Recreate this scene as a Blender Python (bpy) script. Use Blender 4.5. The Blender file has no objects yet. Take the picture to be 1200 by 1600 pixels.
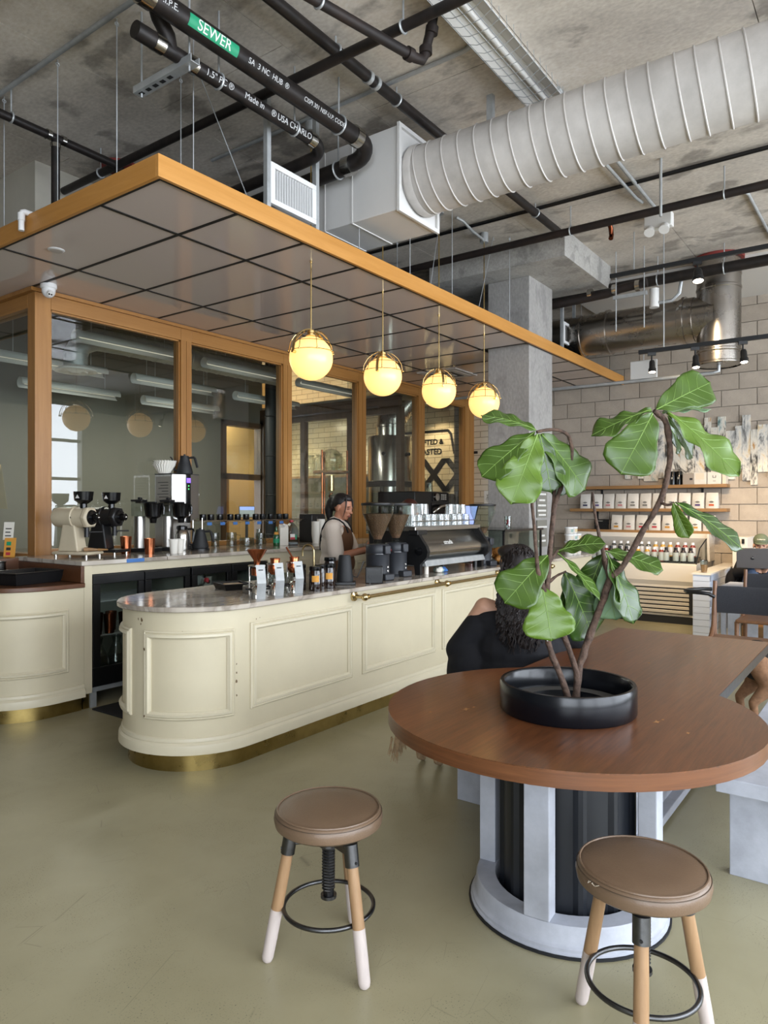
import bpy, bmesh, math, random
from mathutils import Vector, Matrix
random.seed(7)
SC = bpy.context.scene
COL = SC.collection
PI = math.pi
R = math.radians

# ------------------------------------------------------------------ camera
cam_d = bpy.data.cameras.new('camera')
cam = bpy.data.objects.new('camera', cam_d); COL.objects.link(cam)
cam.location = (0, 0, 1.5)
cam.rotation_euler = (R(90), 0, R(36 - 90))
cam_d.sensor_fit = 'HORIZONTAL'; cam_d.sensor_width = 36
cam_d.lens = 36 * 1109 / 1200
cam_d.shift_y = -5 / 1200
cam_d.clip_start = 0.05; cam_d.clip_end = 200
SC.camera = cam

# ------------------------------------------------------------------ sky, daylight, exposure
w = bpy.data.worlds.new('sky'); SC.world = w; w.use_nodes = True
bg = w.node_tree.nodes['Background']
bg.inputs[0].default_value = (0.84, 0.91, 1.0, 1)
bg.inputs[1].default_value = 8.6
SC.view_settings.view_transform = 'Standard'
SC.view_settings.look = 'None'
SC.view_settings.gamma = 1.0
SC.view_settings.use_curve_mapping = False
SC.view_settings.exposure = 0.5
SC.cycles.max_bounces = 10
SC.cycles.diffuse_bounces = 5
SC.cycles.transparent_max_bounces = 16
SC.cycles.sample_clamp_indirect = 6.0
SC.cycles.caustics_reflective = False
SC.cycles.caustics_refractive = False

def portal(loc, rot, sx, sy):
    l = bpy.data.lights.new('window_portal', 'AREA'); l.shape = 'RECTANGLE'; l.size = sx; l.size_y = sy
    l.cycles.is_portal = True
    o = bpy.data.objects.new('window_portal', l); COL.objects.link(o)
    o.location = loc; o.rotation_euler = rot
portal((3.35, -4.05, 2.2), (R(90), 0, 0), 12.2, 3.5)       # street windows, light heads +Y
portal((-3.05, -1.86, 2.2), (R(90), 0, R(-90)), 3.1, 3.5)   # side windows, light heads +X

# ------------------------------------------------------------------ materials
def lin(h):
    h = h.lstrip('#')
    v = [int(h[i:i+2], 16) / 255 for i in (0, 2, 4)]
    return tuple((c / 12.92 if c <= .04045 else ((c + .055) / 1.055) ** 2.4) for c in v) + (1,)
M = {}
def base(name):
    m = bpy.data.materials.new(name); m.use_nodes = True
    nt = m.node_tree; b = nt.nodes['Principled BSDF']; M[name] = m
    return m, nt, b
def mat(name, col, rough=.5, metal=0, var=0, scale=8, stretch=(1, 1, 1), bump=0, bscale=60, spec=.5, coat=0,
        col2=None, detail=6, emit=None, estr=0, trans=0, ior=1.45, sheen=0, rvar=0):
    m, nt, b = base(name); N = nt.nodes; L = nt.links
    c = lin(col); b.inputs['Base Color'].default_value = c
    b.inputs['Roughness'].default_value = rough; b.inputs['Metallic'].default_value = metal
    b.inputs['Specular IOR Level'].default_value = spec; b.inputs['Coat Weight'].default_value = coat
    b.inputs['Transmission Weight'].default_value = trans; b.inputs['IOR'].default_value = ior
    b.inputs['Sheen Weight'].default_value = sheen
    if emit: b.inputs['Emission Color'].default_value = lin(emit); b.inputs['Emission Strength'].default_value = estr
    if var or bump or rvar:
        tc = N.new('ShaderNodeTexCoord'); mp = N.new('ShaderNodeMapping'); L.new(tc.outputs['Object'], mp.inputs[0])
        mp.inputs['Scale'].default_value = stretch
    if var or rvar:
        n = N.new('ShaderNodeTexNoise'); n.inputs['Scale'].default_value = scale; n.inputs['Detail'].default_value = detail
        n.inputs['Roughness'].default_value = .62
        L.new(mp.outputs[0], n.inputs[0])
    if var:
        r = N.new('ShaderNodeValToRGB'); L.new(n.outputs[0], r.inputs[0])
        c2 = lin(col2) if col2 else tuple(max(0, x * (1 - var)) for x in c[:3]) + (1,)
        c1 = c if col2 else tuple(min(1, x * (1 + var * .6)) for x in c[:3]) + (1,)
        r.color_ramp.elements[0].color = c2; r.color_ramp.elements[1].color = c1
        r.color_ramp.elements[0].position = .33; r.color_ramp.elements[1].position = .67
        L.new(r.outputs[0], b.inputs['Base Color'])
    if rvar:
        mr = N.new('ShaderNodeMapRange'); L.new(n.outputs[0], mr.inputs[0])
        mr.inputs['From Min'].default_value = .3; mr.inputs['From Max'].default_value = .7
        mr.inputs['To Min'].default_value = max(0, rough - rvar); mr.inputs['To Max'].default_value = rough + rvar
        L.new(mr.outputs[0], b.inputs['Roughness'])
    if bump:
        n2 = N.new('ShaderNodeTexNoise'); n2.inputs['Scale'].default_value = bscale; n2.inputs['Detail'].default_value = 4
        L.new(mp.outputs[0], n2.inputs[0])
        bp = N.new('ShaderNodeBump'); bp.inputs['Strength'].default_value = bump; bp.inputs['Distance'].default_value = .01
        L.new(n2.outputs[0], bp.inputs['Height']); L.new(bp.outputs[0], b.inputs['Normal'])
    return m
def wood(name, c1, c2, rough=.4, axis='X', scale=3.0, fine=30, coat=0, strength=.5):
    m, nt, b = base(name); N = nt.nodes; L = nt.links
    tc = N.new('ShaderNodeTexCoord'); mp = N.new('ShaderNodeMapping'); L.new(tc.outputs['Object'], mp.inputs[0])
    st = {'X': (.06, 1, 1), 'Y': (1, .06, 1), 'Z': (1, 1, .06), 'H': (.04, .04, 1)}[axis]
    mp.inputs['Scale'].default_value = st
    n = N.new('ShaderNodeTexNoise'); n.inputs['Scale'].default_value = fine; n.inputs['Detail'].default_value = 8; n.inputs['Roughness'].default_value = .7
    n.inputs['Distortion'].default_value = .4
    L.new(mp.outputs[0], n.inputs[0])
    n2 = N.new('ShaderNodeTexNoise'); n2.inputs['Scale'].default_value = scale; n2.inputs['Detail'].default_value = 3
    L.new(mp.outputs[0], n2.inputs[0])
    mx = N.new('ShaderNodeMath'); mx.operation = 'MULTIPLY_ADD'; L.new(n.outputs[0], mx.inputs[0]); mx.inputs[1].default_value = strength
    m3 = N.new('ShaderNodeMath'); m3.operation = 'MULTIPLY'; L.new(n2.outputs[0], m3.inputs[0]); m3.inputs[1].default_value = 1 - strength
    L.new(m3.outputs[0], mx.inputs[2])
    r = N.new('ShaderNodeValToRGB'); r.color_ramp.elements[0].position = .36; r.color_ramp.elements[1].position = .64
    r.color_ramp.elements[0].color = lin(c2); r.color_ramp.elements[1].color = lin(c1)
    L.new(mx.outputs[0], r.inputs[0]); L.new(r.outputs[0], b.inputs['Base Color'])
    b.inputs['Roughness'].default_value = rough; b.inputs['Coat Weight'].default_value = coat; b.inputs['Coat Roughness'].default_value = .12
    bp = N.new('ShaderNodeBump'); bp.inputs['Strength'].default_value = .08; bp.inputs['Distance'].default_value = .004
    L.new(n.outputs[0], bp.inputs['Height']); L.new(bp.outputs[0], b.inputs['Normal'])
    return m
def glass(name, tint='#ffffff', refl=1.0, ior=1.5, rough=0.0):
    m = bpy.data.materials.new(name); m.use_nodes = True; M[name] = m
    nt = m.node_tree; N = nt.nodes; L = nt.links
    for n in list(N): N.remove(n)
    o = N.new('ShaderNodeOutputMaterial'); t = N.new('ShaderNodeBsdfTransparent'); g = N.new('ShaderNodeBsdfGlossy')
    t.inputs[0].default_value = lin(tint); g.inputs['Roughness'].default_value = rough
    fr = N.new('ShaderNodeFresnel'); fr.inputs[0].default_value = ior
    mu = N.new('ShaderNodeMath'); mu.operation = 'MULTIPLY'; mu.inputs[1].default_value = refl; mu.use_clamp = True
    ge = N.new('ShaderNodeNewGeometry'); inv = N.new('ShaderNodeMath'); inv.operation = 'SUBTRACT'; inv.inputs[0].default_value = 1; L.new(ge.outputs['Backfacing'], inv.inputs[1])
    m2 = N.new('ShaderNodeMath'); m2.operation = 'MULTIPLY'; L.new(fr.outputs[0], m2.inputs[0]); L.new(inv.outputs[0], m2.inputs[1])
    L.new(m2.outputs[0], mu.inputs[0])
    mx = N.new('ShaderNodeMixShader'); L.new(mu.outputs[0], mx.inputs[0]); L.new(t.outputs[0], mx.inputs[1]); L.new(g.outputs[0], mx.inputs[2])
    L.new(mx.outputs[0], o.inputs[0])
    return m
def glint_glass(name, tint, refl, glint_white):
    m = glass(name, tint, refl); N = m.node_tree.nodes; L = m.node_tree.links
    mx0 = [n for n in N if n.type == 'MIX_SHADER'][0]; o = [n for n in N if n.type == 'OUTPUT_MATERIAL'][0]
    d = N.new('ShaderNodeBsdfDiffuse'); d.inputs[0].default_value = (.85, .87, .88, 1); mx = N.new('ShaderNodeMixShader'); mx.inputs[0].default_value = glint_white
    L.new(mx0.outputs[0], mx.inputs[1]); L.new(d.outputs[0], mx.inputs[2]); L.new(mx.outputs[0], o.inputs[0])
def emis(name, col, s):
    m = bpy.data.materials.new(name); m.use_nodes = True; M[name] = m
    b = m.node_tree.nodes['Principled BSDF']; b.inputs['Base Color'].default_value = lin(col)
    b.inputs['Emission Color'].default_value = lin(col); b.inputs['Emission Strength'].default_value = s; b.inputs['Roughness'].default_value = .3
    return m

def concrete(name, c1, c2, c3, scale=1.1, streak=(1, 1, 1), rough=.75, bump=.25):
    m, nt, b = base(name); N = nt.nodes; L = nt.links
    tc = N.new('ShaderNodeTexCoord'); mp = N.new('ShaderNodeMapping'); L.new(tc.outputs['Object'], mp.inputs[0]); mp.inputs['Scale'].default_value = streak
    n1 = N.new('ShaderNodeTexNoise'); n1.inputs['Scale'].default_value = scale; n1.inputs['Detail'].default_value = 9; n1.inputs['Roughness'].default_value = .68; n1.inputs['Distortion'].default_value = .25
    n2 = N.new('ShaderNodeTexNoise'); n2.inputs['Scale'].default_value = scale * 3.3; n2.inputs['Detail'].default_value = 7; n2.inputs['Distortion'].default_value = .35
    n3 = N.new('ShaderNodeTexNoise'); n3.inputs['Scale'].default_value = 45; n3.inputs['Detail'].default_value = 5
    for n in (n1, n2, n3): L.new(mp.outputs[0], n.inputs[0])
    r = N.new('ShaderNodeValToRGB'); r.color_ramp.elements[0].position = .36; r.color_ramp.elements[1].position = .66
    r.color_ramp.elements[0].color = lin(c2); r.color_ramp.elements[1].color = lin(c1); L.new(n1.outputs[0], r.inputs[0])
    r2 = N.new('ShaderNodeValToRGB'); r2.color_ramp.elements[0].position = .56; r2.color_ramp.elements[1].position = .64
    r2.color_ramp.elements[0].color = (0, 0, 0, 1); r2.color_ramp.elements[1].color = (1, 1, 1, 1); L.new(n2.outputs[0], r2.inputs[0])
    mx = N.new('ShaderNodeMix'); mx.data_type = 'RGBA'; L.new(r.outputs[0], mx.inputs[6]); mx.inputs[7].default_value = lin(c3)
    mm = N.new('ShaderNodeMath'); mm.operation = 'MULTIPLY'; mm.inputs[1].default_value = .62; L.new(r2.outputs[0], mm.inputs[0]); L.new(mm.outputs[0], mx.inputs[0])
    mx2 = N.new('ShaderNodeMix'); mx2.data_type = 'RGBA'; mx2.blend_type = 'OVERLAY'; mx2.inputs[0].default_value = .35
    L.new(mx.outputs[2], mx2.inputs[6]); L.new(n3.outputs[0], mx2.inputs[7]); L.new(mx2.outputs[2], b.inputs['Base Color'])
    b.inputs['Roughness'].default_value = rough
    bp = N.new('ShaderNodeBump'); bp.inputs['Strength'].default_value = bump; bp.inputs['Distance'].default_value = .01
    L.new(n3.outputs[0], bp.inputs['Height']); L.new(bp.outputs[0], b.inputs['Normal'])
    return m
concrete('ceiling_concrete', '#d6cdc1', '#aaa298', '#716a63', 1.0, (1, .6, 1))
concrete('column_concrete', '#9b9894', '#8b8885', '#7d7a78', 1.6, (1, 1, .5))
concrete('beam_concrete', '#b1aea8', '#93908b', '#7a7874', 1.4)
def floor_mat():
    m, nt, b = base('floor_polished'); N = nt.nodes; L = nt.links
    tc = N.new('ShaderNodeTexCoord')
    n1 = N.new('ShaderNodeTexNoise'); n1.inputs['Scale'].default_value = .9; n1.inputs['Detail'].default_value = 8; n1.inputs['Roughness'].default_value = .6
    n2 = N.new('ShaderNodeTexNoise'); n2.inputs['Scale'].default_value = 190; n2.inputs['Detail'].default_value = 2
    n3 = N.new('ShaderNodeTexNoise'); n3.inputs['Scale'].default_value = 2.6; n3.inputs['Detail'].default_value = 10; n3.inputs['Distortion'].default_value = 1.5
    for n in (n1, n2, n3): L.new(tc.outputs['Object'], n.inputs[0])
    r = N.new('ShaderNodeValToRGB'); r.color_ramp.elements[0].position = .3; r.color_ramp.elements[1].position = .7
    r.color_ramp.elements[0].color = lin('#8d866a'); r.color_ramp.elements[1].color = lin('#a39c80'); L.new(n1.outputs[0], r.inputs[0])
    # dark specks and scuffs worn into the sealer
    r2 = N.new('ShaderNodeValToRGB'); r2.color_ramp.elements[0].position = .63; r2.color_ramp.elements[1].position = .70
    r2.color_ramp.elements[0].color = (0, 0, 0, 1); r2.color_ramp.elements[1].color = (1, 1, 1, 1); L.new(n2.outputs[0], r2.inputs[0])
    r3 = N.new('ShaderNodeValToRGB'); r3.color_ramp.elements[0].position = .46; r3.color_ramp.elements[1].position = .62
    r3.color_ramp.elements[0].color = (0, 0, 0, 1); r3.color_ramp.elements[1].color = (1, 1, 1, 1); L.new(n3.outputs[0], r3.inputs[0])
    mu = N.new('ShaderNodeMath'); mu.operation = 'MULTIPLY'; L.new(r2.outputs[0], mu.inputs[0]); L.new(r3.outputs[0], mu.inputs[1])
    # thin scratches: ridges of a distorted voronoi
    vo = N.new('ShaderNodeTexVoronoi'); vo.feature = 'DISTANCE_TO_EDGE'; vo.inputs['Scale'].default_value = 3.1
    mpv = N.new('ShaderNodeMapping'); mpv.inputs['Scale'].default_value = (1, 2.6, 1); mpv.inputs['Rotation'].default_value = (0, 0, .9)
    L.new(tc.outputs['Object'], mpv.inputs[0]); L.new(mpv.outputs[0], vo.inputs[0])
    rv = N.new('ShaderNodeValToRGB'); rv.color_ramp.elements[0].position = 0; rv.color_ramp.elements[1].position = .0055
    rv.color_ramp.elements[0].color = (1, 1, 1, 1); rv.color_ramp.elements[1].color = (0, 0, 0, 1); L.new(vo.outputs[0], rv.inputs[0])
    n4 = N.new('ShaderNodeTexNoise'); n4.inputs['Scale'].default_value = 5.0; n4.inputs['Detail'].default_value = 3; L.new(tc.outputs['Object'], n4.inputs[0])
    r4 = N.new('ShaderNodeValToRGB'); r4.color_ramp.elements[0].position = .52; r4.color_ramp.elements[1].position = .64
    r4.color_ramp.elements[0].color = (0, 0, 0, 1); r4.color_ramp.elements[1].color = (.5, .5, .5, 1); L.new(n4.outputs[0], r4.inputs[0])
    mu4 = N.new('ShaderNodeMath'); mu4.operation = 'MULTIPLY'; L.new(rv.outputs[0], mu4.inputs[0]); L.new(r4.outputs[0], mu4.inputs[1])
    ad = N.new('ShaderNodeMath'); ad.operation = 'MAXIMUM'; L.new(mu.outputs[0], ad.inputs[0]); L.new(mu4.outputs[0], ad.inputs[1])
    mx = N.new('ShaderNodeMix'); mx.data_type = 'RGBA'; L.new(ad.outputs[0], mx.inputs[0]); L.new(r.outputs[0], mx.inputs[6]); mx.inputs[7].default_value = lin('#4d4a3c')
    L.new(mx.outputs[2], b.inputs['Base Color'])
    mr = N.new('ShaderNodeMapRange'); L.new(n3.outputs[0], mr.inputs[0]); mr.inputs['From Min'].default_value = .3; mr.inputs['From Max'].default_value = .7
    mr.inputs['To Min'].default_value = .29; mr.inputs['To Max'].default_value = .38; L.new(mr.outputs[0], b.inputs['Roughness'])
    b.inputs['Specular IOR Level'].default_value = .45
floor_mat()
def marble_mat(name, c1, c2, sc):
    m, nt, b = base(name); N = nt.nodes; L = nt.links
    tc = N.new('ShaderNodeTexCoord'); mp = N.new('ShaderNodeMapping'); mp.inputs['Scale'].default_value = (1, 2.2, 1); mp.inputs['Rotation'].default_value = (0, 0, .25)
    L.new(tc.outputs['Object'], mp.inputs[0])
    n = N.new('ShaderNodeTexNoise'); n.inputs['Scale'].default_value = sc; n.inputs['Detail'].default_value = 9; n.inputs['Distortion'].default_value = 1.4; L.new(mp.outputs[0], n.inputs[0])
    r = N.new('ShaderNodeValToRGB'); e = r.color_ramp.elements
    e[0].position = .40; e[0].color = lin(c1); e[1].position = .62; e[1].color = lin(c1)
    k = e.new(.5); k.color = lin(c2); k = e.new(.455); k.color = lin(c1)
    L.new(n.outputs[0], r.inputs[0]); L.new(r.outputs[0], b.inputs['Base Color'])
    b.inputs['Roughness'].default_value = .12; b.inputs['Specular IOR Level'].default_value = .6
marble_mat('marble', '#b3aa9e', '#8b8176', 1.6)
mat('cream_paint', '#c4baa0', .42, var=.05, scale=2.5)
mat('moulding_paint', '#c9c0a8', .40, var=.04, scale=3)
mat('chip_brown', '#5d4a33', .7)
mat('brass', '#a8925a', .32, 1, var=.22, scale=7, rvar=.08)
mat('brass_bright', '#c9b486', .2, 1)
mat('gold', '#d9bf86', .18, 1)
mat('copper', '#b06a48', .22, 1)
mat('copper_dark', '#6b3a26', .25, 1)
wood('fascia_wood', '#c08a48', '#a8722f', .42, 'X', 4, 26)
wood('fascia_wood_y', '#c08a48', '#a8722f', .42, 'Y', 4, 26)
wood('frame_wood', '#a5763f', '#8a5d2a', .42, 'Z', 4, 24)
wood('frame_wood_x', '#a5763f', '#8a5d2a', .42, 'X', 4, 24)
wood('frame_wood_y', '#a5763f', '#8a5d2a', .42, 'Y', 4, 24)
wood('dark_frame_wood', '#5a4230', '#3f2d20', .5, 'Z', 4, 24)
wood('table_wood', '#754729', '#452715', .30, 'X', 3, 75, coat=.25, strength=.62)
wood('table_edge_wood', '#774b2c', '#4c2b17', .35, 'H', 3, 60)
wood('counter_wood', '#5e3a22', '#432712', .35, 'X', 3, 34)
wood('leg_wood', '#a1815f', '#876849', .5, 'Z', 5, 40)
wood('shelf_wood', '#9c7548', '#83603a', .5, 'Y', 4, 34)
wood('chair_wood', '#7f5a3f', '#65432b', .45, 'Z', 5, 30)
def whitewash():
    m = mat('white_leg', '#bdb1ac', .6, var=.12, scale=40, stretch=(1, 1, .1))
whitewash()
mat('white_bench', '#a9acb5', .5, var=.20, scale=5, bump=.12, bscale=30)
mat('leather', '#6a5644', .36, var=.09, scale=6, bump=.10, bscale=220, spec=.5)
mat('leather_seam', '#4e4033', .5)
mat('gunmetal', '#5d5d5e', .36, 1, var=.25, scale=25)
mat('gunmetal_dark', '#3c3c3e', .42, 1)
mat('black_plastic', '#151516', .38)
mat('black_gloss', '#0b0b0c', .16)
mat('black_matte', '#191a1c', .6)
mat('black_pot', '#090b10', .23, spec=.45)
mat('charcoal', '#282a2f', .42)
mat('drum_black', '#14171d', .42, spec=.5)
mat('steel', '#b9b6b0', .22, 1, rvar=.05, scale=4)
mat('steel_brushed', '#a9a6a1', .34, 1, var=.08, scale=10, stretch=(1, 1, .05))
mat('chrome', '#d9d6d2', .07, 1)
mat('galv', '#b2b5b6', .48, .6, var=.15, scale=10)
mat('duct_steel', '#9d9790', .28, 1, var=.06, scale=3, rvar=.04)
mat('white_duct', '#c6c1bc', .55, var=.10, scale=3, col2='#a9a49f')
mat('white_box', '#c9c7c4', .55, var=.03, scale=4)
mat('white_paint', '#d6d4d0', .5)
mat('white_plastic', '#d8d8d8', .35)
mat('cup_white', '#d9d5cc', .6)
mat('paper', '#d8d4ca', .8)
mat('grey_note', '#8f8b82', .6)
mat('ink', '#2c2a29', .7)
mat('black_iron', '#1a1817', .48, .3, var=.35, scale=14, col2='#2a2422')
mat('rust_iron', '#1c1817', .6, .2, var=.4, scale=9, col2='#2b211d')
mat('pipe_print', '#b9b9b9', .7)
mat('sewer_green', '#1f8a63', .5)
mat('red_ring', '#7a2f2a', .8)
mat('grille_white', '#cfcfcf', .45)
mat('grille_dark', '#4b4946', .8)
mat('canopy_panel', '#c6b9b3', .045, spec=.5, bump=.03, bscale=1.6)
mat('canopy_grid', '#141312', .6)
mat('plaster_cream', '#b5b0a3', .85, var=.05, scale=4)
mat('grey_wall', '#757269', .8, var=.04, scale=1.5)
mat('warm_wall', '#b59a70', .8)
mat('outer_wall', '#8b8a86', .8)
mat('white_soffit', '#cbc8c3', .7)
mat('rubber_mat', '#17181a', .8)
mat('fridge_inside', '#7d8078', .5)
mat('fridge_black', '#0d0d0e', .3)
mat('amber_glass', '#1c0f0a', .08, spec=.7)
mat('kraft_label', '#c98f3c', .7)
mat('coffee_beans', '#6a4a34', .55, var=.5, scale=120, bump=.9, bscale=110)
mat('green_glass', '#0f4a24', .1, spec=.7)
mat('red_cap', '#a5303a', .4)
mat('blue_tape', '#3d6aa6', .6)
mat('skin_tan', '#a9745a', .5)
mat('skin_light', '#b58a72', .5)
mat('hair_black', '#15100f', .55, var=.4, scale=60, stretch=(1, 1, .15))
mat('hair_brown', '#1b1210', .6, var=.4, scale=60, stretch=(1, 1, .15))
mat('shirt_cream', '#cbbfb4', .85, sheen=.2)
mat('apron_brown', '#5b3d28', .85)
mat('black_cloth', '#0a0a10', .9, var=.3, scale=90, stretch=(1, 1, .05))
mat('denim', '#4c5a72', .9, var=.2, scale=40)
mat('cap_green', '#5b634f', .9)
mat('shoe_dark', '#1c1b1c', .6)
mat('fabric_dark', '#26272c', .95, var=.35, scale=170, sheen=.3)
mat('dog_tan', '#7d5c43', .9, var=.3, scale=30)
mat('dog_black', '#17130f', .9, var=.3, scale=30)
mat('dog_cream', '#a38a6c', .95, var=.25, scale=40)
mat('red_strap', '#b03a48', .6)
mat('leaf_top', '#3a5217', .34, var=.14, scale=5, spec=.5)
mat('leaf_young', '#4d661f', .36, var=.14, scale=5, spec=.5)
mat('leaf_dark', '#2a4114', .30, var=.14, scale=5, spec=.55)
mat('leaf_back', '#6d8a69', .5, var=.08, scale=6)
mat('leaf_vein', '#6f8a45', .45)
mat('bark', '#5a463a', .85, var=.4, scale=45, bump=.9, bscale=60, col2='#33261f')
mat('soil', '#191716', .9, bump=.6, bscale=40)
mat('croissant', '#b5793c', .5, var=.35, scale=9, bump=.3, bscale=18)
mat('bag_white', '#c9c4bc', .55, var=.06, scale=14, bump=.3, bscale=16)
mat('block', '#a4988a', .85, var=.10, scale=5, bump=.5, bscale=70)
mat('block_b', '#a99d8f', .85, var=.10, scale=5, bump=.5, bscale=70)
mat('block_c', '#9e9284', .85, var=.10, scale=5, bump=.5, bscale=70)
mat('mortar', '#80786d', .9)
mat('tile_white', '#c4cddd', .16, spec=.6)
mat('tile_grout', '#8d9096', .8)
mat('laptop_grey', '#5b5a5c', .35, .7)
mat('case_cream', '#d8d0c4', .4)
mat('grinder_cream', '#b8ac94', .42, var=.05, scale=6)
mat('juice_label', '#c9c7c6', .6)
mat('juice_red', '#7b2a22', .3)
mat('juice_yellow', '#b58a3a', .3)
mat('juice_dark', '#2b2225', .3)
mat('cushion', '#c9bdab', .8)
mat('screen_blue', '#8fa0d8', .4, emit='#9fb0f0', estr=.7)
mat('screen_purple', '#6a4bd0', .4, emit='#7a55ff', estr=1.2)
mat('led_green', '#45c060', .4, emit='#50e070', estr=1.0)
mat('tea_red', '#7a2014', .15, spec=.6)
mat('acoustic_tube', '#c2c3c1', .5)
glass('glass_pane', '#f0f4f1', 2.0, 1.5)
glass('glass_case', '#f0f4f2', 1.0, 1.5)
glass('glass_cup', '#e6eae8', 2.2, 1.5)
glint_glass('cut_glass', '#eef1f0', 3.2, .09)  # white diffuse share stands in for bright glints on the glasses
glass('glass_dark', '#b9bfba', 1.0, 1.5)
glass('milk_plastic', '#c4c9cc', 1.6, 1.5, .2)
emis('globe_glow', '#ffc878', .95)
emis('spot_glow', '#fff0d8', 14)
emis('down_glow', '#ffe2b0', 10)
emis('added_tube_glow', '#fff6e8', .35)

# subway tile wall (far behind the glass: too small to pick apart)
def brick_mat(name, c1, c2, mort, w_, h_, rough):
    m, nt, b = base(name); N = nt.nodes; L = nt.links
    tc = N.new('ShaderNodeTexCoord'); sx = N.new('ShaderNodeSeparateXYZ'); cx = N.new('ShaderNodeCombineXYZ')
    L.new(tc.outputs['Object'], sx.inputs[0]); L.new(sx.outputs[1], cx.inputs[0]); L.new(sx.outputs[2], cx.inputs[1])
    br = N.new('ShaderNodeTexBrick'); L.new(cx.outputs[0], br.inputs[0])
    br.inputs['Color1'].default_value = lin(c1); br.inputs['Color2'].default_value = lin(c2); br.inputs['Mortar'].default_value = lin(mort)
    br.inputs['Scale'].default_value = 1; br.inputs['Brick Width'].default_value = w_; br.inputs['Row Height'].default_value = h_; br.inputs['Mortar Size'].default_value = .006
    L.new(br.outputs[0], b.inputs['Base Color']); b.inputs['Roughness'].default_value = rough
    bp = N.new('ShaderNodeBump'); bp.inputs['Strength'].default_value = .5; bp.inputs['Distance'].default_value = .004; bp.invert = True
    L.new(br.outputs[1], bp.inputs['Height']); L.new(bp.outputs[0], b.inputs['Normal'])
brick_mat('subway_tile', '#cdbfa6', '#c3b59c', '#8f836f', .30, .10, .2)

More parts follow.
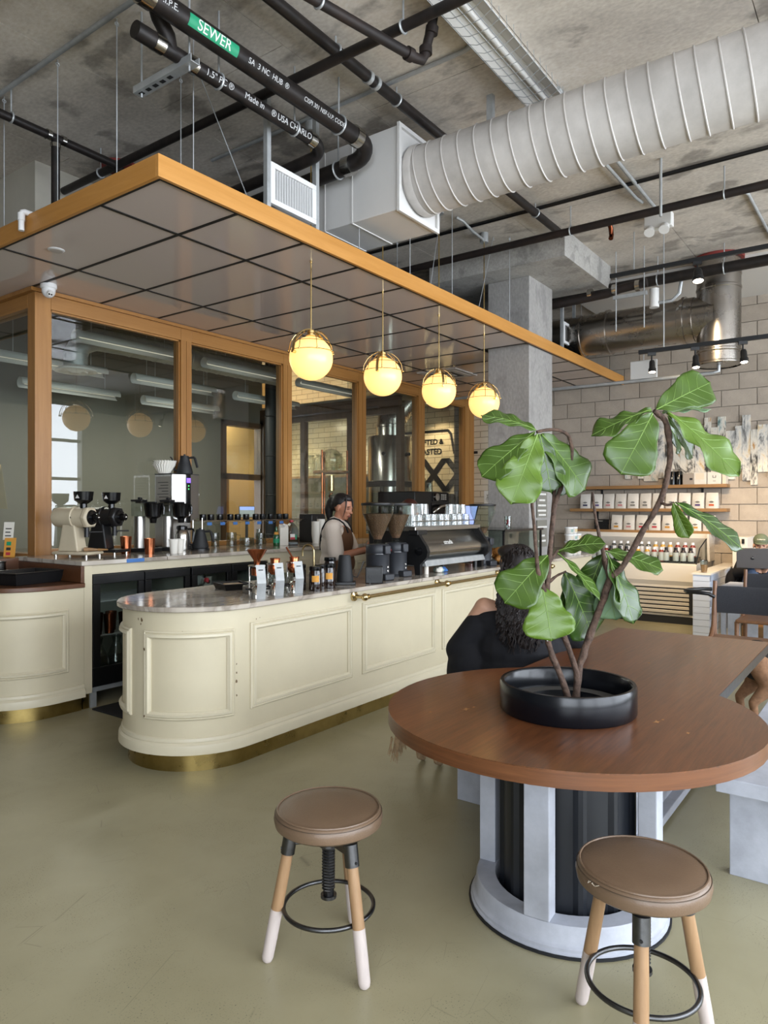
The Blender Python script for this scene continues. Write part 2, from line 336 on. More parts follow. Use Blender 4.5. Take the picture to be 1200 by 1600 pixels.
# ------------------------------------------------------------------ mesh helpers
class MB:
    def __init__(s): s.v = []; s.f = []
    def add(s, vs, fs):
        o = len(s.v); s.v += [tuple(p) for p in vs]; s.f += [tuple(i + o for i in f) for f in fs]; return s
    def box(s, x0, x1, y0, y1, z0, z1):
        v = [(x0,y0,z0),(x1,y0,z0),(x1,y1,z0),(x0,y1,z0),(x0,y0,z1),(x1,y0,z1),(x1,y1,z1),(x0,y1,z1)]
        return s.add(v, [(0,3,2,1),(4,5,6,7),(0,1,5,4),(1,2,6,5),(2,3,7,6),(3,0,4,7)])
    def cbox(s, c, d, rz=0, rx=0, ry=0):
        m = Matrix.Rotation(rz, 3, 'Z') @ Matrix.Rotation(ry, 3, 'Y') @ Matrix.Rotation(rx, 3, 'X')
        o = MB().box(-d[0]/2, d[0]/2, -d[1]/2, d[1]/2, -d[2]/2, d[2]/2)
        return s.add([Vector(c) + m @ Vector(p) for p in o.v], o.f)
    def cyl(s, p0, p1, r0, r1=None, n=16, cap=True):
        r1 = r0 if r1 is None else r1
        p0 = Vector(p0); p1 = Vector(p1); d = (p1 - p0).normalized()
        a = d.orthogonal().normalized(); b = d.cross(a)
        v = []
        for p, r in ((p0, r0), (p1, r1)):
            for i in range(n):
                t = 2 * PI * i / n; v.append(p + (a * math.cos(t) + b * math.sin(t)) * r)
        f = [(i, (i+1) % n, n + (i+1) % n, n + i) for i in range(n)]
        if cap: f += [tuple(range(n-1, -1, -1)), tuple(range(n, 2*n))]
        return s.add(v, f)
    def tube(s, pts, r, n=8, closed=False, cap=True):
        P = [Vector(p) for p in pts]; k = len(P)
        rs = r if isinstance(r, (list, tuple)) else [r] * k
        v = []; up = None
        for i, p in enumerate(P):
            if closed: d = (P[(i+1) % k] - P[i-1])
            else: d = P[min(i+1, k-1)] - P[max(i-1, 0)]
            d = d.normalized() if d.length > 1e-9 else Vector((0,0,1))
            if up is None: a = d.orthogonal().normalized()
            else:
                a = up - d * up.dot(d); a = a.normalized() if a.length > 1e-6 else d.orthogonal().normalized()
            up = a; b = d.cross(a)
            for j in range(n):
                t = 2 * PI * j / n; v.append(p + (a * math.cos(t) + b * math.sin(t)) * rs[i])
        f = []
        for i in range(k if closed else k - 1):
            i2 = (i + 1) % k
            for j in range(n):
                j2 = (j + 1) % n; f.append((i*n+j, i*n+j2, i2*n+j2, i2*n+j))
        if cap and not closed: f += [tuple(range(n-1, -1, -1)), tuple(range((k-1)*n, k*n))]
        return s.add(v, f)
    def lathe(s, prof, c=(0,0,0), n=24, a0=0, a1=2*PI, axis='Z', cap=True):
        full = abs(a1 - a0 - 2*PI) < 1e-6; m = n if full else n + 1
        v = []
        for r, z in prof:
            for i in range(m):
                t = a0 + (a1 - a0) * i / n
                x, y, zz = r * math.cos(t), r * math.sin(t), z
                if axis == 'X': x, y, zz = zz, x, y
                elif axis == 'Y': x, y, zz = y, zz, x
                v.append((c[0]+x, c[1]+y, c[2]+zz))
        f = []
        for k in range(len(prof) - 1):
            for i in range(n):
                i2 = (i + 1) % m; f.append((k*m+i, k*m+i2, (k+1)*m+i2, (k+1)*m+i))
        if full and cap:
            if prof[0][0] > 1e-6: f.append(tuple(range(m-1, -1, -1)))
            if prof[-1][0] > 1e-6: f.append(tuple(range((len(prof)-1)*m, len(prof)*m)))
        return s.add(v, f)
    def prism(s, poly, z0, z1):
        n = len(poly)
        v = [(x, y, z0) for x, y in poly] + [(x, y, z1) for x, y in poly]
        f = [tuple(range(n-1, -1, -1)), tuple(range(n, 2*n))] + [(i, (i+1) % n, n + (i+1) % n, n + i) for i in range(n)]
        return s.add(v, f)
    def sph(s, c, r, n=16, m=10, rot=None):
        rr = r if isinstance(r, (tuple, list)) else (r, r, r)
        v = []; mt = rot or Matrix.Identity(3)
        for i in range(1, m):
            t = PI * i / m
            for j in range(n):
                p = 2 * PI * j / n
                v.append(Vector(c) + mt @ Vector((rr[0]*math.sin(t)*math.cos(p), rr[1]*math.sin(t)*math.sin(p), rr[2]*math.cos(t))))
        top = len(v); v.append(Vector(c) + mt @ Vector((0,0,rr[2]))); v.append(Vector(c) + mt @ Vector((0,0,-rr[2])))
        f = []
        for i in range(m - 2):
            for j in range(n): j2 = (j+1) % n; f.append((i*n+j, (i+1)*n+j, (i+1)*n+j2, i*n+j2))
        for j in range(n):
            j2 = (j+1) % n; f.append((top, j, j2)); f.append((top+1, (m-2)*n+j2, (m-2)*n+j))
        return s.add(v, f)
    def xform(s, mt):
        s.v = [tuple(mt @ Vector(p)) for p in s.v]; return s
    def build(s, name, m, parent=None, smooth=True, bevel=0, angle=38, seg=2):
        me = bpy.data.meshes.new(name); me.from_pydata(s.v, [], s.f)
        bm = bmesh.new(); bm.from_mesh(me); bmesh.ops.recalc_face_normals(bm, faces=bm.faces); bm.to_mesh(me); bm.free()
        if m: me.materials.append(M[m] if isinstance(m, str) else m)
        if smooth:
            me.polygons.foreach_set('use_smooth', [True] * len(me.polygons)); me.set_sharp_from_angle(angle=R(angle))
        o = bpy.data.objects.new(name, me); COL.objects.link(o)
        if parent: o.parent = parent
        if bevel:
            b = o.modifiers.new('bevel', 'BEVEL'); b.width = bevel; b.segments = seg; b.limit_method = 'ANGLE'; b.angle_limit = R(40)
            b.harden_normals = False
        return o
ORD = 'first second third fourth fifth sixth seventh eighth ninth tenth eleventh twelfth thirteenth fourteenth fifteenth sixteenth seventeenth eighteenth'.split()
def box(*a): return MB().box(*a)
def empty(name, loc=(0,0,0), rz=0):
    o = bpy.data.objects.new(name, None); COL.objects.link(o); o.location = loc; o.rotation_euler = (0,0,rz); o.empty_display_size = .05; return o
def tag(o, label=None, cat=None, group=None, kind=None):
    if label: o['label'] = label
    if cat: o['category'] = cat
    if group: o['group'] = group
    if kind: o['kind'] = kind
    return o
def thing(name, label, cat, loc=(0,0,0), rz=0, group=None): return tag(empty(name, loc, rz), label, cat, group)
def struct(o, label=None): return tag(o, label, None, None, 'structure')
def copy_tree(o, parent=None):
    c = o.copy(); COL.objects.link(c); c.parent = parent
    for ch in list(o.children): copy_tree(ch, c)
    return c
def arc(c, r, a0, a1, n=8, plane='XY', third=0):
    out = []
    for i in range(n + 1):
        t = a0 + (a1 - a0) * i / n; u, v = c[0] + r*math.cos(t), c[1] + r*math.sin(t)
        out.append({'XY': (u, v, third), 'XZ': (u, third, v), 'YZ': (third, u, v)}[plane])
    return out
def text_mesh(name, s, size, m, parent, loc, rot, depth=.002, align='CENTER', ext=None, spacing=1.0):
    cu = bpy.data.curves.new(name, 'FONT'); cu.body = s; cu.size = size; cu.extrude = depth; cu.align_x = align; cu.align_y = 'CENTER'; cu.space_character = spacing
    if ext: cu.offset = ext
    o = bpy.data.objects.new(name, cu); COL.objects.link(o)
    dg = bpy.context.evaluated_depsgraph_get(); me = bpy.data.meshes.new_from_object(o.evaluated_get(dg))
    bpy.data.objects.remove(o); me.materials.clear(); me.materials.append(M[m])
    o2 = bpy.data.objects.new(name, me); COL.objects.link(o2); o2.parent = parent; o2.location = loc; o2.rotation_euler = rot
    return o2
def remesh(o, vox, smooth=6):
    r = o.modifiers.new('remesh', 'REMESH'); r.mode = 'VOXEL'; r.voxel_size = vox; r.use_smooth_shade = True
    if smooth:
        s = o.modifiers.new('smooth', 'SMOOTH'); s.factor = .5; s.iterations = smooth
    return o
def chain(mb, pts, n=14):
    """tapered capsules through (point, radius) pairs"""
    for (p0, r0), (p1, r1) in zip(pts, pts[1:]): mb.cyl(p0, p1, r0, r1, n)
    for p, r in pts: mb.sph(p, r, n, 10)
    return mb
# ================================================================== STRUCTURE
CZ = 4.4
struct(box(-3.2, 12.2, -4.2, 11.2, -.1, 0).build('floor', 'floor_polished', smooth=False), 'polished pale olive concrete floor with scuffs')
# ceiling: board-formed slab, each form panel with its recessed joint
ceil = struct(box(-3.2, 12.2, -4.2, 11.2, CZ + .012, CZ + .25).build('ceiling', 'ceiling_concrete', smooth=False), 'raw grey concrete slab ceiling with form joints')
cp_mesh = None
for i in range(7):
    for j in range(13):
        x0 = -3.2 + i * 2.44 + (.9 if j % 2 else 0) - .9; y0 = -4.2 + j * 1.22
        if x0 > 11.6 or y0 > 11: continue
        if cp_mesh is None:
            p = box(.003, 2.437, .003, 1.217, 0, .0115).build('ceiling_panel', 'ceiling_concrete', ceil, smooth=False); cp_mesh = p.data
        else:
            p = bpy.data.objects.new('ceiling_panel', cp_mesh); COL.objects.link(p); p.parent = ceil
        p.location = (x0, y0, CZ)
# ceiling material must vary from panel to panel: noise runs in world space
nt = M['ceiling_concrete'].node_tree
tc = [n for n in nt.nodes if n.type == 'TEX_COORD'][0]; mp = [n for n in nt.nodes if n.type == 'MAPPING'][0]
ge = nt.nodes.new('ShaderNodeNewGeometry'); nt.links.new(ge.outputs['Position'], mp.inputs[0])

# block wall at the far end
wb = struct(box(10.62, 10.9, -4.2, 5.45, 0, CZ).build('wall_back', 'mortar', smooth=False), 'grey split-face concrete block wall')
BW, BH = .44, .223
me_b = []
for k, mm in enumerate(('block', 'block_b', 'block_c')):
    o = box(0, .03, .005, BW - .005, .005, BH - .005).build('block', mm, wb, smooth=False); me_b.append(o.data); o.location = (10.6, 4.4 - (k) * BW, 0)
for r_ in range(20):
    zb = r_ * BH
    if zb > CZ - .05: continue
    off = BW / 2 if r_ % 2 else 0
    hb = min(BH, CZ - zb) / BH
    for c_ in range(9):
        y0 = 4.4 - c_ * BW - off
        if r_ == 0 and c_ < 3 : continue
        b_ = bpy.data.objects.new('block', random.choice(me_b)); COL.objects.link(b_); b_.parent = wb
        b_.location = (10.6 + random.uniform(-.002, .003), y0, zb); b_.scale = (1, 1, hb)
struct(box(9.0, 10.6, -4.0, 3.6, CZ - .05, CZ).build('trim_1', 'white_soffit', smooth=False), 'white painted soffit strip where ceiling meets block wall')
struct(box(10.6, 10.9, 5.45, 11.0, 0, CZ).build('wall_tile', 'subway_tile', smooth=False), 'glossy cream subway tile wall inside the roastery')
# street side with big windows
wf = MB().box(-3.2, 10.9, -4.2, -4.0, 0, .4).box(-3.2, 10.9, -4.2, -4.0, 4.0, CZ)
wf.box(-3.2, -2.75, -4.2, -4.0, .4, 4.0).box(9.45, 10.9, -4.2, -4.0, .4, 4.0)
for x in (.3, 3.35, 6.4): wf.box(x - .12, x + .12, -4.2, -4.0, .4, 4.0)
struct(wf.build('wall_front', 'outer_wall', smooth=False))
for k, (x0, x1) in enumerate(((-2.75, .18), (.42, 3.23), (3.47, 6.28), (6.52, 9.45))):
    wn = empty('window_%d' % (k + 1), (0, 0, 0)); struct(wn)
    fr = MB()
    for t in range(1, 3): xm = x0 + (x1 - x0) * t / 3; fr.box(xm - .035, xm + .035, -4.14, -4.06, .4, 4.0)
    for z in (.4, 1.27, 2.17, 3.07, 3.93): fr.box(x0, x1, -4.14, -4.06, z, z + .07)
    fr.build('window_frame', 'black_matte', wn, smooth=False)
ws = MB().box(-3.2, -3.0, -4.2, 11.2, 0, .4).box(-3.2, -3.0, -4.2, 11.2, 4.0, CZ).box(-3.2, -3.0, -4.2, -3.4, .4, 4).box(-3.2, -3.0, -.32, 11.2, .4, 4)
struct(ws.build('wall_side', 'outer_wall', smooth=False))
for k, (y0, y1) in enumerate(((-3.4, -.32),)):
    wn = empty('window_%d' % (k + 5)); struct(wn); fr = MB()
    for t in range(1, 3): ym = y0 + (y1 - y0) * t / 3; fr.box(-3.14, -3.06, ym - .035, ym + .035, .4, 4.0)
    for z in (.4, 1.27, 2.17, 3.07, 3.93): fr.box(-3.14, -3.06, y0, y1, z, z + .07)
    fr.build('window_frame', 'black_matte', wn, smooth=False)
struct(box(-3.2, 3.1, 9.5, 9.7, 0, CZ).build('wall_left', 'outer_wall', smooth=False))

# concrete column with drop panel
cl = struct(box(7.40, 8.05, 3.36, 3.88, 0, 4.12).build('wall_column', 'column_concrete', smooth=False, bevel=.008), 'square raw concrete column rising through the canopy')
struct(box(7.03, 8.47, 2.80, 4.45, 4.12, CZ).build('trim_2', 'beam_concrete', smooth=False), 'thick concrete drop panel on top of the column')

# roastery partition above the canopy, and its far walls
struct(MB().box(3.07, 3.19, 5.82, 9.6, 3.42, CZ).build('wall_upper_side', 'plaster_cream', smooth=False), 'cream plaster wall above the wood frame at left')
struct(MB().box(3.19, 10.6, 5.82, 5.94, 3.42, CZ).build('wall_upper', 'plaster_cream', smooth=False))
struct(MB().box(3.19, 8.27, 9.5, 9.62, 0, CZ).box(8.27, 9.26, 9.5, 9.62, 3.05, CZ).build('wall_roastery', 'grey_wall', smooth=False), 'plain grey green wall behind the glass')
struct(box(8.2, 10.6, 10.5, 10.6, 0, CZ).build('wall_rear', 'warm_wall', smooth=False), 'warm tan wall behind the far doorway')

# glazed wood partition on the back counter
ZT = 3.345
posts = [(3.07, 3.21), (4.555, 4.685), (6.015, 6.155), (7.445, 7.60), (8.89, 9.06), (10.30, 10.60)]
for k in range(5):
    wn = empty('window_%d' % (k + 6)); struct(wn, 'wood framed fixed glass bay behind the back counter')
    a, b = posts[k][1], posts[k+1][0]
    box(a, b, 5.88, 5.888, 1.12, 3.19).build('pane', 'glass_pane', wn, smooth=False)
    box(a, b, 5.82, 5.94, 3.19, ZT - .035).build('head_rail', 'frame_wood_x', wn, smooth=False, bevel=.004)
    box(a, b, 5.835, 5.93, 1.11, 1.16).build('sill_rail', 'frame_wood_x', wn, smooth=False, bevel=.004)
    p0, p1 = posts[k+1]
    pm = MB().box(p0, p0 + (p1-p0)*.48, 5.82, 5.94, 1.11, 3.19).box(p0 + (p1-p0)*.52, p1, 5.82, 5.94, 1.11, 3.19).box(p0+.01, p1-.01, 5.832, 5.93, 1.11, 3.19)
    pm.build('post', 'frame_wood', wn, smooth=False)
    box(p0, p1, 5.82, 5.94, 3.19, ZT - .035).build('head_block', 'frame_wood_x', wn, smooth=False)
    bd = MB(); 
    for (x0, x1, z0, z1) in ((a, a+.015, 1.16, 3.19), (b-.015, b, 1.16, 3.19), (a, b, 3.175, 3.19)): bd.box(x0, x1, 5.84, 5.88, z0, z1)
    bd.build('glazing_bead', 'frame_wood', wn, smooth=False)
wn = empty('window_11'); struct(wn, 'corner post and side glass of the wood partition at left')
box(3.07, 3.21, 5.82, 5.94, .9, ZT - .035).build('post', 'frame_wood', wn, smooth=False, bevel=.004)
box(3.12, 3.128, 5.94, 9.4, 1.12, 3.19).build('pane', 'glass_pane', wn, smooth=False)
box(3.07, 3.19, 5.94, 9.5, 3.19, ZT - .035).build('head_rail', 'frame_wood_y', wn, smooth=False, bevel=.004)
box(3.07, 3.19, 5.94, 9.5, .0, 1.12).build('knee_wall', 'frame_wood_y', wn, smooth=False)
box(3.07, 3.19, 9.38, 9.5, 1.12, 3.19).build('post', 'frame_wood', wn, smooth=False)
struct(MB().box(3.19, 10.6, 5.86, 5.94, 0, 1.11).build('wall_knee', 'cream_paint', smooth=False))
tr = MB().box(3.03, 10.6, 5.80, 5.82, ZT - .035, ZT - .005).box(3.03, 3.07, 5.821, 9.5, ZT - .035, ZT - .002)
struct(tr.build('trim_3', 'frame_wood_x', smooth=False), 'thin wood cornice strip under the canopy panels')

# the dark wood door and glazed screen deep inside
d = empty('door_1', (8.27, 9.5, 0)); struct(d, 'dark wood door frame with glass transom in the grey wall')
for (x0, x1, z0, z1) in ((0, .09, 0, 3.05), (.9, .99, 0, 3.05), (0, .99, 2.96, 3.05), (0, .99, 2.02, 2.12)):
    box(x0, x1, -.05, .12, z0, z1).build('frame_member', 'dark_frame_wood', d, smooth=False)
dl = box(.09, .17, -.02, .04, 0, 2.02).build('door_stile', 'frame_wood', d, smooth=False)
box(.09, .9, .03, .036, 2.12, 2.96).build('transom_pane', 'glass_pane', d, smooth=False)
sc = empty('window_12', (9.2, 0, 0)); struct(sc, 'dark wood glazed screen in front of the tiled room')
for y in (9.46, 8.45, 7.40, 6.4): box(0, .1, y - .05, y + .05, 0, 3.12).build('screen_post', 'dark_frame_wood', sc, smooth=False)
box(0, .1, 6.4, 9.5, 3.02, 3.3).build('screen_head', 'dark_frame_wood', sc, smooth=False)
for y0, y1 in ((8.5, 9.41), (7.45, 8.40)): box(.045, .05, y0, y1, .1, 3.02).build('screen_pane', 'glass_pane', sc, smooth=False)
box(9.3, 10.6, 5.95, 10.5, 3.3, 3.36).build('trim_4', 'plaster_cream', smooth=False)['kind'] = 'structure'
# ================================================================== CANOPY over the bar
can = thing('canopy', 'long flat canopy of glossy grey panels edged in orange stained wood above the bar', 'canopy', (0, 0, 0))
cx0, cx1, cy0, cy1 = 2.43, 10.58, 3.30, 9.0
fz0, fz1 = ZT - .012, ZT + .115
f1 = box(cx0, cx1, cy0, cy0 + .025, fz0, fz1).build('fascia', 'fascia_wood', can, smooth=False, bevel=.002)
box(cx0, cx0 + .025, cy0 + .025, cy1, fz0, fz1).build('fascia', 'fascia_wood_y', can, smooth=False, bevel=.002)
ed = MB().box(cx0 + .025, cx1, cy0 + .025, cy0 + .045, ZT - .01, ZT + .05).box(cx0 + .025, cx0 + .045, cy0 + .045, cy1, ZT - .01, ZT + .05)
ed.build('edge_channel', 'canopy_grid', can, smooth=False)
xs = [2.475] + [3.05 + .61 * i for i in range(13)]
ys = [3.345, 3.925, 5.14, 6.36, 7.58, 8.8]
back = box(cx0 + .03, cx1, cy0 + .03, cy1, ZT + .012, ZT + .03)
g = .011
col_x, col_y = (7.40, 8.05), (3.36, 3.88)
for i in range(len(xs) - 1):
    for j in range(len(ys) - 1):
        x0, x1, y0, y1 = xs[i] + g, min(xs[i+1], 10.58) - g, ys[j] + g, ys[j+1] - g
        if x1 - x0 < .05: continue
        if x1 > 7.39 and x0 < 8.06 and j == 0:      # the column passes here: panel trimmed around it
            if x0 < 7.38 and 7.38 - x0 > .05: box(x0, 7.385, y0, y1, ZT, ZT + .012).build('canopy_panel', 'canopy_panel', can, smooth=False)
            if x1 > 8.07 and x1 - 8.065 > .04: box(8.065, x1, y0, y1, ZT, ZT + .012).build('canopy_panel', 'canopy_panel', can, smooth=False)
            continue
        if j >= 2 and x0 > 3.05: continue            # inside the roastery: no canopy
        if x1 > 3.2 and j == 1: y1 = min(y1, ys[2] - g)
        box(x0, x1, y0, y1, ZT, ZT + .012).build('canopy_panel', 'canopy_panel', can, smooth=False)
for i in range(1, len(xs) - 1):                       # short row between the last cross line and the glass
    x0, x1 = xs[i] + g, min(xs[i+1], 10.58) - g
    if x1 - x0 > .05: box(x0, x1, 5.14 + g, 5.93, ZT, ZT + .012).build('canopy_panel', 'canopy_panel', can, smooth=False)
for x in xs[1:]:                                      # black grid bars between the panels
    y_end = 5.93 if x > 3.1 else 8.8
    if x > 7.38 and x < 8.07: box(x - .012, x + .012, 3.90, y_end, ZT - .004, ZT + .004).build('grid_bar', 'canopy_grid', can, smooth=False)
    elif x < 10.5: box(x - .012, x + .012, 3.345, y_end, ZT - .004, ZT + .004).build('grid_bar', 'canopy_grid', can, smooth=False)
for y in (3.925, 5.14): box(2.475, 10.57, y - .012, y + .012, ZT - .0045, ZT + .004).build('grid_bar', 'canopy_grid', can, smooth=False)
for y in (6.36, 7.58): box(2.475, 3.06, y - .012, y + .012, ZT - .0045, ZT + .004).build('grid_bar', 'canopy_grid', can, smooth=False)
MB().box(cx0 + .03, 7.39, cy0 + .03, 5.95, ZT + .0125, ZT + .03).box(7.39, 8.06, 3.90, 5.95, ZT + .0125, ZT + .03).box(8.06, cx1, cy0 + .03, 5.95, ZT + .0125, ZT + .03).box(cx0 + .03, 3.06, 5.95, cy1, ZT + .0125, ZT + .03).build('grid_backing', 'canopy_grid', can, smooth=False)
# small things on the canopy
t = thing('ceiling_speaker', 'round flush white ceiling speaker in the canopy near the camera', 'speaker', (2.72, 4.865, ZT))
MB().lathe([(0, -.006), (.045, -.006), (.055, -.004), (.058, 0)], n=28).build('rim', 'white_plastic', t)
MB().lathe([(0, -.008), (.044, -.008), (.044, -.005)], n=28).build('grille', 'white_duct', t)
t = thing('security_camera', 'white dome security camera under the canopy beside the corner post', 'camera', (3.10, 5.66, ZT))
MB().lathe([(.062, 0), (.064, -.03), (.056, -.038)], n=24).build('mount_ring', 'white_plastic', t)
sm = MB().sph((0, 0, -.05), (.054, .054, .062), 20, 12).build('eyeball', 'white_plastic', t)
lens = MB().cyl((-.012, -.040, -.075), (-.018, -.058, -.095), .024, .022).build('lens_plate', 'white_paint', t)
for dx in (-.009, .011): MB().cyl((-.017 + dx, -.056, -.093), (-.0185 + dx, -.0605, -.098), .0065).build('lens', 'black_gloss', lens)
t = thing('pvc_drain', 'short white plastic elbow pipe hooked over the wood fascia', 'pipe', (2.43, 4.70, 0))
MB().tube([(.05, 0, ZT + .125), (-.02, 0, ZT + .125), (-.035, 0, ZT + .118), (-.042, 0, ZT + .10), (-.042, 0, ZT - .005)], .019, 14).build('elbow_pipe', 'white_plastic', t)
MB().cyl((-.042, 0, ZT + .06), (-.042, 0, ZT + .11), .023).build('collar', 'white_plastic', t)
t = thing('square_diffuser', 'square white air diffuser set into the canopy above the far pendants', 'vent', (8.35, 5.0, ZT))
MB().box(-.3, .3, -.3, .3, -.012, 0).build('frame', 'white_duct', t, smooth=False)
for k in range(3): 
    s_ = .24 - .07 * k; MB().box(-s_, s_, -s_, s_, -.018 - .004 * k, -.013 - .004 * k).build('cone', 'grille_dark' if k % 2 else 'white_duct', t, smooth=False)

# ================================================================== PENDANTS
def pendant(i, x, y, zc, label):
    t = thing('globe_pendant', label, 'pendant lamp', (x, y, zc), R(22 * i), 'brass globe pendants over the bar')
    r = .162
    MB().sph((0, 0, 0), r, 32, 20).build('globe', 'globe_glow', t)
    cg = MB()
    ringr = r * 1.04
    MB().tube([(ringr * math.cos(a), ringr * math.sin(a), .045) for a in [2*PI*k/40 for k in range(40)]], .0025, 6, True).build('ring', 'gold', t)
    MB().tube([(r * .80 * math.cos(a), r * .80 * math.sin(a), .118) for a in [2*PI*k/36 for k in range(36)]], .0025, 6, True).build('ring', 'gold', t)
    for k in range(8):
        a = 2 * PI * k / 8 + .2
        pts = [(math.cos(a) * ringr * math.cos(e), math.sin(a) * ringr * math.cos(e), .045 + (ringr * 1.0) * math.sin(e)) for e in [R(q) for q in (0, 20, 40, 58, 72)]]
        rb = MB().tube(pts, .0028, 6).build('cage_rib', 'gold', t)
        MB().sph((math.cos(a) * (ringr + .004), math.sin(a) * (ringr + .004), .045), .0075, 10, 6).build('stud', 'gold', rb)
    ya = MB()
    pts = [(1.18 * r * math.cos(e), 0, .02 + 1.18 * r * math.sin(e) * 1.0) for e in [PI * q / 20 for q in range(21)]]
    yk = MB()
    for i_ in range(20):
        p, q = pts[i_], pts[i_+1]
        yk.add([(p[0], -.011, p[2]), (p[0], .011, p[2]), (q[0], .011, q[2]), (q[0], -.011, q[2]), (p[0]*1.025, -.011, p[2]*1.03), (p[0]*1.025, .011, p[2]*1.03), (q[0]*1.025, .011, q[2]*1.03), (q[0]*1.025, -.011, q[2]*1.03)],
               [(0,1,2,3), (4,7,6,5), (0,3,7,4), (1,5,6,2)])
    y1 = yk.build('yoke', 'gold', t)
    for sx in (-1, 1): MB().cyl((sx * 1.05 * r, 0, .02), (sx * 1.26 * r, 0, .02), .010, n=12).build('yoke_knob', 'gold', y1)
    MB().lathe([(.0, .205), (.030, .205), (.030, .188), (.022, .186), (.022, .176), (.04, .172), (.04, .165), (0, .165)], n=20).build('hub', 'gold', t)
    top = CZ - .09 - zc
    MB().cyl((0, 0, .20), (0, 0, top), .0055, n=10).build('rod', 'gold', t)
    MB().cyl((0, 0, top * .42), (0, 0, top * .42 + .03), .009, n=10).build('rod_coupling', 'gold', t)
    MB().cyl((0, 0, top - .01), (0, 0, CZ - zc), .045, n=20).build('ceiling_box', 'galv', t)
    l = bpy.data.lights.new('pendant_bulb', 'POINT'); l.energy = 14; l.color = (1, .72, .38); l.shadow_soft_size = .17
    # the globe itself glows; a soft point at its centre would be shut in, so the glow does the lighting
    bpy.data.lights.remove(l)
pl = ['nearest and largest glowing globe pendant, brass cage, in front of the second wood post',
      'second glowing brass caged globe pendant from the camera, left of the steel roaster',
      'third glowing brass caged globe pendant, hanging above the black oven',
      'farthest and smallest glowing globe pendant, hanging in front of the concrete column']
for i in range(4): pendant(i, 3.95 + .905 * i, 3.54, 2.617, pl[i])

# ================================================================== DUCTS
# white plenum box with spiral duct
t = thing('white_plenum_box', 'large white sheet metal plenum box joining the white round duct', 'duct box', (0, 0, 0))
box(4.20, 4.72, 2.926, 5.0, 3.66, 4.27).build('box_body', 'white_box', t, smooth=False, bevel=.004)
for y in (3.35, 3.62): MB().box(4.194, 4.2, y - .006, y + .006, 3.66, 4.27).box(4.2, 4.72, y - .006, y + .006, 3.654, 3.66).build('standing_seam', 'white_box', t, smooth=False)
fl = MB().box(4.185, 4.735, 2.905, 2.925, 3.645, 3.675).box(4.185, 4.735, 2.905, 2.925, 4.255, 4.285).box(4.185, 4.215, 2.905, 2.925, 3.676, 4.254).box(4.705, 4.735, 2.905, 2.925, 3.676, 4.254)
fl.build('flange', 'white_box', t, smooth=False)
t = thing('spiral_duct', 'long white round spiral duct running overhead to the right', 'duct')
DX, DZ, DR = 4.47, 3.95, .243
MB().lathe([(DR, -1.6), (DR, 2.92)], (DX, 0, DZ), 48, axis='Y', cap=False).build('duct_body', 'white_duct', t)
me_ring = None
for k in range(34):
    y = 2.86 - k * .128 - (.02 if k % 7 == 0 else 0)
    if y < -1.5: break
    if me_ring is None:
        o = MB().tube([( (DR+.001) * math.cos(a), .045 * math.sin(a + .6), (DR+.001) * math.sin(a)) for a in [2*PI*q/56 for q in range(56)]], .0065, 6, True).build('spiral_seam', 'white_duct', t); me_ring = o.data
    else:
        o = bpy.data.objects.new('spiral_seam', me_ring); COL.objects.link(o); o.parent = t
    o.location = (DX, y, DZ)
MB().lathe([(DR + .004, 2.84), (DR + .012, 2.86), (DR + .012, 2.90)], (DX, 0, DZ), 48, axis='Y', cap=False).build('collar', 'white_duct', t)
MB().box(DX - .02, DX + .02, 2.30, 2.345, DZ, CZ).build('hanger_strap', 'galv', t, smooth=False)
# stainless duct and riser
t = thing('steel_duct', 'shiny stainless steel round duct with a vertical riser near the block wall', 'duct')
SX, SZ, SR = 8.9, 3.72, .25
MB().lathe([(SR, 1.7), (SR, 5.6)], (SX, 0, SZ), 40, axis='Y', cap=False).build('horizontal_duct', 'duct_steel', t)
for y, rr, w_ in ((2.05, .285, .03), (2.02, .262, .16), (2.95, .278, .03), (3.0, .262, .10), (3.28, .262, .03)):
    MB().lathe([(SR, y - w_/2 - .005), (rr, y - w_/2), (rr, y + w_/2), (SR, y + w_/2 + .005)], (SX, 0, SZ), 40, axis='Y', cap=False).build('clamp_band', 'duct_steel', t)
MB().cyl((SX, 1.69, 3.16), (SX, 1.69, CZ - .03), .235, n=40).build('riser', 'duct_steel', t)
for z in (3.16, 3.30, 4.02, 4.18): MB().lathe([(.235, z - .01), (.243, z), (.243, z + .02), (.235, z + .03)], (SX, 1.69, 0), 40, cap=False).build('seam_band', 'duct_steel', t)
MB().lathe([(.235, CZ - .04), (.27, CZ - .04), (.27, CZ - .003)], (SX, 1.69, 0), 32, cap=False).build('firestop_ring', 'red_ring', t)
MB().lathe([(.25, 1.72), (.235, 1.98)], (SX, 0, SZ), 40, axis='Y', cap=False).build('tee_cone', 'duct_steel', t)
dr = MB().tube([(SX, 1.69, 3.17), (SX, 1.69, 3.09), (SX, 1.75, 3.075), (SX, 3.3, 3.075), (SX, 5.2, 3.09)], .022, 12).build('drain_conduit', 'galv', t)
t = thing('white_access_panel', 'small white rounded panel hanging below the stainless duct', 'panel', (9.3, 2.65, 3.28))
MB().box(-.012, .012, -.17, .17, -.12, .12).build('panel', 'white_paint', t, bevel=.01); MB().cyl((0, 0, .12), (0, 0, CZ - 3.28 - .05), .006, n=8).build('hanger_rod', 'galv', t)

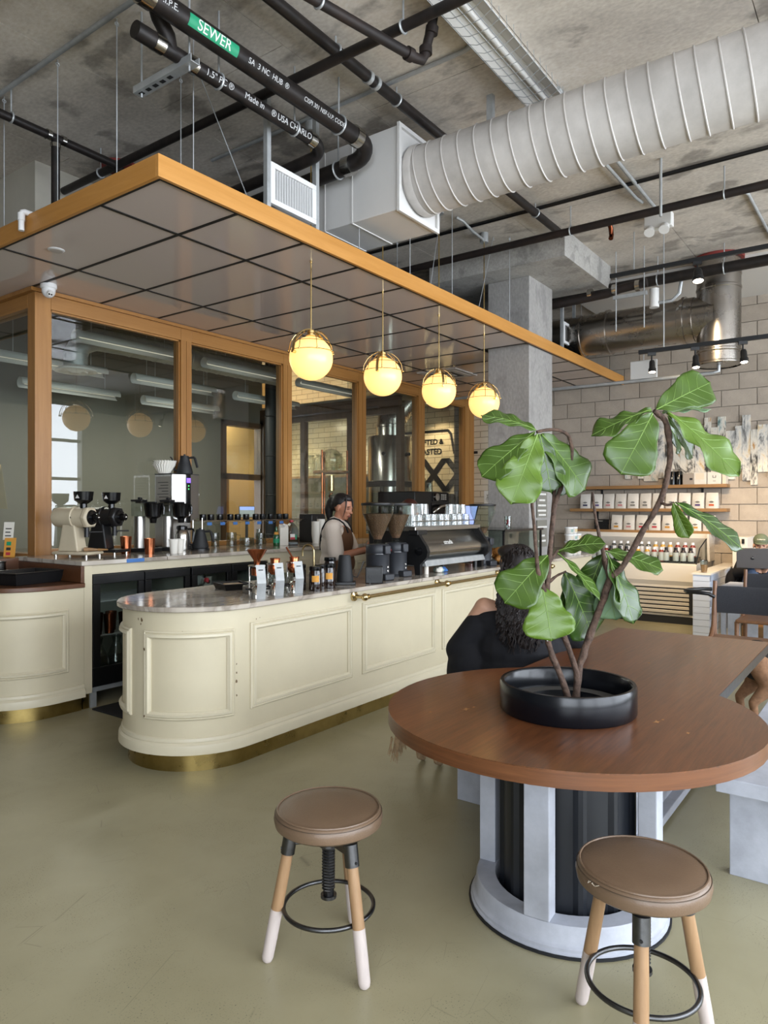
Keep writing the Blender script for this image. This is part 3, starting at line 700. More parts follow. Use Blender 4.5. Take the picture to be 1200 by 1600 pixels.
# ================================================================== GRILLES on canopy
def grille(x, y, z0, z1, wd, label, dark):
    t = thing('air_grille', label, 'vent', (x, y, z0), 0)
    h = z1 - z0
    fr = MB().box(0, wd, 0, .03, 0, .035).box(0, wd, 0, .03, h - .035, h).box(0, .04, 0, .03, .035, h - .035).box(wd - .04, wd, 0, .03, .035, h - .035)
    fr.build('frame', 'grille_white', t, smooth=False, bevel=.003)
    MB().box(.02, wd - .02, .035, .04, .02, h - .02).build('backing', 'grille_dark', t, smooth=False)
    n = 15; me = None
    for k in range(n):
        o = MB().cbox((0, 0, 0), (.005, .014, h - .07), R(20)) if me is None else None
        if o: o = o.build('louvre', 'grille_white' if not dark else 'grille_dark', t, smooth=False); me = o.data
        else: o = bpy.data.objects.new('louvre', me); COL.objects.link(o); o.parent = t
        o.location = (.05 + (wd - .1) * k / (n - 1), .018, h / 2)
    for sx in (-.03, wd): MB().box(sx, sx + .035, .005, .04, -.12, CZ - z0).build('strut', 'galv', t, smooth=False)
    return t
grille(3.34, 3.345, 3.515, 3.79, .45, 'white louvred air grille on grey struts at the canopy front edge', False)
grille(8.52, 3.40, 3.58, 3.85, .37, 'small dusty air grille on struts beyond the concrete column', True)

# ================================================================== PIPES
def pipe(name, label, pts, r, m, parts=(), cat='pipe', n=16):
    t = thing(name, label, cat)
    MB().tube(pts, r, n).build('pipe_run', m, t)
    return t
def coupling(t, p, d, r, w_, m='galv', name='coupling'):
    p = Vector(p); d = Vector(d).normalized()
    return MB().cyl(p - d * w_ / 2, p + d * w_ / 2, r, n=20).build(name, m, t)
def hanger(t, p, r, top=CZ, axis='X'):
    x, y, z = p
    pts = [(0, (r+.004) * math.cos(a), (r+.004) * math.sin(a)) for a in [2*PI*k/24 for k in range(24)]]
    if axis == 'Y': pts = [(b, a, c) for a, b, c in pts]
    h = MB().tube([(x + a, y + b, z + c) for a, b, c in pts], .007, 6, True).build('hanger_ring', 'galv', t)
    MB().cyl((x, y, z + r), (x, y, top), .006, n=8).build('hanger_rod', 'galv', h)
    return h
# black cast iron sewer pipe with elbow
ey = 3.05; ez = 4.08; er = .058; eb = .14
el = [(-.5, ey, ez), (1.2, ey, ez), (2.5, ey, ez), (3.92, ey, ez)] + [(3.92 + eb * math.sin(a), ey + eb * (1 - math.cos(a)), ez) for a in [R(q) for q in (15, 30, 45, 60, 75, 90)]]
el = [(-.5, ey, ez), (3.92, ey, ez)] + [(3.92 + eb * math.sin(R(q)), ey + eb * (1 - math.cos(R(q))), ez - .10 * q / 180) for q in range(15, 91, 15)]
el += [(3.92 + eb, ey + .3, ez - .07), (3.92 + eb, 5.8, ez - .12)]
t = pipe('sewer_pipe', 'thick black cast iron sewer pipe with a green SEWER sticker', el, er, 'black_iron')
for p, d in (((3.86, ey, ez), (1, 0, 0)), ((3.92 + eb, ey + .22, ez - .066), (0, 1, 0)), ((2.17, ey, ez), (1, 0, 0))): coupling(t, p, d, er + .010, .07, 'steel')
for x in (3.68, 2.05): hanger(t, (x, ey, ez), er)
hanger(t, (3.92 + eb, ey + .32, ez - .07), er, axis='Y')
def wrap_text(s, size, x, y, z, r, ang, m, parent, flip=1, name='print'):
    """lettering laid on a pipe that runs along X, centred on elevation angle ang seen from -Y below"""
    o = text_mesh(name, s, size, m, None, (0,0,0), (0,0,0), .0005)
    me = o.data
    bm = bmesh.new(); bm.from_mesh(me); ys_ = [v.co.y for v in bm.verts]; lo_, hi_ = min(ys_), max(ys_)
    for q in range(1, 8): bmesh.ops.bisect_plane(bm, geom=bm.verts[:] + bm.edges[:] + bm.faces[:], plane_co=(0, lo_ + (hi_ - lo_) * q / 8, 0), plane_no=(0, 1, 0))
    bm.to_mesh(me); bm.free()
    for v in me.vertices:
        a = ang + v.co.y / r
        v.co = Vector((x + v.co.x, y - (r + .0012 + v.co.z) * math.cos(a), z + (r + .0012 + v.co.z) * math.sin(a)))
    o.parent = parent; return o
st = MB(); 
n_ = 8
vs = []; 
for i in range(2):
    for k in range(n_ + 1):
        a = R(-52 + 62 * k / n_); vs.append((2.40 + .34 * i, ey - (er + .001) * math.cos(a), ez + (er + .001) * math.sin(a)))
st.add(vs, [(k, k + 1, n_ + 1 + k + 1, n_ + 1 + k) for k in range(n_)])
stk = st.build('sewer_sticker', 'sewer_green', t)
wrap_text('SEWER', .075, 2.57, ey, ez, er + .001, R(-21), 'white_paint', stk, name='lettering')
wrap_text('P.I.P.E.', .045, 2.27, ey, ez, er, R(-15), 'pipe_print', t)
wrap_text('SA  3 NC  HUB  ®', .042, 2.98, ey, ez, er, R(-25), 'pipe_print', t)
wrap_text('CISPI 301 NSF-U.P. CODE', .036, 3.48, ey, ez, er, R(-25), 'pipe_print', t)
# thinner black drain pipe
by, bz, br_ = 3.21, 3.99, .040
pts = [(2.33, by, bz), (3.62, by, bz)] + [(3.62 + .1 * math.sin(R(q)), by + .1 * (1 - math.cos(R(q))), bz - .04 * q / 90) for q in range(15, 91, 15)] + [(3.72, by + .3, bz - .05), (3.72, 5.7, bz - .1)]
t = pipe('drain_pipe', 'thinner black drain pipe with white lettering below the sewer pipe', pts, br_, 'black_iron')
for p, d in (((2.36, by, bz), (1, 0, 0)), ((2.58, by, bz), (1, 0, 0)), ((3.58, by, bz), (1, 0, 0))): coupling(t, p, d, br_ + .008, .06, 'steel')
MB().cyl((2.22, by, bz), (2.33, by, bz), .045, n=20).build('end_cap', 'black_iron', t)
MB().tube([(2.44, by, bz), (2.42, by - .005, bz + .07), (2.36, by - .01, bz + .13), (2.32, by - .01, bz + .22), (2.32, by - .01, CZ)], .042, 14).build('branch', 'black_iron', t)
for x in (2.78, 3.42): hanger(t, (x, by, bz), br_)
wrap_text('1.5" PC ®', .05, 2.76, by, bz, br_, R(-20), 'pipe_print', t)
wrap_text('Made in', .05, 3.03, by, bz, br_, R(-15), 'pipe_print', t)
wrap_text('® USA CHARLO', .052, 3.36, by, bz, br_, R(-20), 'pipe_print', t)
# slotted strut trapeze holding the drain
t = thing('strut_trapeze', 'short galvanised slotted strut hung under the black drain pipe', 'bracket')
sm_ = MB().box(2.49, 2.55, 3.10, 3.62, 3.925, 3.93).box(2.49, 2.495, 3.10, 3.62, 3.93, 3.965).box(2.545, 2.55, 3.10, 3.62, 3.93, 3.965)
sm_.build('strut', 'galv', t, smooth=False)
for k in range(5): MB().box(2.508, 2.532, 3.30 + k * .065, 3.335 + k * .065, 3.9235, 3.9245).build('slot', 'black_matte', t, smooth=False)
for y in (3.15, 3.58): MB().cyl((2.52, y, 3.90), (2.52, y, CZ), .006, n=8).build('threaded_rod', 'galv', t)
# long black pipes
t = pipe('cross_pipe', 'long black iron pipe crossing above the canopy from left to top centre', [(3.28, -1.0, 4.20), (3.28, 5.75, 4.20)], .030, 'black_iron')
for y in (2.25, 5.2): hanger(t, (3.28, y, 4.20), .030, axis='Y')
t = pipe('overhead_pipe', 'black iron pipe passing behind the white round duct', [(.8, 2.80, 4.31), (6.95, 2.80, 4.31)], .036, 'black_iron')
for x in (3.35, 4.0, 6.3): hanger(t, (x, 2.80, 4.31), .036)
for x in (3.68, 3.76): coupling(t, (x, 2.80, 4.31), (1, 0, 0), .043, .03)
t = pipe('stub_pipe', 'short dark iron pipe ending in a threaded elbow near the wire guard light', [(1.83, 2.62, 4.1), (3.42, 2.258, 4.1), (3.47, 2.248, 4.11), (3.49, 2.24, 4.15), (3.49, 2.22, 4.22), (3.50, 2.20, 4.30), (3.50, 2.18, CZ)], .028, 'rust_iron')
for p, d in (((3.37, 2.27, 4.1), (1, -.22, 0)), ((3.49, 2.235, 4.17), (0, 0, 1)), ((3.50, 2.20, 4.28), (0, -.1, .5))): coupling(t, p, d, .038, .04, 'rust_iron')
hanger(t, (2.75, 2.41, 4.1), .028)
t = pipe('left_pipe', 'black pipe with a tee and drop leg at the upper left', [(1.2, 4.95, 4.2), (3.26, 4.98, 4.2)], .030, 'black_iron')
MB().cyl((2.775, 4.972, 4.2), (2.775, 4.972, ZT + .03), .030, n=16).build('drop_leg', 'black_iron', t)
for p, d in (((2.72, 4.97, 4.2), (1, 0, 0)), ((2.83, 4.97, 4.2), (1, 0, 0)), ((2.775, 4.972, 4.14), (0, 0, 1))): coupling(t, p, d, .037, .03, 'steel')
hanger(t, (2.45, 4.96, 4.2), .030)
t = pipe('vent_stub', 'black stub pipe rising through a red firestop ring above the canopy', [(3.55, 5.35, ZT + .03), (3.55, 5.35, CZ)], .045, 'black_iron')
MB().lathe([(.05, CZ - .02), (.15, CZ - .015), (.16, CZ - .001)], (3.55, 5.35, 0), 24, cap=False).build('firestop_ring', 'red_ring', t)
# conduits
def conduit(label, pts, r=.013, m='galv', name='conduit'):
    t = thing(name, label, 'conduit'); MB().tube(pts, r, 10).build('conduit_run', m, t); return t
conduit('thin grey conduit along the ceiling at the upper left', [(2.41, 3.0, CZ - .03), (2.41, 6.5, CZ - .03)], .016)
conduit('second thin grey conduit in the upper left corner', [(1.95, 3.4, CZ - .03), (1.95, 6.0, CZ - .03)], .016)
pts = [(2.2, 2.10, CZ - .02), (3.75, 2.08, CZ - .02)] + [(3.75 + .16 * math.sin(R(q)), 2.08 + .16 * (1 - math.cos(R(q))), CZ - .02) for q in range(10, 91, 10)] + [(3.91, 4.6, CZ - .02)]
conduit('grey conduit bending ninety degrees on the ceiling beside the wire guard light', pts, .014)
conduit('straight grey conduit next to the wire guard light', [(2.2, 2.0, CZ - .02), (4.1, 2.0, CZ - .02), (4.3, 1.98, CZ - .06), (6.6, 1.95, CZ - .06), (6.8, 1.95, CZ - .03)], .014)
conduit('paired grey conduit beyond the white round duct', [(4.6, 1.88, CZ - .04), (7.0, 1.88, CZ - .04)], .016)
pts = [(6.05, 3.52, CZ - .04), (6.15, 3.50, CZ - .05), (6.35, 3.5, CZ - .09), (6.62, 3.53, CZ - .08)]
conduit('bent conduit linking two pendant ceiling boxes', pts, .014)
conduit('grey conduit bending near the far right corner of the ceiling', [(7.1, 2.2, CZ - .02), (7.1, 1.25, CZ - .02), (7.13, 1.16, CZ - .02), (7.2, 1.12, CZ - .02), (8.6, 1.10, CZ - .02)], .014)
t = pipe('rusty_beam_pipe', 'long rusty brown pipe crossing the ceiling in front of the drop panel', [(6.55, -.6, 4.16), (6.55, 5.6, 4.16)], .036, 'rust_iron')
for y in (2.55, 1.2): hanger(t, (6.55, y, 4.16), .036, axis='Y')
MB().tube([(6.55, 2.18, 4.16), (6.60, 2.18, 4.12), (6.62, 2.18, 4.06), (6.60, 2.18, 4.02)], .022, 10).build('sprinkler_drop', 'copper_dark', t)
conduit('dark flat strut running beside the rusty pipe', [(6.35, -.6, CZ - .03), (6.35, 5.4, CZ - .03)], .018, 'gunmetal_dark')
conduit('dark conduit along the far ceiling right of the white duct', [(5.6, -.6, CZ - .02), (5.6, 3.5, CZ - .02)], .013, 'gunmetal_dark')
t = pipe('far_black_pipe', 'thick black pipe passing in front of the stainless riser', [(8.45, -.6, 4.13), (8.45, 4.9, 4.13)], .06, 'black_iron')
for y in (1.55, 2.25): hanger(t, (8.45, y, 4.13), .06, axis='Y')
t = pipe('far_drain_assembly', 'grimy drain pipe with clamps beside the drop panel', [(8.2, 2.3, 4.05), (8.2, 2.6, 4.03), (8.2, 2.75, 4.0), (8.2, 3.3, 3.98), (8.2, 4.6, 3.96)], .05, 'rust_iron')
for y in (2.66, 2.4, 2.95): coupling(t, (8.2, y, 4.03), (0, 1, 0), .062, .05, 'steel')
t = thing('strut_bracket', 'pale galvanised strut bracket beneath the drop panel edge', 'bracket')
MB().box(8.0, 8.04, 2.25, 2.62, 3.86, 3.90).build('strut', 'galv', t, smooth=False)
for y in (2.28, 2.59): MB().cyl((8.02, y, 3.5), (8.02, y, CZ), .006, n=8).build('threaded_rod', 'galv', t)
t = thing('white_can', 'white cylinder bucket fixture under the black far pipe', 'fixture', (8.6, 2.33, 3.86))
MB().cyl((0, 0, 0), (0, 0, .22), .055, n=20).build('can_body', 'white_paint', t)
MB().tube([(0, -.05, .05), (0, -.2, .05), (0, -.28, .12), (0, -.3, .25)], .02, 8).build('flex_arm', 'galv', t)
t = thing('emergency_light', 'white twin head emergency light hung from the far ceiling', 'light fixture', (7.25, 1.92, CZ - .14))
MB().box(-.05, .05, -.13, .13, 0, .14).build('housing', 'white_paint', t, bevel=.008)
for y in (-.07, .07): MB().cyl((-.04, y, .0), (-.08, y, -.05), .04, .05, 14).build('lamp_head', 'white_paint', t)
t = thing('wire_drop', 'thin silver pole hanging from the ceiling past the white duct', 'rod', (6.1, 1.6, 0))
MB().cyl((0, 0, 3.92), (0, 0, CZ), .012, n=8).build('pole', 'galv', t)
# ceiling tension wires for the canopy
def wire(x, y, label, x2=None, y2=None):
    t = thing('hanger_wire', label, 'wire', (x, y, ZT + .03), 0, 'canopy hanger wires')
    dx, dy = (x2 or x) - x, (y2 or y) - y
    MB().cyl((0, 0, 0), (dx, dy, CZ - ZT - .03), .0035, n=6).build('wire_strand', 'galv', t)
    MB().tube([(dx + .012 * math.cos(a), dy, CZ - ZT - .06 + .012 * math.sin(a)) for a in [2*PI*k/10 for k in range(10)]], .003, 5, True).build('eyelet', 'galv', t)
wl = 'thin steel hanger wire from slab to canopy, %s from the left'
for k, (x, y) in enumerate(sorted(((2.47, 4.4), (2.47, 3.75), (2.47, 5.1), (2.75, 3.4), (3.35, 3.36), (3.05, 3.9), (4.3, 3.36), (5.0, 3.36), (5.7, 3.36), (6.9, 3.36), (9.0, 3.36), (4.9, 4.4), (5.6, 4.4), (6.3, 4.4)), key=lambda p: (p[0] * .588 - p[1] * .809) / (p[0] * .809 + p[1] * .588))): wire(x, y, wl % ORD[k])
wl2 = 'thin steel wire braced at a slant from slab to canopy, %s from the left'
for k, (x, y, x2, y2) in enumerate(((3.4, 3.5, 3.0, 3.7), (5.5, 3.5, 5.9, 3.6), (6.4, 3.5, 6.8, 3.5))): wire(x, y, wl2 % ORD[k], x2, y2)
# galvanised strut in upper left corner
t = thing('overhead_strut', 'galvanised slotted strut channel at the upper left edge', 'strut')
MB().box(1.2, 2.05, 3.02, 3.08, 4.22, 4.27).build('channel', 'galv', t, smooth=False)
for k in range(4): MB().box(1.45 + k * .15, 1.53 + k * .15, 3.037, 3.063, 4.218, 4.2195).build('slot', 'black_matte', t, smooth=False)
MB().cyl((1.98, 3.05, 4.19), (1.98, 3.05, CZ), .006, n=8).build('threaded_rod', 'galv', t)

# wire guard fluorescent light
t = thing('wire_guard_light', 'long white fluorescent strip light with wire guard on the ceiling', 'light fixture', (2.98, 1.87, 4.262))
Lg = 1.70
MB().box(0, Lg, .06, .13, .07, .13).build('housing', 'white_paint', t, smooth=False, bevel=.004)
rf = MB().add([(0, -.03, .03), (Lg, -.03, .03), (Lg, .07, .09), (0, .07, .09)], [(0,1,2,3)]).add([(0, .22, .03), (Lg, .22, .03), (Lg, .12, .09), (0, .12, .09)], [(0,1,2,3)])
o = rf.build('reflector', 'white_paint', t, smooth=False); o.modifiers.new('s', 'SOLIDIFY').thickness = .006
MB().cyl((.04, .095, .045), (Lg - .04, .095, .045), .018, n=12).build('tube_lamp', 'white_paint', t)
gd = MB()
for y in (-.03, .04, .095, .15, .22): gd.tube([(0, y, .02 - .03 * (1 - abs(y - .095) / .125)), (Lg, y, .02 - .03 * (1 - abs(y - .095) / .125))], .003, 5)
for k in range(19): 
    x = Lg * k / 18; gd.tube([(x, -.03, .09), (x, -.035, .02), (x, .03, -.008), (x, .095, -.012), (x, .16, -.008), (x, .225, .02), (x, .22, .09)], .0022, 5)
gd.build('wire_guard', 'galv', t)
for x in (.3, 1.3): MB().cyl((x, .095, .13), (x, .095, .138), .02, n=10).build('stem', 'galv', t)
# track lights
def track(x, y0, y1, z, label, spots, lab_s):
    t = thing('light_track', label, 'light track')
    MB().box(x - .018, x + .018, y0, y1, z - .02, z + .02).build('rail', 'black_matte', t, smooth=False)
    for y in (y0 + .25, y1 - .25): MB().cyl((x, y, z + .02), (x, y, CZ), .006, n=6).build('drop_rod', 'galv', t)
    for i, (y, big) in enumerate(spots):
        s_ = thing('track_spotlight', lab_s[i], 'spotlight', (x, y, z - .02), R(20), 'track spotlights')
        r = .055 if big else .038
        MB().box(-.02, .02, -.04, .04, -.03, 0).build('adapter', 'black_plastic', s_, smooth=False)
        MB().tube([(0, 0, -.03), (0, 0, -.07), (-.01, 0, -.10)], .008, 8).build('arm', 'black_plastic', s_)
        h = MB().lathe([(r * .6, 0), (r * .75, .02), (r * .8, .08), (r, .09), (r, .13), (r * .9, .13), (r * .85, .12)], n=20).xform(Matrix.Translation((-.03, 0, -.09)) @ Matrix.Rotation(R(195), 4, 'Y')).build('lamp_head', 'black_plastic', s_)
        l = bpy.data.lights.new('spot_lamp', 'SPOT'); l.energy = 120 if big else 95; l.color = (1, .76, .48); l.spot_size = R(75); l.spot_blend = .8; l.shadow_soft_size = .03
        lo_ = bpy.data.objects.new('spot_lamp', l); COL.objects.link(lo_); lo_.location = (x + .03, y, z - .24); lo_.rotation_euler = (0, R(-48), R(random.uniform(-12, 12)))
        MB().lathe([(0, .124), (r * .84, .124)], n=20, cap=False).xform(Matrix.Translation((-.03, 0, -.09)) @ Matrix.Rotation(R(195), 4, 'Y')).build('lens', 'spot_glow', h)
track(7.55, .6, 2.50, 3.98, 'upper black lighting track near the stainless riser', [(1.63, True)], ['lit black spotlight on the upper track in front of the riser'])
track(7.55, .6, 2.2, 3.13, 'lower thin black lighting track crossing in front of the stainless riser', [(2.07, False), (1.65, False), (1.22, False)],
      ['lit spotlight at the left end of the lower track', 'lit spotlight on the lower track below the riser', 'black spotlight at the right end of the lower track by the block wall'])
# ================================================================== FRONT BAR
FC, FR, FX1 = (2.93, 3.57), .45, 7.38
def bar_outline(d, x1=FX1, n=28):
    r = FR + d
    pts = [(x1, FC[1] - r), (FC[0] + .001, FC[1] - r)]
    for k in range(n + 1):
        a = -PI / 2 - PI * k / n; pts.append((FC[0] + r * math.cos(a), FC[1] + r * math.sin(a)))
    pts += [(x1, FC[1] + r)]
    return pts[::-1]
def bar_map(s, z, h):
    if s >= 0: return (FC[0] + s, FC[1] - FR - h, z)
    a = -PI / 2 + s / FR
    return (FC[0] + (FR + h) * math.cos(a), FC[1] + (FR + h) * math.sin(a), z)
def panel_frame(fn, s0, s1, z0, z1, name, parent, curved=False, m='moulding_paint'):
    prof = [(0, -.002), (0, .010), (.008, .016), (.014, .010), (.020, .020), (.034, .022), (.040, .012), (.046, .008), (.046, -.002)]
    n = 14 if curved else 1
    vs = []; per = 2 * n + 2
    for d, h in prof:
        a, b, c, e = s0 + d, s1 - d, z0 + d, z1 - d
        loop = [(a + (b - a) * k / n, c) for k in range(n + 1)] + [(b - (b - a) * k / n, e) for k in range(n + 1)]
        vs += [fn(s, z, h) for s, z in loop]
    L_ = 2 * n + 2; fs = []
    for i in range(len(prof) - 1):
        for k in range(L_):
            k2 = (k + 1) % L_; fs.append((i*L_+k, i*L_+k2, (i+1)*L_+k2, (i+1)*L_+k))
    return MB().add(vs, fs).build(name, m, parent, angle=25)
bar = thing('front_bar', 'long cream panelled coffee bar with rounded end and brass kick plate', 'bar counter')
MB().prism(bar_outline(0), .12, .914).build('bar_body', 'cream_paint', bar, angle=30)
MB().box(FX1, 8.72, 3.12, 3.35, .12, .914).build('bar_body_end', 'cream_paint', bar, smooth=False)
MB().prism(bar_outline(-.03), 0, .12).build('kick_plate', 'brass', bar, angle=30)
MB().box(FX1, 8.70, 3.15, 3.33, 0, .12).build('kick_plate', 'brass', bar, smooth=False)
bm_ = MB()
prof = [(.0, .20), (.008, .196), (.012, .180), (.010, .172), (.022, .160), (.026, .145), (.026, .108), (.0, .105)]
vs = []; fs = []; L_ = None
for d, z in prof:
    o_ = bar_outline(d)[::-1]; vs += [(x, y, z) for x, y in o_]; L_ = len(o_)
for i in range(len(prof) - 1):
    for k in range(L_ - 1): fs.append((i*L_+k, i*L_+k+1, (i+1)*L_+k+1, (i+1)*L_+k))
MB().add(vs, fs).build('base_moulding', 'moulding_paint', bar, angle=25)
MB().box(FX1, 8.74, 3.095, 3.36, .108, .18).build('base_moulding', 'moulding_paint', bar, smooth=False, bevel=.006)
panel_frame(bar_map, -.635, -.105, .30, .805, 'panel_moulding', bar, True)
panel_frame(bar_map, -1.30, -.755, .30, .805, 'panel_moulding', bar, True)
for s0, s1 in ((.01, .975), (1.095, 2.08), (2.19, 3.17), (3.28, 4.24)): panel_frame(bar_map, s0, s1, .315, .825, 'panel_moulding', bar)
# paint chips worn to the wood
ch = MB()
for s_, z_, r_ in ((-.66, .86, .011), (-.69, .865, .006), (-.668, .838, .006), (-.10, .55, .006), (-.10, .50, .008), (-.10, .60, .005), (-.10, .42, .006), (-.62, .70, .007), (-.40, .80, .006), (-.62, .32, .006), (.06, .84, .004), (.09, .845, .003)):
    c = Vector(bar_map(s_, z_, .0012)); nrm = (c - Vector((FC[0] if s_ < 0 else c.x, FC[1], z_))).normalized(); a = Vector((0,0,1)); b = nrm.cross(a)
    k = 9; pts = [c + (a * math.cos(2*PI*i/k) * 1.3 + b * math.sin(2*PI*i/k) * .8) * r_ * random.uniform(.6, 1.2) + nrm * (.022 if s_ in (-.10, -.62) else 0) for i in range(k)]
    ch.add(pts, [tuple(range(k))])
ch.build('paint_chips', 'chip_brown', bar, smooth=False)
top = thing('marble_countertop', 'veined marble slab on top of the cream front bar', 'countertop')
MB().prism(bar_outline(.035), .915, .945).build('slab', 'marble', top, bevel=.006, angle=30)
MB().box(FX1 + .0, 8.75, 3.085, 3.355, .915, .945).build('slab_end', 'marble', top, smooth=False, bevel=.006)
# brass rail
rl = thing('brass_bar_rail', 'brushed brass rail with ball ends mounted along the front bar', 'rail')
MB().cyl((3.95, 3.02, .883), (7.25, 3.02, .883), .0135, n=16).build('rail_tube', 'brass_bright', rl)
for x in (3.93, 5.04, 6.13, 7.22):
    b_ = MB().sph((x + .0, 3.02, .883), .027, 18, 12).build('ball_fitting', 'brass_bright', rl)
    MB().lathe([(.013, 3.02), (.013, 3.10), (.022, 3.105), (.034, 3.108), (.036, 3.119)], (x, 0, .883), 20, axis='Y').build('flange', 'brass_bright', b_)
    MB().cyl((x + .03, 3.02, .883), (x + .045, 3.02, .883), .019, n=16).build('collar', 'brass_bright', b_)

# ================================================================== BACK BAR
bb = thing('back_bar', 'cream back counter cabinet behind the bar with panel doors', 'counter')
MB().box(2.955, 3.02, 4.9, 5.82, .12, 1.075).build('end_panel', 'cream_paint', bb, smooth=False)
MB().box(3.02, 10.55, 4.93, 5.82, 1.005, 1.075).build('apron_rail', 'cream_paint', bb, smooth=False)
MB().box(4.88, 10.55, 4.93, 5.82, .12, 1.005).build('cabinet_body', 'cream_paint', bb, smooth=False)
MB().box(2.97, 3.02, 4.94, 5.8, 0, .12).build('kick_plate', 'brass', bb, smooth=False)
MB().box(4.88, 10.5, 4.98, 5.8, 0, .12).build('kick_plate', 'brass', bb, smooth=False)
for k in range(9):
    x0 = 4.93 + k * .62
    dd = box(x0, x0 + .60, 4.915, 4.93, .15, .985).build('cabinet_door', 'cream_paint', bb, smooth=False, bevel=.003)
    panel_frame(lambda s, z, h: (s, 4.915 - h * .5, z), x0 + .05, x0 + .55, .22, .93, 'door_moulding', dd, m='cream_paint')
bt = thing('back_marble_countertop', 'marble slab on the back counter with blue tape on its edge', 'countertop')
for x0, x1 in ((2.925, 3.35), (3.355, 3.68), (3.685, 4.02), (4.025, 5.6), (5.605, 7.6), (7.605, 10.55)): box(x0, x1, 4.88, 5.855, 1.078, 1.11).build('slab', 'marble', bt, smooth=False, bevel=.003)
box(3.30, 3.46, 4.8785, 4.8795, 1.079, 1.108).build('blue_tape', 'blue_tape', bt, smooth=False)
# low rounded end with wood top
LC, LR = (2.74, 5.38), .48
def low_outline(d, x1=2.953):
    r = LR + d; pts = [(x1, LC[1] - r), (LC[0], LC[1] - r)]
    for k in range(1, 15): a = -PI/2 - PI/2 * k / 14; pts.append((LC[0] + r * math.cos(a), LC[1] + r * math.sin(a)))
    pts += [(LC[0] - r, 7.2), (x1, 7.2)]
    return pts[::-1]
lo = thing('low_rounded_counter', 'low cream rounded counter end with dark wood top at left', 'counter')
MB().prism(low_outline(0), .12, .915).build('counter_body', 'cream_paint', lo, angle=30)
MB().prism(low_outline(-.03), 0, .12).build('kick_plate', 'brass', lo, angle=30)
vs = []; fs = []
for d, z in prof:
    o_ = low_outline(d)[::-1]; vs += [(x, y, z - .002) for x, y in o_]; L_ = len(o_)
for i in range(len(prof) - 1):
    for k in range(L_ - 1): fs.append((i*L_+k, i*L_+k+1, (i+1)*L_+k+1, (i+1)*L_+k))
MB().add(vs, fs).build('base_moulding', 'moulding_paint', lo, angle=25)
def low_map(s, z, h):
    if s >= 0: return (LC[0] + s, LC[1] - LR - h, z)
    a = -PI/2 + s / LR; return (LC[0] + (LR + h) * math.cos(a), LC[1] + (LR + h) * math.sin(a), z)
panel_frame(low_map, -.62, .09, .31, .77, 'panel_moulding', lo, True)
MB().prism(low_outline(.02), .917, .95).build('wood_top', 'counter_wood', lo, angle=30, bevel=.004)
MB().box(2.925, 2.953, 4.89, 5.80, .952, 1.076).build('wood_riser', 'counter_wood', lo, smooth=False, bevel=.003)
MB().box(2.27, 2.95, 5.80, 5.84, .952, 1.06).box(2.27, 2.95, 5.80, 7.2, 1.06, 1.10).build('wood_ledge', 'counter_wood', lo, smooth=False)
tag(MB().box(3.0, 7.3, 4.08, 4.87, 0.0005, .014).build('rubber_mat', 'rubber_mat', smooth=False, bevel=.004), 'black rubber anti-fatigue mat on the floor behind the bar', 'mat')

# ---------------- undercounter fridges
def fridge(x0, label):
    t = thing('undercounter_fridge', label, 'fridge', (x0, 4.9, 0), 0, 'undercounter fridges')
    W = .91
    MB().box(0, W, .031, .75, .94, 1.0).box(0, W, .031, .75, .15, .22).box(0, .03, .031, .75, .221, .939).box(W - .03, W, .031, .75, .221, .939).box(W/2 - .02, W/2 + .02, .031, .06, .221, .939).build('cabinet', 'fridge_black', t, smooth=False)
    MB().box(.03, W - .03, .7, .75, .2, .96).box(.03, .035, .05, .7, .2, .96).box(W - .035, W - .03, .05, .7, .2, .96).build('liner', 'fridge_inside', t, smooth=False)
    for k in range(2):
        a, b = .005 + k * W / 2, W / 2 - .005 + k * W / 2
        d = MB().box(a, a + .06, 0, .03, .301, .929).box(b - .05, b, 0, .03, .301, .929).box(a, b, 0, .03, .93, .995).box(a, b, 0, .03, .16, .30).build('door', 'fridge_black', t, smooth=False, bevel=.003)
        box(a + .06, b - .05, .012, .018, .30, .93).build('door_glass', 'glass_case', d, smooth=False)
    for z in (.52, .78): 
        sh = MB()
        for y in range(9): sh.cyl((.03, .08 + y * .07, z), (W - .03, .08 + y * .07, z), .003, n=5)
        sh.cyl((.03, .07, z + .006), (W - .03, .07, z + .006), .006, n=6).build('wire_shelf', 'galv', t)
    MB().box(0, W, .03, .06, .115, .149).box(0, .05, .03, .06, 0, .114).box(W - .05, W, .03, .06, 0, .114).build('base_frame', 'galv', t, smooth=False); MB().box(0, W, .68, .71, 0, .15).build('rear_base', 'galv', t, smooth=False)
    MB().lathe([(.06, 0), (.06, .03)], (.3, .69, .86), 20, axis='Y').build('fan_cover', 'black_plastic', t)
    return t
fridge(3.025, 'black glass door undercounter fridge with copper tumblers, partly hidden by the bar end')
fridge(3.945, 'black glass door undercounter fridge holding milk jugs, right of the first fridge')
def tumbler(name, label, loc, m='copper', h=.13, r=.043, group=None, cat='tumbler', thick=.003):
    o = MB().lathe([(0, 0), (r * .78, 0), (r, h), (r - thick, h), (r * .78 - thick, .006), (0, .006)], n=22).build(name, m); o.location = loc
    return tag(o, label, cat, group)
for i, (x, y) in enumerate(((3.12, 5.0), (3.2, 5.12), (3.23, 5.0), (3.36, 5.0), (3.32, 5.12))):
    tumbler('copper_tumbler', 'dark copper tumbler on the fridge wire shelf, %s from the left' % ORD[i], (x, y, .529), 'copper_dark', .15, .045, 'copper tumblers in the fridge')
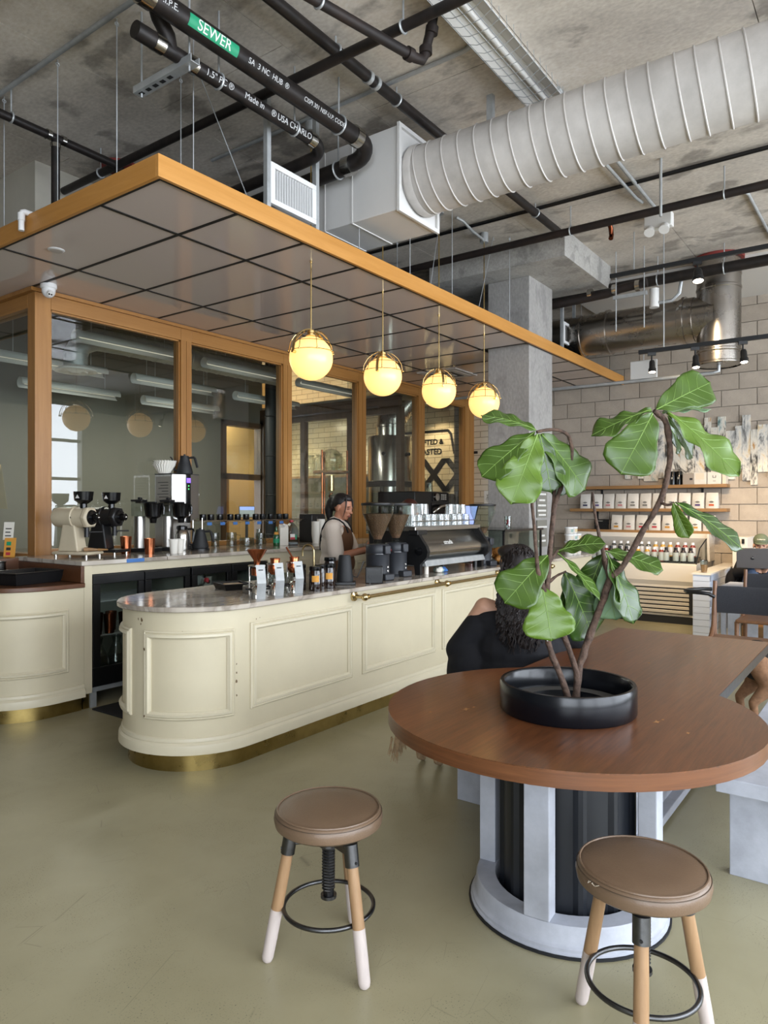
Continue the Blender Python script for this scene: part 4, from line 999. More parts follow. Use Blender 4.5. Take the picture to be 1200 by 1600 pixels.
for i, (x, y) in enumerate(((3.17, 5.06), (3.33, 5.06))):
    o = MB().lathe([(0, 0), (.075, .005), (.08, .09), (.05, .17), (.028, .22), (.04, .27), (.037, .27), (.025, .22)], n=24).build('glass_carafe', 'glass_cup'); o.location = (x, y, .222)
    tag(o, 'clear glass carafe on the floor of the left fridge, %s one' % ('left', 'right')[i], 'carafe', 'glass carafes in the fridge')
def milk_jug(name, label, loc, rot=(0,0,0), fill=True, group=None):
    t = thing(name, label, 'milk jug', loc, 0, group); t.rotation_euler = rot
    MB().lathe([(0, 0), (.074, 0), (.08, .01), (.08, .15), (.07, .19), (.03, .235), (.02, .24), (.02, .25)], n=4, a0=PI/4, a1=2*PI+PI/4).build('jug_body', 'milk_plastic', t, bevel=.02, seg=4)
    if fill: MB().lathe([(0, .004), (.072, .004), (.074, .03), (0, .03)], n=4, a0=PI/4, a1=2*PI+PI/4).build('milk', 'white_plastic', t, bevel=.01)
    MB().cyl((0, 0, .245), (0, 0, .268), .021, n=16).build('cap', 'red_cap', t)
    MB().tube([(.02, .02, .22), (.045, .045, .20), (.062, .062, .15), (.056, .056, .10)], .010, 8).build('handle', 'milk_plastic', t)
    return t
j = milk_jug('lying_milk_jug', 'translucent milk jug with red cap lying on its side in the right fridge', (4.1, 5.2, .872), (R(90), 0, R(10)), False)
MB().lathe([(0, .01), (.07, .01), (.07, .19), (0, .2)], n=4, a0=PI/4, a1=2*PI+PI/4).build('milk', 'cup_white', j, bevel=.02)
t = thing('lying_carton', 'grey drink carton lying on its side in the right fridge', 'carton', (4.27, 5.1, .79)); MB().box(-.05, .05, -.02, .2, 0, .095).build('carton_body', 'grey_note', t, smooth=False, bevel=.004); MB().cyl((0, -.035, .05), (0, -.02, .05), .018).build('cap', 'black_plastic', t)
# ================================================================== ROASTERY behind the glass
t = thing('steel_roaster', 'tall polished steel afterburner drum behind the glass, left of the wall sign', 'roaster', (9.75, 6.95, 0))
MB().lathe([(0, 0), (.385, 0), (.385, 1.86), (.395, 1.87), (.395, 1.93), (.385, 1.94), (.385, 2.68), (.37, 2.71), (.25, 2.71)], n=40).build('drum', 'steel', t)
MB().lathe([(.40, 1.86), (.425, 1.87), (.425, 1.95), (.40, 1.96)], n=40, cap=False).build('clamp_band', 'gunmetal_dark', t)
MB().lathe([(.25, 2.70), (.25, 2.86), (.262, 2.87), (.262, 2.90), (.25, 2.91)], n=32, cap=False).build('neck', 'steel', t)
MB().tube([(0, 0, 2.9), (0, 0, 3.0), (.10, -.10, 3.16), (.26, -.22, 3.4), (.40, -.32, 3.62), (.44, -.34, 3.8), (.44, -.34, CZ - .005)], .235, 28).build('flue_elbow', 'duct_steel', t)
for p, d in (((.06, -.06, 3.1), (.4, -.3, .6)), ((.33, -.27, 3.5), (.4, -.3, .6))):
    P_ = Vector(p); D_ = Vector(d).normalized(); MB().cyl(P_ - D_ * .012, P_ + D_ * .012, .246, n=28).build('seam_band', 'steel', t)
MB().tube([(-.40, -.1, 1.9), (-.45, -.12, 1.75), (-.42, -.1, 1.4), (-.43, -.1, 1.0)], .015, 8).build('cable', 'black_plastic', t)
for a in (200, 260, 320): MB().cyl((.39 * math.cos(R(a)), .39 * math.sin(R(a)), 2.40), (.44 * math.cos(R(a)), .44 * math.sin(R(a)), 2.40), .03, n=12).build('latch', 'gunmetal_dark', t)
def vpipe(x, y, r, label, z0=0, z1=CZ):
    t = thing('black_standpipe', label, 'pipe', (x, y, 0), 0, 'black standpipes in the roastery')
    MB().cyl((0, 0, z0), (0, 0, z1), r, n=18).build('pipe_run', 'black_matte', t)
    for k in range(6): MB().lathe([(r, 0), (r + .008, .01), (r, .02)], (0, 0, .5 + k * .6), 18, cap=False).build('rib', 'black_matte', t)
vpipe(7.78, 7.80, .085, 'fat black ribbed standpipe seen through the third glass bay')
vpipe(9.60, 6.30, .035, 'thin black standpipe just in front of the steel drum')
vpipe(10.36, 6.005, .055, 'black standpipe in front of the wall lettering')
# hanging half-tube fixtures
n_ = 0
spots_ = []
for r_, (y, z) in enumerate(((6.75, 3.62), (7.15, 3.36), (8.06, 3.20), (8.7, 3.05))):
    for k in range(4):
        x0 = 3.45 + k * 1.75 + (.55, .75, .35, .95)[r_]
        if x0 + 1.3 > 9.1: continue
        t = thing('tube_fixture', 'white half tube fixture in the roastery, %s row from the glass, %s from the left' % (ORD[r_], ORD[k]), 'light fixture', (x0, y, z), 0, 'half tube fixtures in the roastery')
        L_ = 1.35
        o = MB().lathe([(.068, 0), (.068, L_)], n=18, axis='X', a0=R(-70), a1=R(200), cap=False).build('shade', 'acoustic_tube', t); o.modifiers.new('s', 'SOLIDIFY').thickness = .006
        MB().cyl((.06, 0, 0), (L_ - .06, 0, 0), .018, n=10).build('added_glow_tube', 'added_tube_glow', t)  # glowing tube added inside each shade to help light the roastery
        for x in (.2, L_ - .2): MB().cyl((x, 0, .07), (x, 0, CZ - z), .004, n=6).build('suspension', 'galv', t)
t = thing('insulated_flex_duct', 'silver flexible duct dropping to a round ceiling diffuser in the roastery', 'duct', (4.44, 7.53, 3.05))
MB().tube([(3.2, 0, .42), (.6, 0, .42), (.25, 0, .41), (.07, 0, .33), (0, 0, .2), (0, 0, .03)], .13, 20).build('flex_body', 'galv', t)
for k in range(14): MB().lathe([(.13, 0), (.137, .008), (.13, .016)], (.7 + k * .17, 0, .42), 20, axis='X', cap=False).build('hoop', 'galv', t)
MB().lathe([(.13, .06), (.22, .02), (.23, 0), (.19, -.01), (.15, .01), (.12, -.015), (.08, .005), (.05, -.02), (0, -.02)], n=28, cap=False).build('diffuser', 'white_paint', t)
MB().cyl((2.2, 0, .54), (2.2, 0, CZ - 3.052), .006).build('strap', 'galv', t)
# round duct across the roastery
t = thing('roastery_trunk_duct', 'grey round trunk duct running along the roastery ceiling', 'duct', (3.4, 6.45, 3.95)); MB().cyl((0, 0, 0), (6.2, 0, 0), .16, n=24).build('duct_body', 'galv', t)
for k in range(6): MB().lathe([(.16, 0), (.172, .01), (.172, .03), (.16, .04)], (.6 + k, 0, 0), 24, axis='X', cap=False).build('joint', 'galv', t)
for k in (1, 5): MB().cyl((k, 0, .15), (k, 0, .449), .006).build('strap', 'galv', t)
# downlights in the tiled room
for i, (x, y) in enumerate(((9.9, 9.6), (9.9, 8.3), (9.9, 7.3), (10.2, 6.45))):
    t = thing('recessed_downlight', 'small lit recessed downlight in the tiled room ceiling, %s from the left' % ORD[i], 'downlight', (x, y, 3.30), 0, 'downlights in the tiled room')
    MB().lathe([(.07, 0), (.085, -.004), (.085, -.012), (.06, -.012)], n=20, cap=False).build('trim_ring', 'white_paint', t)
    MB().lathe([(0, -.008), (.062, -.008)], n=20, cap=False).build('lens', 'down_glow', t)
    l = bpy.data.lights.new('downlight_lamp', 'SPOT'); l.energy = 75; l.color = (1, .78, .5); l.spot_size = R(120); l.spot_blend = .6; l.shadow_soft_size = .06
    lo_ = bpy.data.objects.new('downlight_lamp', l); COL.objects.link(lo_); lo_.location = (x, y, 3.27)
# lamp over the door passage
t = thing('passage_lamp', 'round ceiling lamp in the passage behind the dark door', 'lamp', (8.9, 10.05, 3.6)); MB().lathe([(0, -.03), (.1, -.03), (.12, 0), (.12, .8)], n=20).build('lamp_body', 'down_glow', t)
l = bpy.data.lights.new('passage_bulb', 'POINT'); l.energy = 70; l.color = (1, .8, .55); l.shadow_soft_size = .1
lo_ = bpy.data.objects.new('passage_bulb', l); COL.objects.link(lo_); lo_.location = (8.9, 10.05, 3.4)
for i, (x, y) in enumerate(((4.6, 7.9), (6.6, 7.9))):
    l = bpy.data.lights.new('roastery_fill', 'AREA'); l.shape = 'RECTANGLE'; l.size = 1.3; l.size_y = .08; l.energy = 34; l.color = (1, .95, .86)  # fill lamps added to brighten the roastery, apart from the tube fixtures
    lo_ = bpy.data.objects.new('roastery_fill', l); COL.objects.link(lo_); lo_.location = (x, y, 3.08)
# wall sign on the tile
t = thing('wall_sign', 'dark painted outline sign with CRAFTED & ROASTED lettering on the tile wall', 'sign', (10.598, 6.75, 2.5))
s_ = empty('x'); bpy.data.objects.remove(s_)
rotw = (R(90), 0, R(-90))
def on_wall(s, size, dy, dz, tilt=0, ext=.003, name='lettering'):
    o = text_mesh(name, s, size, 'gunmetal_dark', t, (-.004, dy, dz), (R(90), 0, R(-90)), .002, ext=ext)
    return o
on_wall('CRAFTED &', .125, -.0, .17); on_wall('ROASTED', .135, -.0, .0)
on_wall('X', .80, -.13, -.44, ext=.014); on_wall('X', .80, -.62, -.44, ext=.014)
fr = MB()
def bar_(y0, z0, y1, z1, w_=.022): 
    d_ = Vector((0, y1 - y0, z1 - z0)).normalized(); n_ = Vector((0, -d_.z, d_.y)) * w_
    a, b = Vector((0, y0, z0)), Vector((0, y1, z1)); pts = [a - n_, b - n_, b + n_, a + n_]
    fr.add([p + Vector((-.006, 0, 0)) for p in pts] + pts, [(0,1,2,3), (4,7,6,5), (0,4,5,1), (1,5,6,2), (2,6,7,3), (3,7,4,0)])
bar_(1.1, .36, -.42, .36); bar_(-.42, .36, -.48, .30); bar_(-.48, .30, -.55, -.05); bar_(-.55, -.05, -1.0, -.05); bar_(1.1, .36, 1.1, -.05)
fr.build('sign_outline', 'gunmetal_dark', t, smooth=False)
# wainscot cabinets with jars
t = thing('tall_cabinet_run', 'grey green cabinet run along the tiled wall', 'cabinet', (10.1, 0, 0))
for y in (7.2, 7.9, 8.6, 9.3): MB().box(0, .48, y, y + .68, 0, 2.08).build('cabinet_unit', 'grey_wall', t, smooth=False, bevel=.004)
MB().box(-.02, .49, 7.15, 10.0, 2.08, 2.12).build('cabinet_top', 'shelf_wood', t, smooth=False)
for i, y in enumerate((9.25, 9.0, 8.55)):
    o = MB().lathe([(0, 0), (.12, 0), (.13, .03), (.13, .3), (.09, .36), (.07, .38), (.09, .42), (.085, .42), (.06, .38)], n=20).build('glass_jar', 'glass_cup'); o.location = (10.3, y, 2.12); tag(o, 'big clear glass jar on the grey green cabinets, %s from the left' % ORD[i], 'jar', 'jars on the cabinets')
t = thing('dark_sideboard', 'low dark metal sideboard below the wall lettering', 'sideboard', (10.22, 6.08, 0)); MB().box(0, .36, 0, .98, 0, 1.72).build('carcass', 'gunmetal_dark', t, smooth=False, bevel=.005); MB().box(-.01, .37, -.01, .99, 1.72, 1.75).build('lid', 'gunmetal', t, smooth=False)
for i, y in enumerate((6.72, 6.58, 6.86)):
    o = MB().lathe([(0, 0), (.055, 0), (.06, .02), (.05, .2 + .08 * (i == 0)), (.047, .2 + .08 * (i == 0)), (.05, .02)], n=18).build('glass_beaker', 'glass_cup'); o.location = (10.4, y, 1.75); tag(o, ('tall', 'short right', 'short left')[i] + ' glass beaker standing on the dark sideboard', 'beaker', 'beakers on the sideboard')
# cold drip tower on a small table inside
t = thing('cold_drip_tower', 'cold drip coffee tower with copper rods and a glass globe behind the barista', 'coffee tower', (7.5, 6.35, 0))
for a in (0, 120, 240): MB().cyl((.22 * math.cos(R(a - 54)), .22 * math.sin(R(a - 54)), .9), (.22 * math.cos(R(a - 54)), .22 * math.sin(R(a - 54)), 2.30), .015, n=10).build('copper_rod', 'copper', t)
MB().lathe([(.0, 1.99), (.25, 1.99), (.25, 2.02), (0, 2.02)], n=30).build('wood_disc', 'shelf_wood', t)
MB().sph((0, 0, 2.17), .16, 24, 16).build('glass_globe', 'glass_cup', t)
MB().cyl((0, 0, 1.75), (0, 0, 1.96), .045, n=16).build('valve_body', 'brass_bright', t)
MB().tube([(.03 * math.cos(k), .03 * math.sin(k), 1.72 - k * .02) for k in [q * .5 for q in range(44)]], .008, 6).build('coil', 'copper', t)
MB().box(-.35, .35, -.35, .3, .86, .90).box(-.33, -.29, -.33, -.29, 0, .86).box(.29, .33, -.33, -.29, 0, .86).box(-.33, -.29, .24, .28, 0, .86).box(.29, .33, .24, .28, 0, .86).build('stand_table', 'dark_frame_wood', t, smooth=False)
t = thing('white_canister', 'pale ribbed canister beside the glass globe of the drip tower', 'canister', (10.3, 8.15, 2.12)); MB().lathe([(0, 0), (.14, 0), (.14, .12), (.15, .13), (.14, .14), (.14, .3), (.15, .31), (.14, .32), (.12, .36), (0, .36)], n=22).build('canister_body', 'milk_plastic', t)
t = thing('glowing_monitor', 'small monitor with a blue and white screen behind the glass shelf', 'monitor', (5.75, 6.15, 0))
MB().box(-.09, .09, 0, .02, 1.40, 1.53).build('bezel', 'black_plastic', t, smooth=False)
MB().box(-.085, .085, -.002, 0, 1.405, 1.485).build('screen_white', 'white_plastic', t, smooth=False)
MB().box(-.085, .085, -.002, 0, 1.485, 1.525).build('screen_blue', 'screen_blue', t, smooth=False)
MB().box(-.015, .015, .02, .04, 0, 1.45).box(-.15, .15, -.1, .15, 0, .02).build('stand', 'black_plastic', t, smooth=False); t.rotation_euler = (0, 0, R(-35))

# ================================================================== BACK COUNTER items
ZB = 1.11
def grinder_ek(name, label, loc, rz, body, trim):
    t = thing(name, label, 'coffee grinder', loc, rz)
    MB().box(-.16, .19, -.10, .10, .02, .045).build('base_plate', body, t, bevel=.012)
    for x in (-.13, .16):
        for y in (-.08, .08): MB().cyl((x, y, 0), (x, y, .022), .012, n=10).build('foot', 'steel', t)
    st = MB().add([(-.13, -.06, .045), (.06, -.06, .045), (.06, .06, .045), (-.13, .06, .045), (-.09, -.055, .27), (.02, -.055, .27), (.02, .055, .27), (-.09, .055, .27)], [(0,3,2,1), (4,5,6,7), (0,1,5,4), (1,2,6,5), (2,3,7,6), (3,0,4,7)])
    st.build('pedestal', body, t, smooth=False, bevel=.01)
    MB().lathe([(0, -.20), (.05, -.20), (.075, -.185), (.082, -.15), (.082, -.02), (.09, -.015), (.09, .005), (.082, .01), (.078, .10), (0, .10)], (0, 0, .32), 28, axis='X').build('motor_barrel', body, t)
    h = MB().lathe([(.082, .10), (.092, .105), (.092, .14), (.078, .15), (.06, .15)], (0, 0, .32), 6, axis='X').build('burr_housing', trim, t, bevel=.008)
    MB().lathe([(0, .15), (.062, .15), (.055, .165), (.03, .17), (.03, .21), (.012, .215), (0, .215)], (0, 0, .32), 20, axis='X').build('adjuster_dial', 'black_gloss', h)
    MB().sph((.215, 0, .32), .011, 10, 6).build('dial_screw', 'steel', h)
    MB().lathe([(.028, .37), (.028, .43), (.04, .435), (.07, .46), (.078, .53), (.074, .53), (.066, .46), (.03, .44)], (.07, 0, 0), 20).build('hopper', 'black_gloss', t)
    MB().tube([(.10, 0, .26), (.10, 0, .16)], .02, 12).build('chute', 'black_plastic', t)
    MB().tube([(.07, .0, .25), (.06, .05, .22), (.08, .06, .18)], .012, 8).build('bag_clamp', 'black_plastic', t)
    MB().cyl((.10, .02, .2), (.17, .10, .2), .007, n=8).build('lever', 'black_plastic', t)
    tri = MB().add([(-.02, -.0835, .315), (.02, -.0835, .315), (0, -.0835, .345)], [(0, 1, 2)]).build('triangle_badge', 'black_gloss' if body != 'black_plastic' else 'grey_note', t, smooth=False)
    tr2 = MB().add([(.055, -.0785, .475), (.095, -.0785, .475), (.075, -.0785, .505)], [(0, 1, 2)]).build('triangle_badge', 'white_paint', t, smooth=False)
    return t
grinder_ek('white_grinder', 'cream white shop coffee grinder at the left end of the back counter', (3.20, 5.42, ZB), R(-70), 'grinder_cream', 'grinder_cream')
grinder_ek('black_grinder', 'black shop coffee grinder next to the cream white one', (3.53, 5.54, ZB), R(-70), 'black_plastic', 'black_plastic')
t = thing('wood_brush', 'wood handled brush lying across the cream grinder base', 'brush', (3.24, 5.33, ZB + .046), R(-54)); MB().tube([(-.02, 0, .014), (.05, 0, .014), (.09, 0, .013)], [.018, .012, .008], 10).build('handle', 'leg_wood', t); MB().tube([(.09, 0, .013), (.17, 0, .013)], [.011, .006], 10).build('bristles', 'shelf_wood', t)
tumbler('copper_cup', 'shiny copper cup behind the black grinder tray', (3.68, 5.45, ZB), 'copper', .15, .05)
tumbler('copper_cup', 'shiny copper tumbler standing alone before the first drip brewer', (3.755, 5.22, ZB), 'copper', .135, .048)
def brewer(label, loc, rz):
    t = thing('drip_brewer', label, 'coffee maker', loc, rz)
    MB().box(-.06, .18, -.09, .09, 0, .035).build('base', 'black_plastic', t, bevel=.006)
    MB().lathe([(0, .035), (.05, .035), (.05, .32), (0, .32)], (-.0, 0, 0), 24).build('column', 'steel_brushed', t)
    MB().box(-.055, .045, -.055, .055, .32, .455).build('water_tank', 'glass_cup', t, bevel=.006)
    MB().box(-.058, .05, -.058, .058, .455, .475).build('tank_lid', 'black_plastic', t, bevel=.006)
    MB().box(-.01, .02, -.02, .02, .475, .495).build('lid_knob', 'black_plastic', t, bevel=.005)
    b_ = MB().lathe([(.028, .26), (.035, .30), (.07, .32), (.085, .43), (.088, .44), (.0, .44)], (.13, 0, 0), 24).build('filter_basket', 'black_gloss', t)
    MB().tube([(.19, 0, .42), (.225, 0, .42), (.23, 0, .40), (.225, 0, .34)], .012, 8).build('basket_handle', 'black_gloss', b_)
    MB().box(-.03, .16, -.02, .02, .44, .455).build('spout_arm', 'black_plastic', t, bevel=.005)
    return t
brewer('steel drip coffee brewer with clear tank, the left one of the pair', (3.92, 5.60, ZB), R(-60))
brewer('steel drip coffee brewer with clear tank, the right one over the steel carafe', (4.19, 5.55, ZB), R(-60))
t = thing('steel_carafe', 'stainless thermal carafe with black handle under the right brewer', 'carafe', (4.235, 5.40, ZB))
MB().lathe([(0, 0), (.062, 0), (.066, .02), (.066, .15), (.05, .19), (.04, .20)], n=26).build('carafe_body', 'steel', t)
MB().lathe([(.043, .195), (.05, .2), (.05, .225), (.03, .235), (0, .235)], n=20).build('lid', 'black_gloss', t)
MB().tube([(.05, -.02, .20), (.10, -.035, .20), (.105, -.037, .17), (.10, -.035, .08)], .011, 8).build('handle', 'black_gloss', t)
def paper_cup(label, loc, s=1, group=None):
    t = thing('paper_cup', label, 'cup', loc, 0, group)
    MB().lathe([(0, 0), (.029 * s, 0), (.041 * s, .115 * s), (.039 * s, .115 * s), (.027 * s, .004)], n=22).build('cup_wall', 'cup_white', t)
    MB().lathe([(.0395 * s, .112 * s), (.0435 * s, .113 * s), (.0435 * s, .119 * s), (.0395 * s, .119 * s)], n=22, cap=False).build('rolled_rim', 'cup_white', t)
    return t
paper_cup('white paper cup standing in front of the steel carafe, left of two', (3.93, 5.12, ZB), 1.05)
paper_cup('white paper cup standing in front of the steel carafe, right of two', (4.015, 5.15, ZB), 1.05)
t = thing('batch_brewer', 'tall stainless boiler tower with purple display on the back counter', 'coffee machine', (4.36, 5.60, ZB), R(0))
MB().box(-.10, .22, .0, .24, 0, .03).build('base', 'black_plastic', t, bevel=.005)
MB().box(-.10, .22, .10, .24, .03, .72).build('rear_body', 'steel_brushed', t, smooth=False, bevel=.004)
hd = MB().add([(-.10, -.02, .30), (.06, -.06, .26), (.22, -.02, .30), (.22, .1, .30), (-.10, .1, .30), (-.10, -.02, .72), (.06, -.06, .72), (.22, -.02, .72), (.22, .1, .72), (-.10, .1, .72)],
   [(0,4,3,2,1), (5,6,7,8,9), (0,1,6,5), (1,2,7,6), (2,3,8,7), (3,4,9,8), (4,0,5,9)]).build('head', 'steel_brushed', t, smooth=False, bevel=.003)
MB().box(.035, .085, -.066, -.05, .255, .721).build('control_strip', 'black_gloss', hd, smooth=False, bevel=.003)
MB().box(.037, .083, -.0675, -.066, .64, .685).build('display', 'screen_purple', hd, smooth=False)
for z in (.61, .58): MB().cyl((.06, -.0675, z), (.06, -.066, z), .007, n=12).build('button_light', 'led_green', hd)
MB().cyl((.06, -.068, .34), (.06, -.066, .34), .021, n=20).build('round_logo', 'white_paint', hd)
text_mesh('logo_letter', '2', .03, 'ink', hd, (.06, -.0685, .34), (R(90), 0, 0), .0003)
MB().box(-.101, .221, -.02, .24, .72, .728).build('top_edge', 'black_plastic', t, smooth=False)
MB().sph((.222, .0, .53), .016, 10, 8).build('side_knob', 'white_plastic', t)
nt_ = MB().box(-.1025, -.1015, -.0, .22, .36, .70).build('taped_note', 'grey_note', t, smooth=False)
for k in range(9): MB().box(-.1035, -.1026, .03, .03 + (.16, .12, .15, .10, .17, .14, .09, .15, .17)[k], .64 - k * .028, .646 - k * .028).build('note_line', 'ink', nt_, smooth=False)
def kettle(label, loc, rz, m='black_matte'):
    t = thing('gooseneck_kettle', label, 'kettle', loc, rz)
    MB().lathe([(0, 0), (.075, 0), (.078, .015), (.06, .09), (.042, .155), (.045, .165), (.0, .168)], n=28).build('kettle_body', m, t)
    MB().lathe([(0, .166), (.04, .166), (.04, .174), (.01, .178), (.01, .19), (0, .19)], n=20).build('lid', m, t)
    MB().tube([(-.065, 0, .03), (-.095, 0, .035), (-.105, 0, .06), (-.11, 0, .11), (-.125, 0, .15), (-.14, 0, .165)], [.01, .009, .008, .0075, .007, .006], 8).build('spout', m, t)
    MB().tube([(.04, 0, .155), (.09, 0, .16), (.10, 0, .15), (.125, 0, .06)], [.01, .012, .013, .011], 8).build('handle', m, t)
    return t
kettle('black gooseneck kettle on top of the stainless boiler tower', (4.44, 5.62, ZB + .729), R(-54))
k_ = kettle('black gooseneck kettle on its base in front of the boiler tower', (4.40, 5.34, ZB + .02), R(-54))
MB().lathe([(0, -.02), (.085, -.02), (.085, -.004), (.06, 0), (0, 0)], n=24).build('power_base', 'black_plastic', k_)
def filters(label, loc):
    t = thing('filter_stack', label, 'coffee filters', loc)
    for k in range(3):
        vs = []; n = 48
        for (r, z) in ((.055, 0), (.105, .085)):
            for i in range(n): a = 2*PI*i/n; rr = r * (1 + (.05 if i % 2 else -.05)); vs.append((rr * math.cos(a) + .006 * k, rr * math.sin(a), z + .018 * k + (.006 if i % 2 else 0)))
        MB().add(vs, [(i, (i+1) % n, n + (i+1) % n, n + i) for i in range(n)] + [tuple(range(n))]).build('paper_filter', 'paper', t, smooth=False)
filters('stack of white fluted paper filters on the boiler tower', (4.30, 5.75, ZB + .729))
# wire shelf with glassware
t = thing('wire_shelf', 'long wire shelf over the glassware with black canisters and blue tags', 'shelf', (4.62, 5.58, ZB))
sm_ = MB()
for y in (0, .07, .14): sm_.cyl((0, y, .27), (1.85, y, .27), .004, n=6)
for k in range(30): x = k * 1.85 / 29; sm_.cyl((x, 0, .27), (x, .14, .27), .0025, n=5)
for z in (.255,): sm_.tube([(k * .05, 0, z + (.012 if k % 2 else -.012)) for k in range(38)], .003, 5)
sm_.build('wire_deck', 'chrome', t)
for x in (0, 1.85):
    for y in (0, .14): MB().cyl((x, y, 0), (x, y, .30), .006, n=8).build('leg', 'chrome', t)
for k in range(7): MB().box(.06 + k * .17, .12 + k * .17, -.006, -.004, .225, .255).build('blue_tag', 'blue_tape', t, smooth=False)
for k in range(11):
    x = 4.66 + k * .12 + (.02 if k % 3 == 0 else 0)
    o = MB().lathe([(0, 0), (.032, 0), (.034, .01), (.034, .055), (.03, .06), (0, .06)], n=16).build('black_canister', 'black_gloss'); o.location = (x, 5.64, ZB + .275)
    tag(o, 'small black lidded canister on the wire shelf, %s from the left' % ORD[k], 'canister', 'black canisters on the wire shelf')
gs = [('tall straight glass server at the left under the wire shelf', 4.76, 5.55, .04, .15), ('glass server with handle beside the tall straight one', 4.93, 5.5, .05, .15), ('low wide smoked glass bowl under the wire shelf', 5.14, 5.5, .075, .09), ('round glass server near the green bottle', 5.36, 5.52, .055, .13), ('slim glass cylinder right behind the green bottle', 5.47, 5.66, .03, .17)]
for lb, x, y, r, h in gs:
    t = thing('glass_server', lb, 'glass server', (x, y, ZB), R(-54))
    MB().lathe([(0, 0), (r, 0), (r * 1.05, .015), (r * .98, h), (r * .95, h), (r, .015), (0, .006)], n=24).build('glass_body', 'glass_cup', t)
    if r > .045: MB().tube([(r, 0, h * .85), (r + .04, 0, h * .8), (r + .045, 0, h * .5), (r, 0, h * .3)], .005, 6).build('handle', 'glass_cup', t)
t = thing('green_bottle', 'dark green glass bottle with paper neck label on the back counter', 'bottle', (5.40, 5.33, ZB))
MB().lathe([(0, 0), (.031, 0), (.033, .01), (.033, .085), (.026, .12), (.013, .16), (.012, .19), (.014, .192), (.014, .20), (0, .20)], n=22).build('bottle_body', 'green_glass', t)
MB().lathe([(.0345, .03), (.0345, .075)], n=22, cap=False).build('label', 'sewer_green', t); MB().lathe([(.0275, .119), (.0205, .145)], n=22, cap=False).build('neck_label', 'kraft_label', t)
t = thing('milk_carton', 'white gable top drink carton between the green bottle and milk jug', 'carton', (5.475, 5.30, ZB), R(-35))
MB().box(-.045, .045, -.045, .045, 0, .19).build('carton_body', 'paper', t, smooth=False, bevel=.003)
MB().add([(-.045, -.045, .19), (.045, -.045, .19), (.045, .045, .19), (-.045, .045, .19), (-.045, 0, .225), (.045, 0, .225)], [(0,1,5,4), (2,3,4,5), (0,4,3), (1,2,5)]).build('gable', 'paper', t, smooth=False)
MB().cyl((0, -.03, .205), (0, -.045, .225), .014, n=12).build('cap', 'white_plastic', t)
for k in range(6): MB().box(-.0465, -.0455, -.03, .03, .05 + k * .02, .055 + k * .02).build('print_line', 'ink', t, smooth=False)
j = milk_jug('milk_jug', 'nearly empty plastic milk jug with red cap and red label', (5.62, 5.32, ZB), (0, 0, R(-10)))
MB().box(-.06, .0, -.0615, -.059, .06, .12).build('label', 'white_paint', j, smooth=False); MB().box(-.06, .0, -.0625, -.0616, .06, .085).build('label_red', 'red_cap', j, smooth=False)
MB().box(.005, .025, -.0615, -.059, .06, .11).build('label_green', 'sewer_green', j, smooth=False)
# paper cup towers
cup_me = MB().lathe([(0, 0), (.034, 0), (.046, .10), (.048, .104), (.044, .104), (.032, .004)], n=18).build('stacked_cup', 'cup_white')
def cup_tower(x, y, n, lab, gname):
    for k in range(n):
        o = cup_me.copy(); COL.objects.link(o); o.location = (x, y, ZB + .012 * k + .0005); o.rotation_euler = (0, 0, k); tag(o, lab + ', %s from the bottom' % ORD[k], 'cup', gname)
cup_tower(5.99, 5.30, 13, 'upturned white paper cup in the tall left stack by the barista', 'left paper cup stack')
cup_tower(6.07, 5.22, 3, 'white paper cup in the short front stack by the barista', 'short paper cup stack')
cup_tower(6.15, 5.36, 15, 'white paper cup in the tallest right stack by the barista', 'right paper cup stack')
bpy.data.objects.remove(cup_me)
t = thing('black_dispenser', 'black box dispenser standing behind the paper cup stacks', 'dispenser', (6.25, 5.5, ZB)); MB().box(-.10, .13, 0, .2, 0, .33).build('case', 'black_plastic', t, bevel=.008); MB().box(-.02, .0, -.003, 0, .05, .3).build('slot', 'gunmetal', t, smooth=False)
# black countertop oven
t = thing('black_oven', 'large black rapid cook oven with round knob on the back counter', 'oven', (8.15, 5.12, ZB))
MB().box(-.42, .42, 0, .6, .04, .62).build('cabinet', 'black_plastic', t, bevel=.012)
MB().box(.0, .42, -.012, .0, .49, .61).build('control_panel', 'black_gloss', t, smooth=False); 
kn = MB().cyl((.10, -.03, .55), (.10, -.012, .55), .05, n=24).build('knob', 'steel', t)
for r_ in range(3):
    for c_ in range(3): MB().box(.22 + c_ * .05, .255 + c_ * .05, -.0135, -.012, .515 + r_ * .028, .535 + r_ * .028).build('key', 'grey_note', t, smooth=False)
MB().tube([(.0, -.02, .34), (.03, -.06, .38), (.10, -.075, .42), (.2, -.08, .435), (.32, -.075, .43), (.40, -.06, .41), (.42, -.02, .39)], .02, 10).build('door_handle', 'steel', t)
MB().box(-.02, .42, -.010, 0, .06, .47).build('door', 'black_gloss', t, smooth=False)
for x in (-.36, .36): MB().box(x - .03, x + .03, .05, .1, 0, .04).build('foot', 'black_plastic', t, smooth=False)
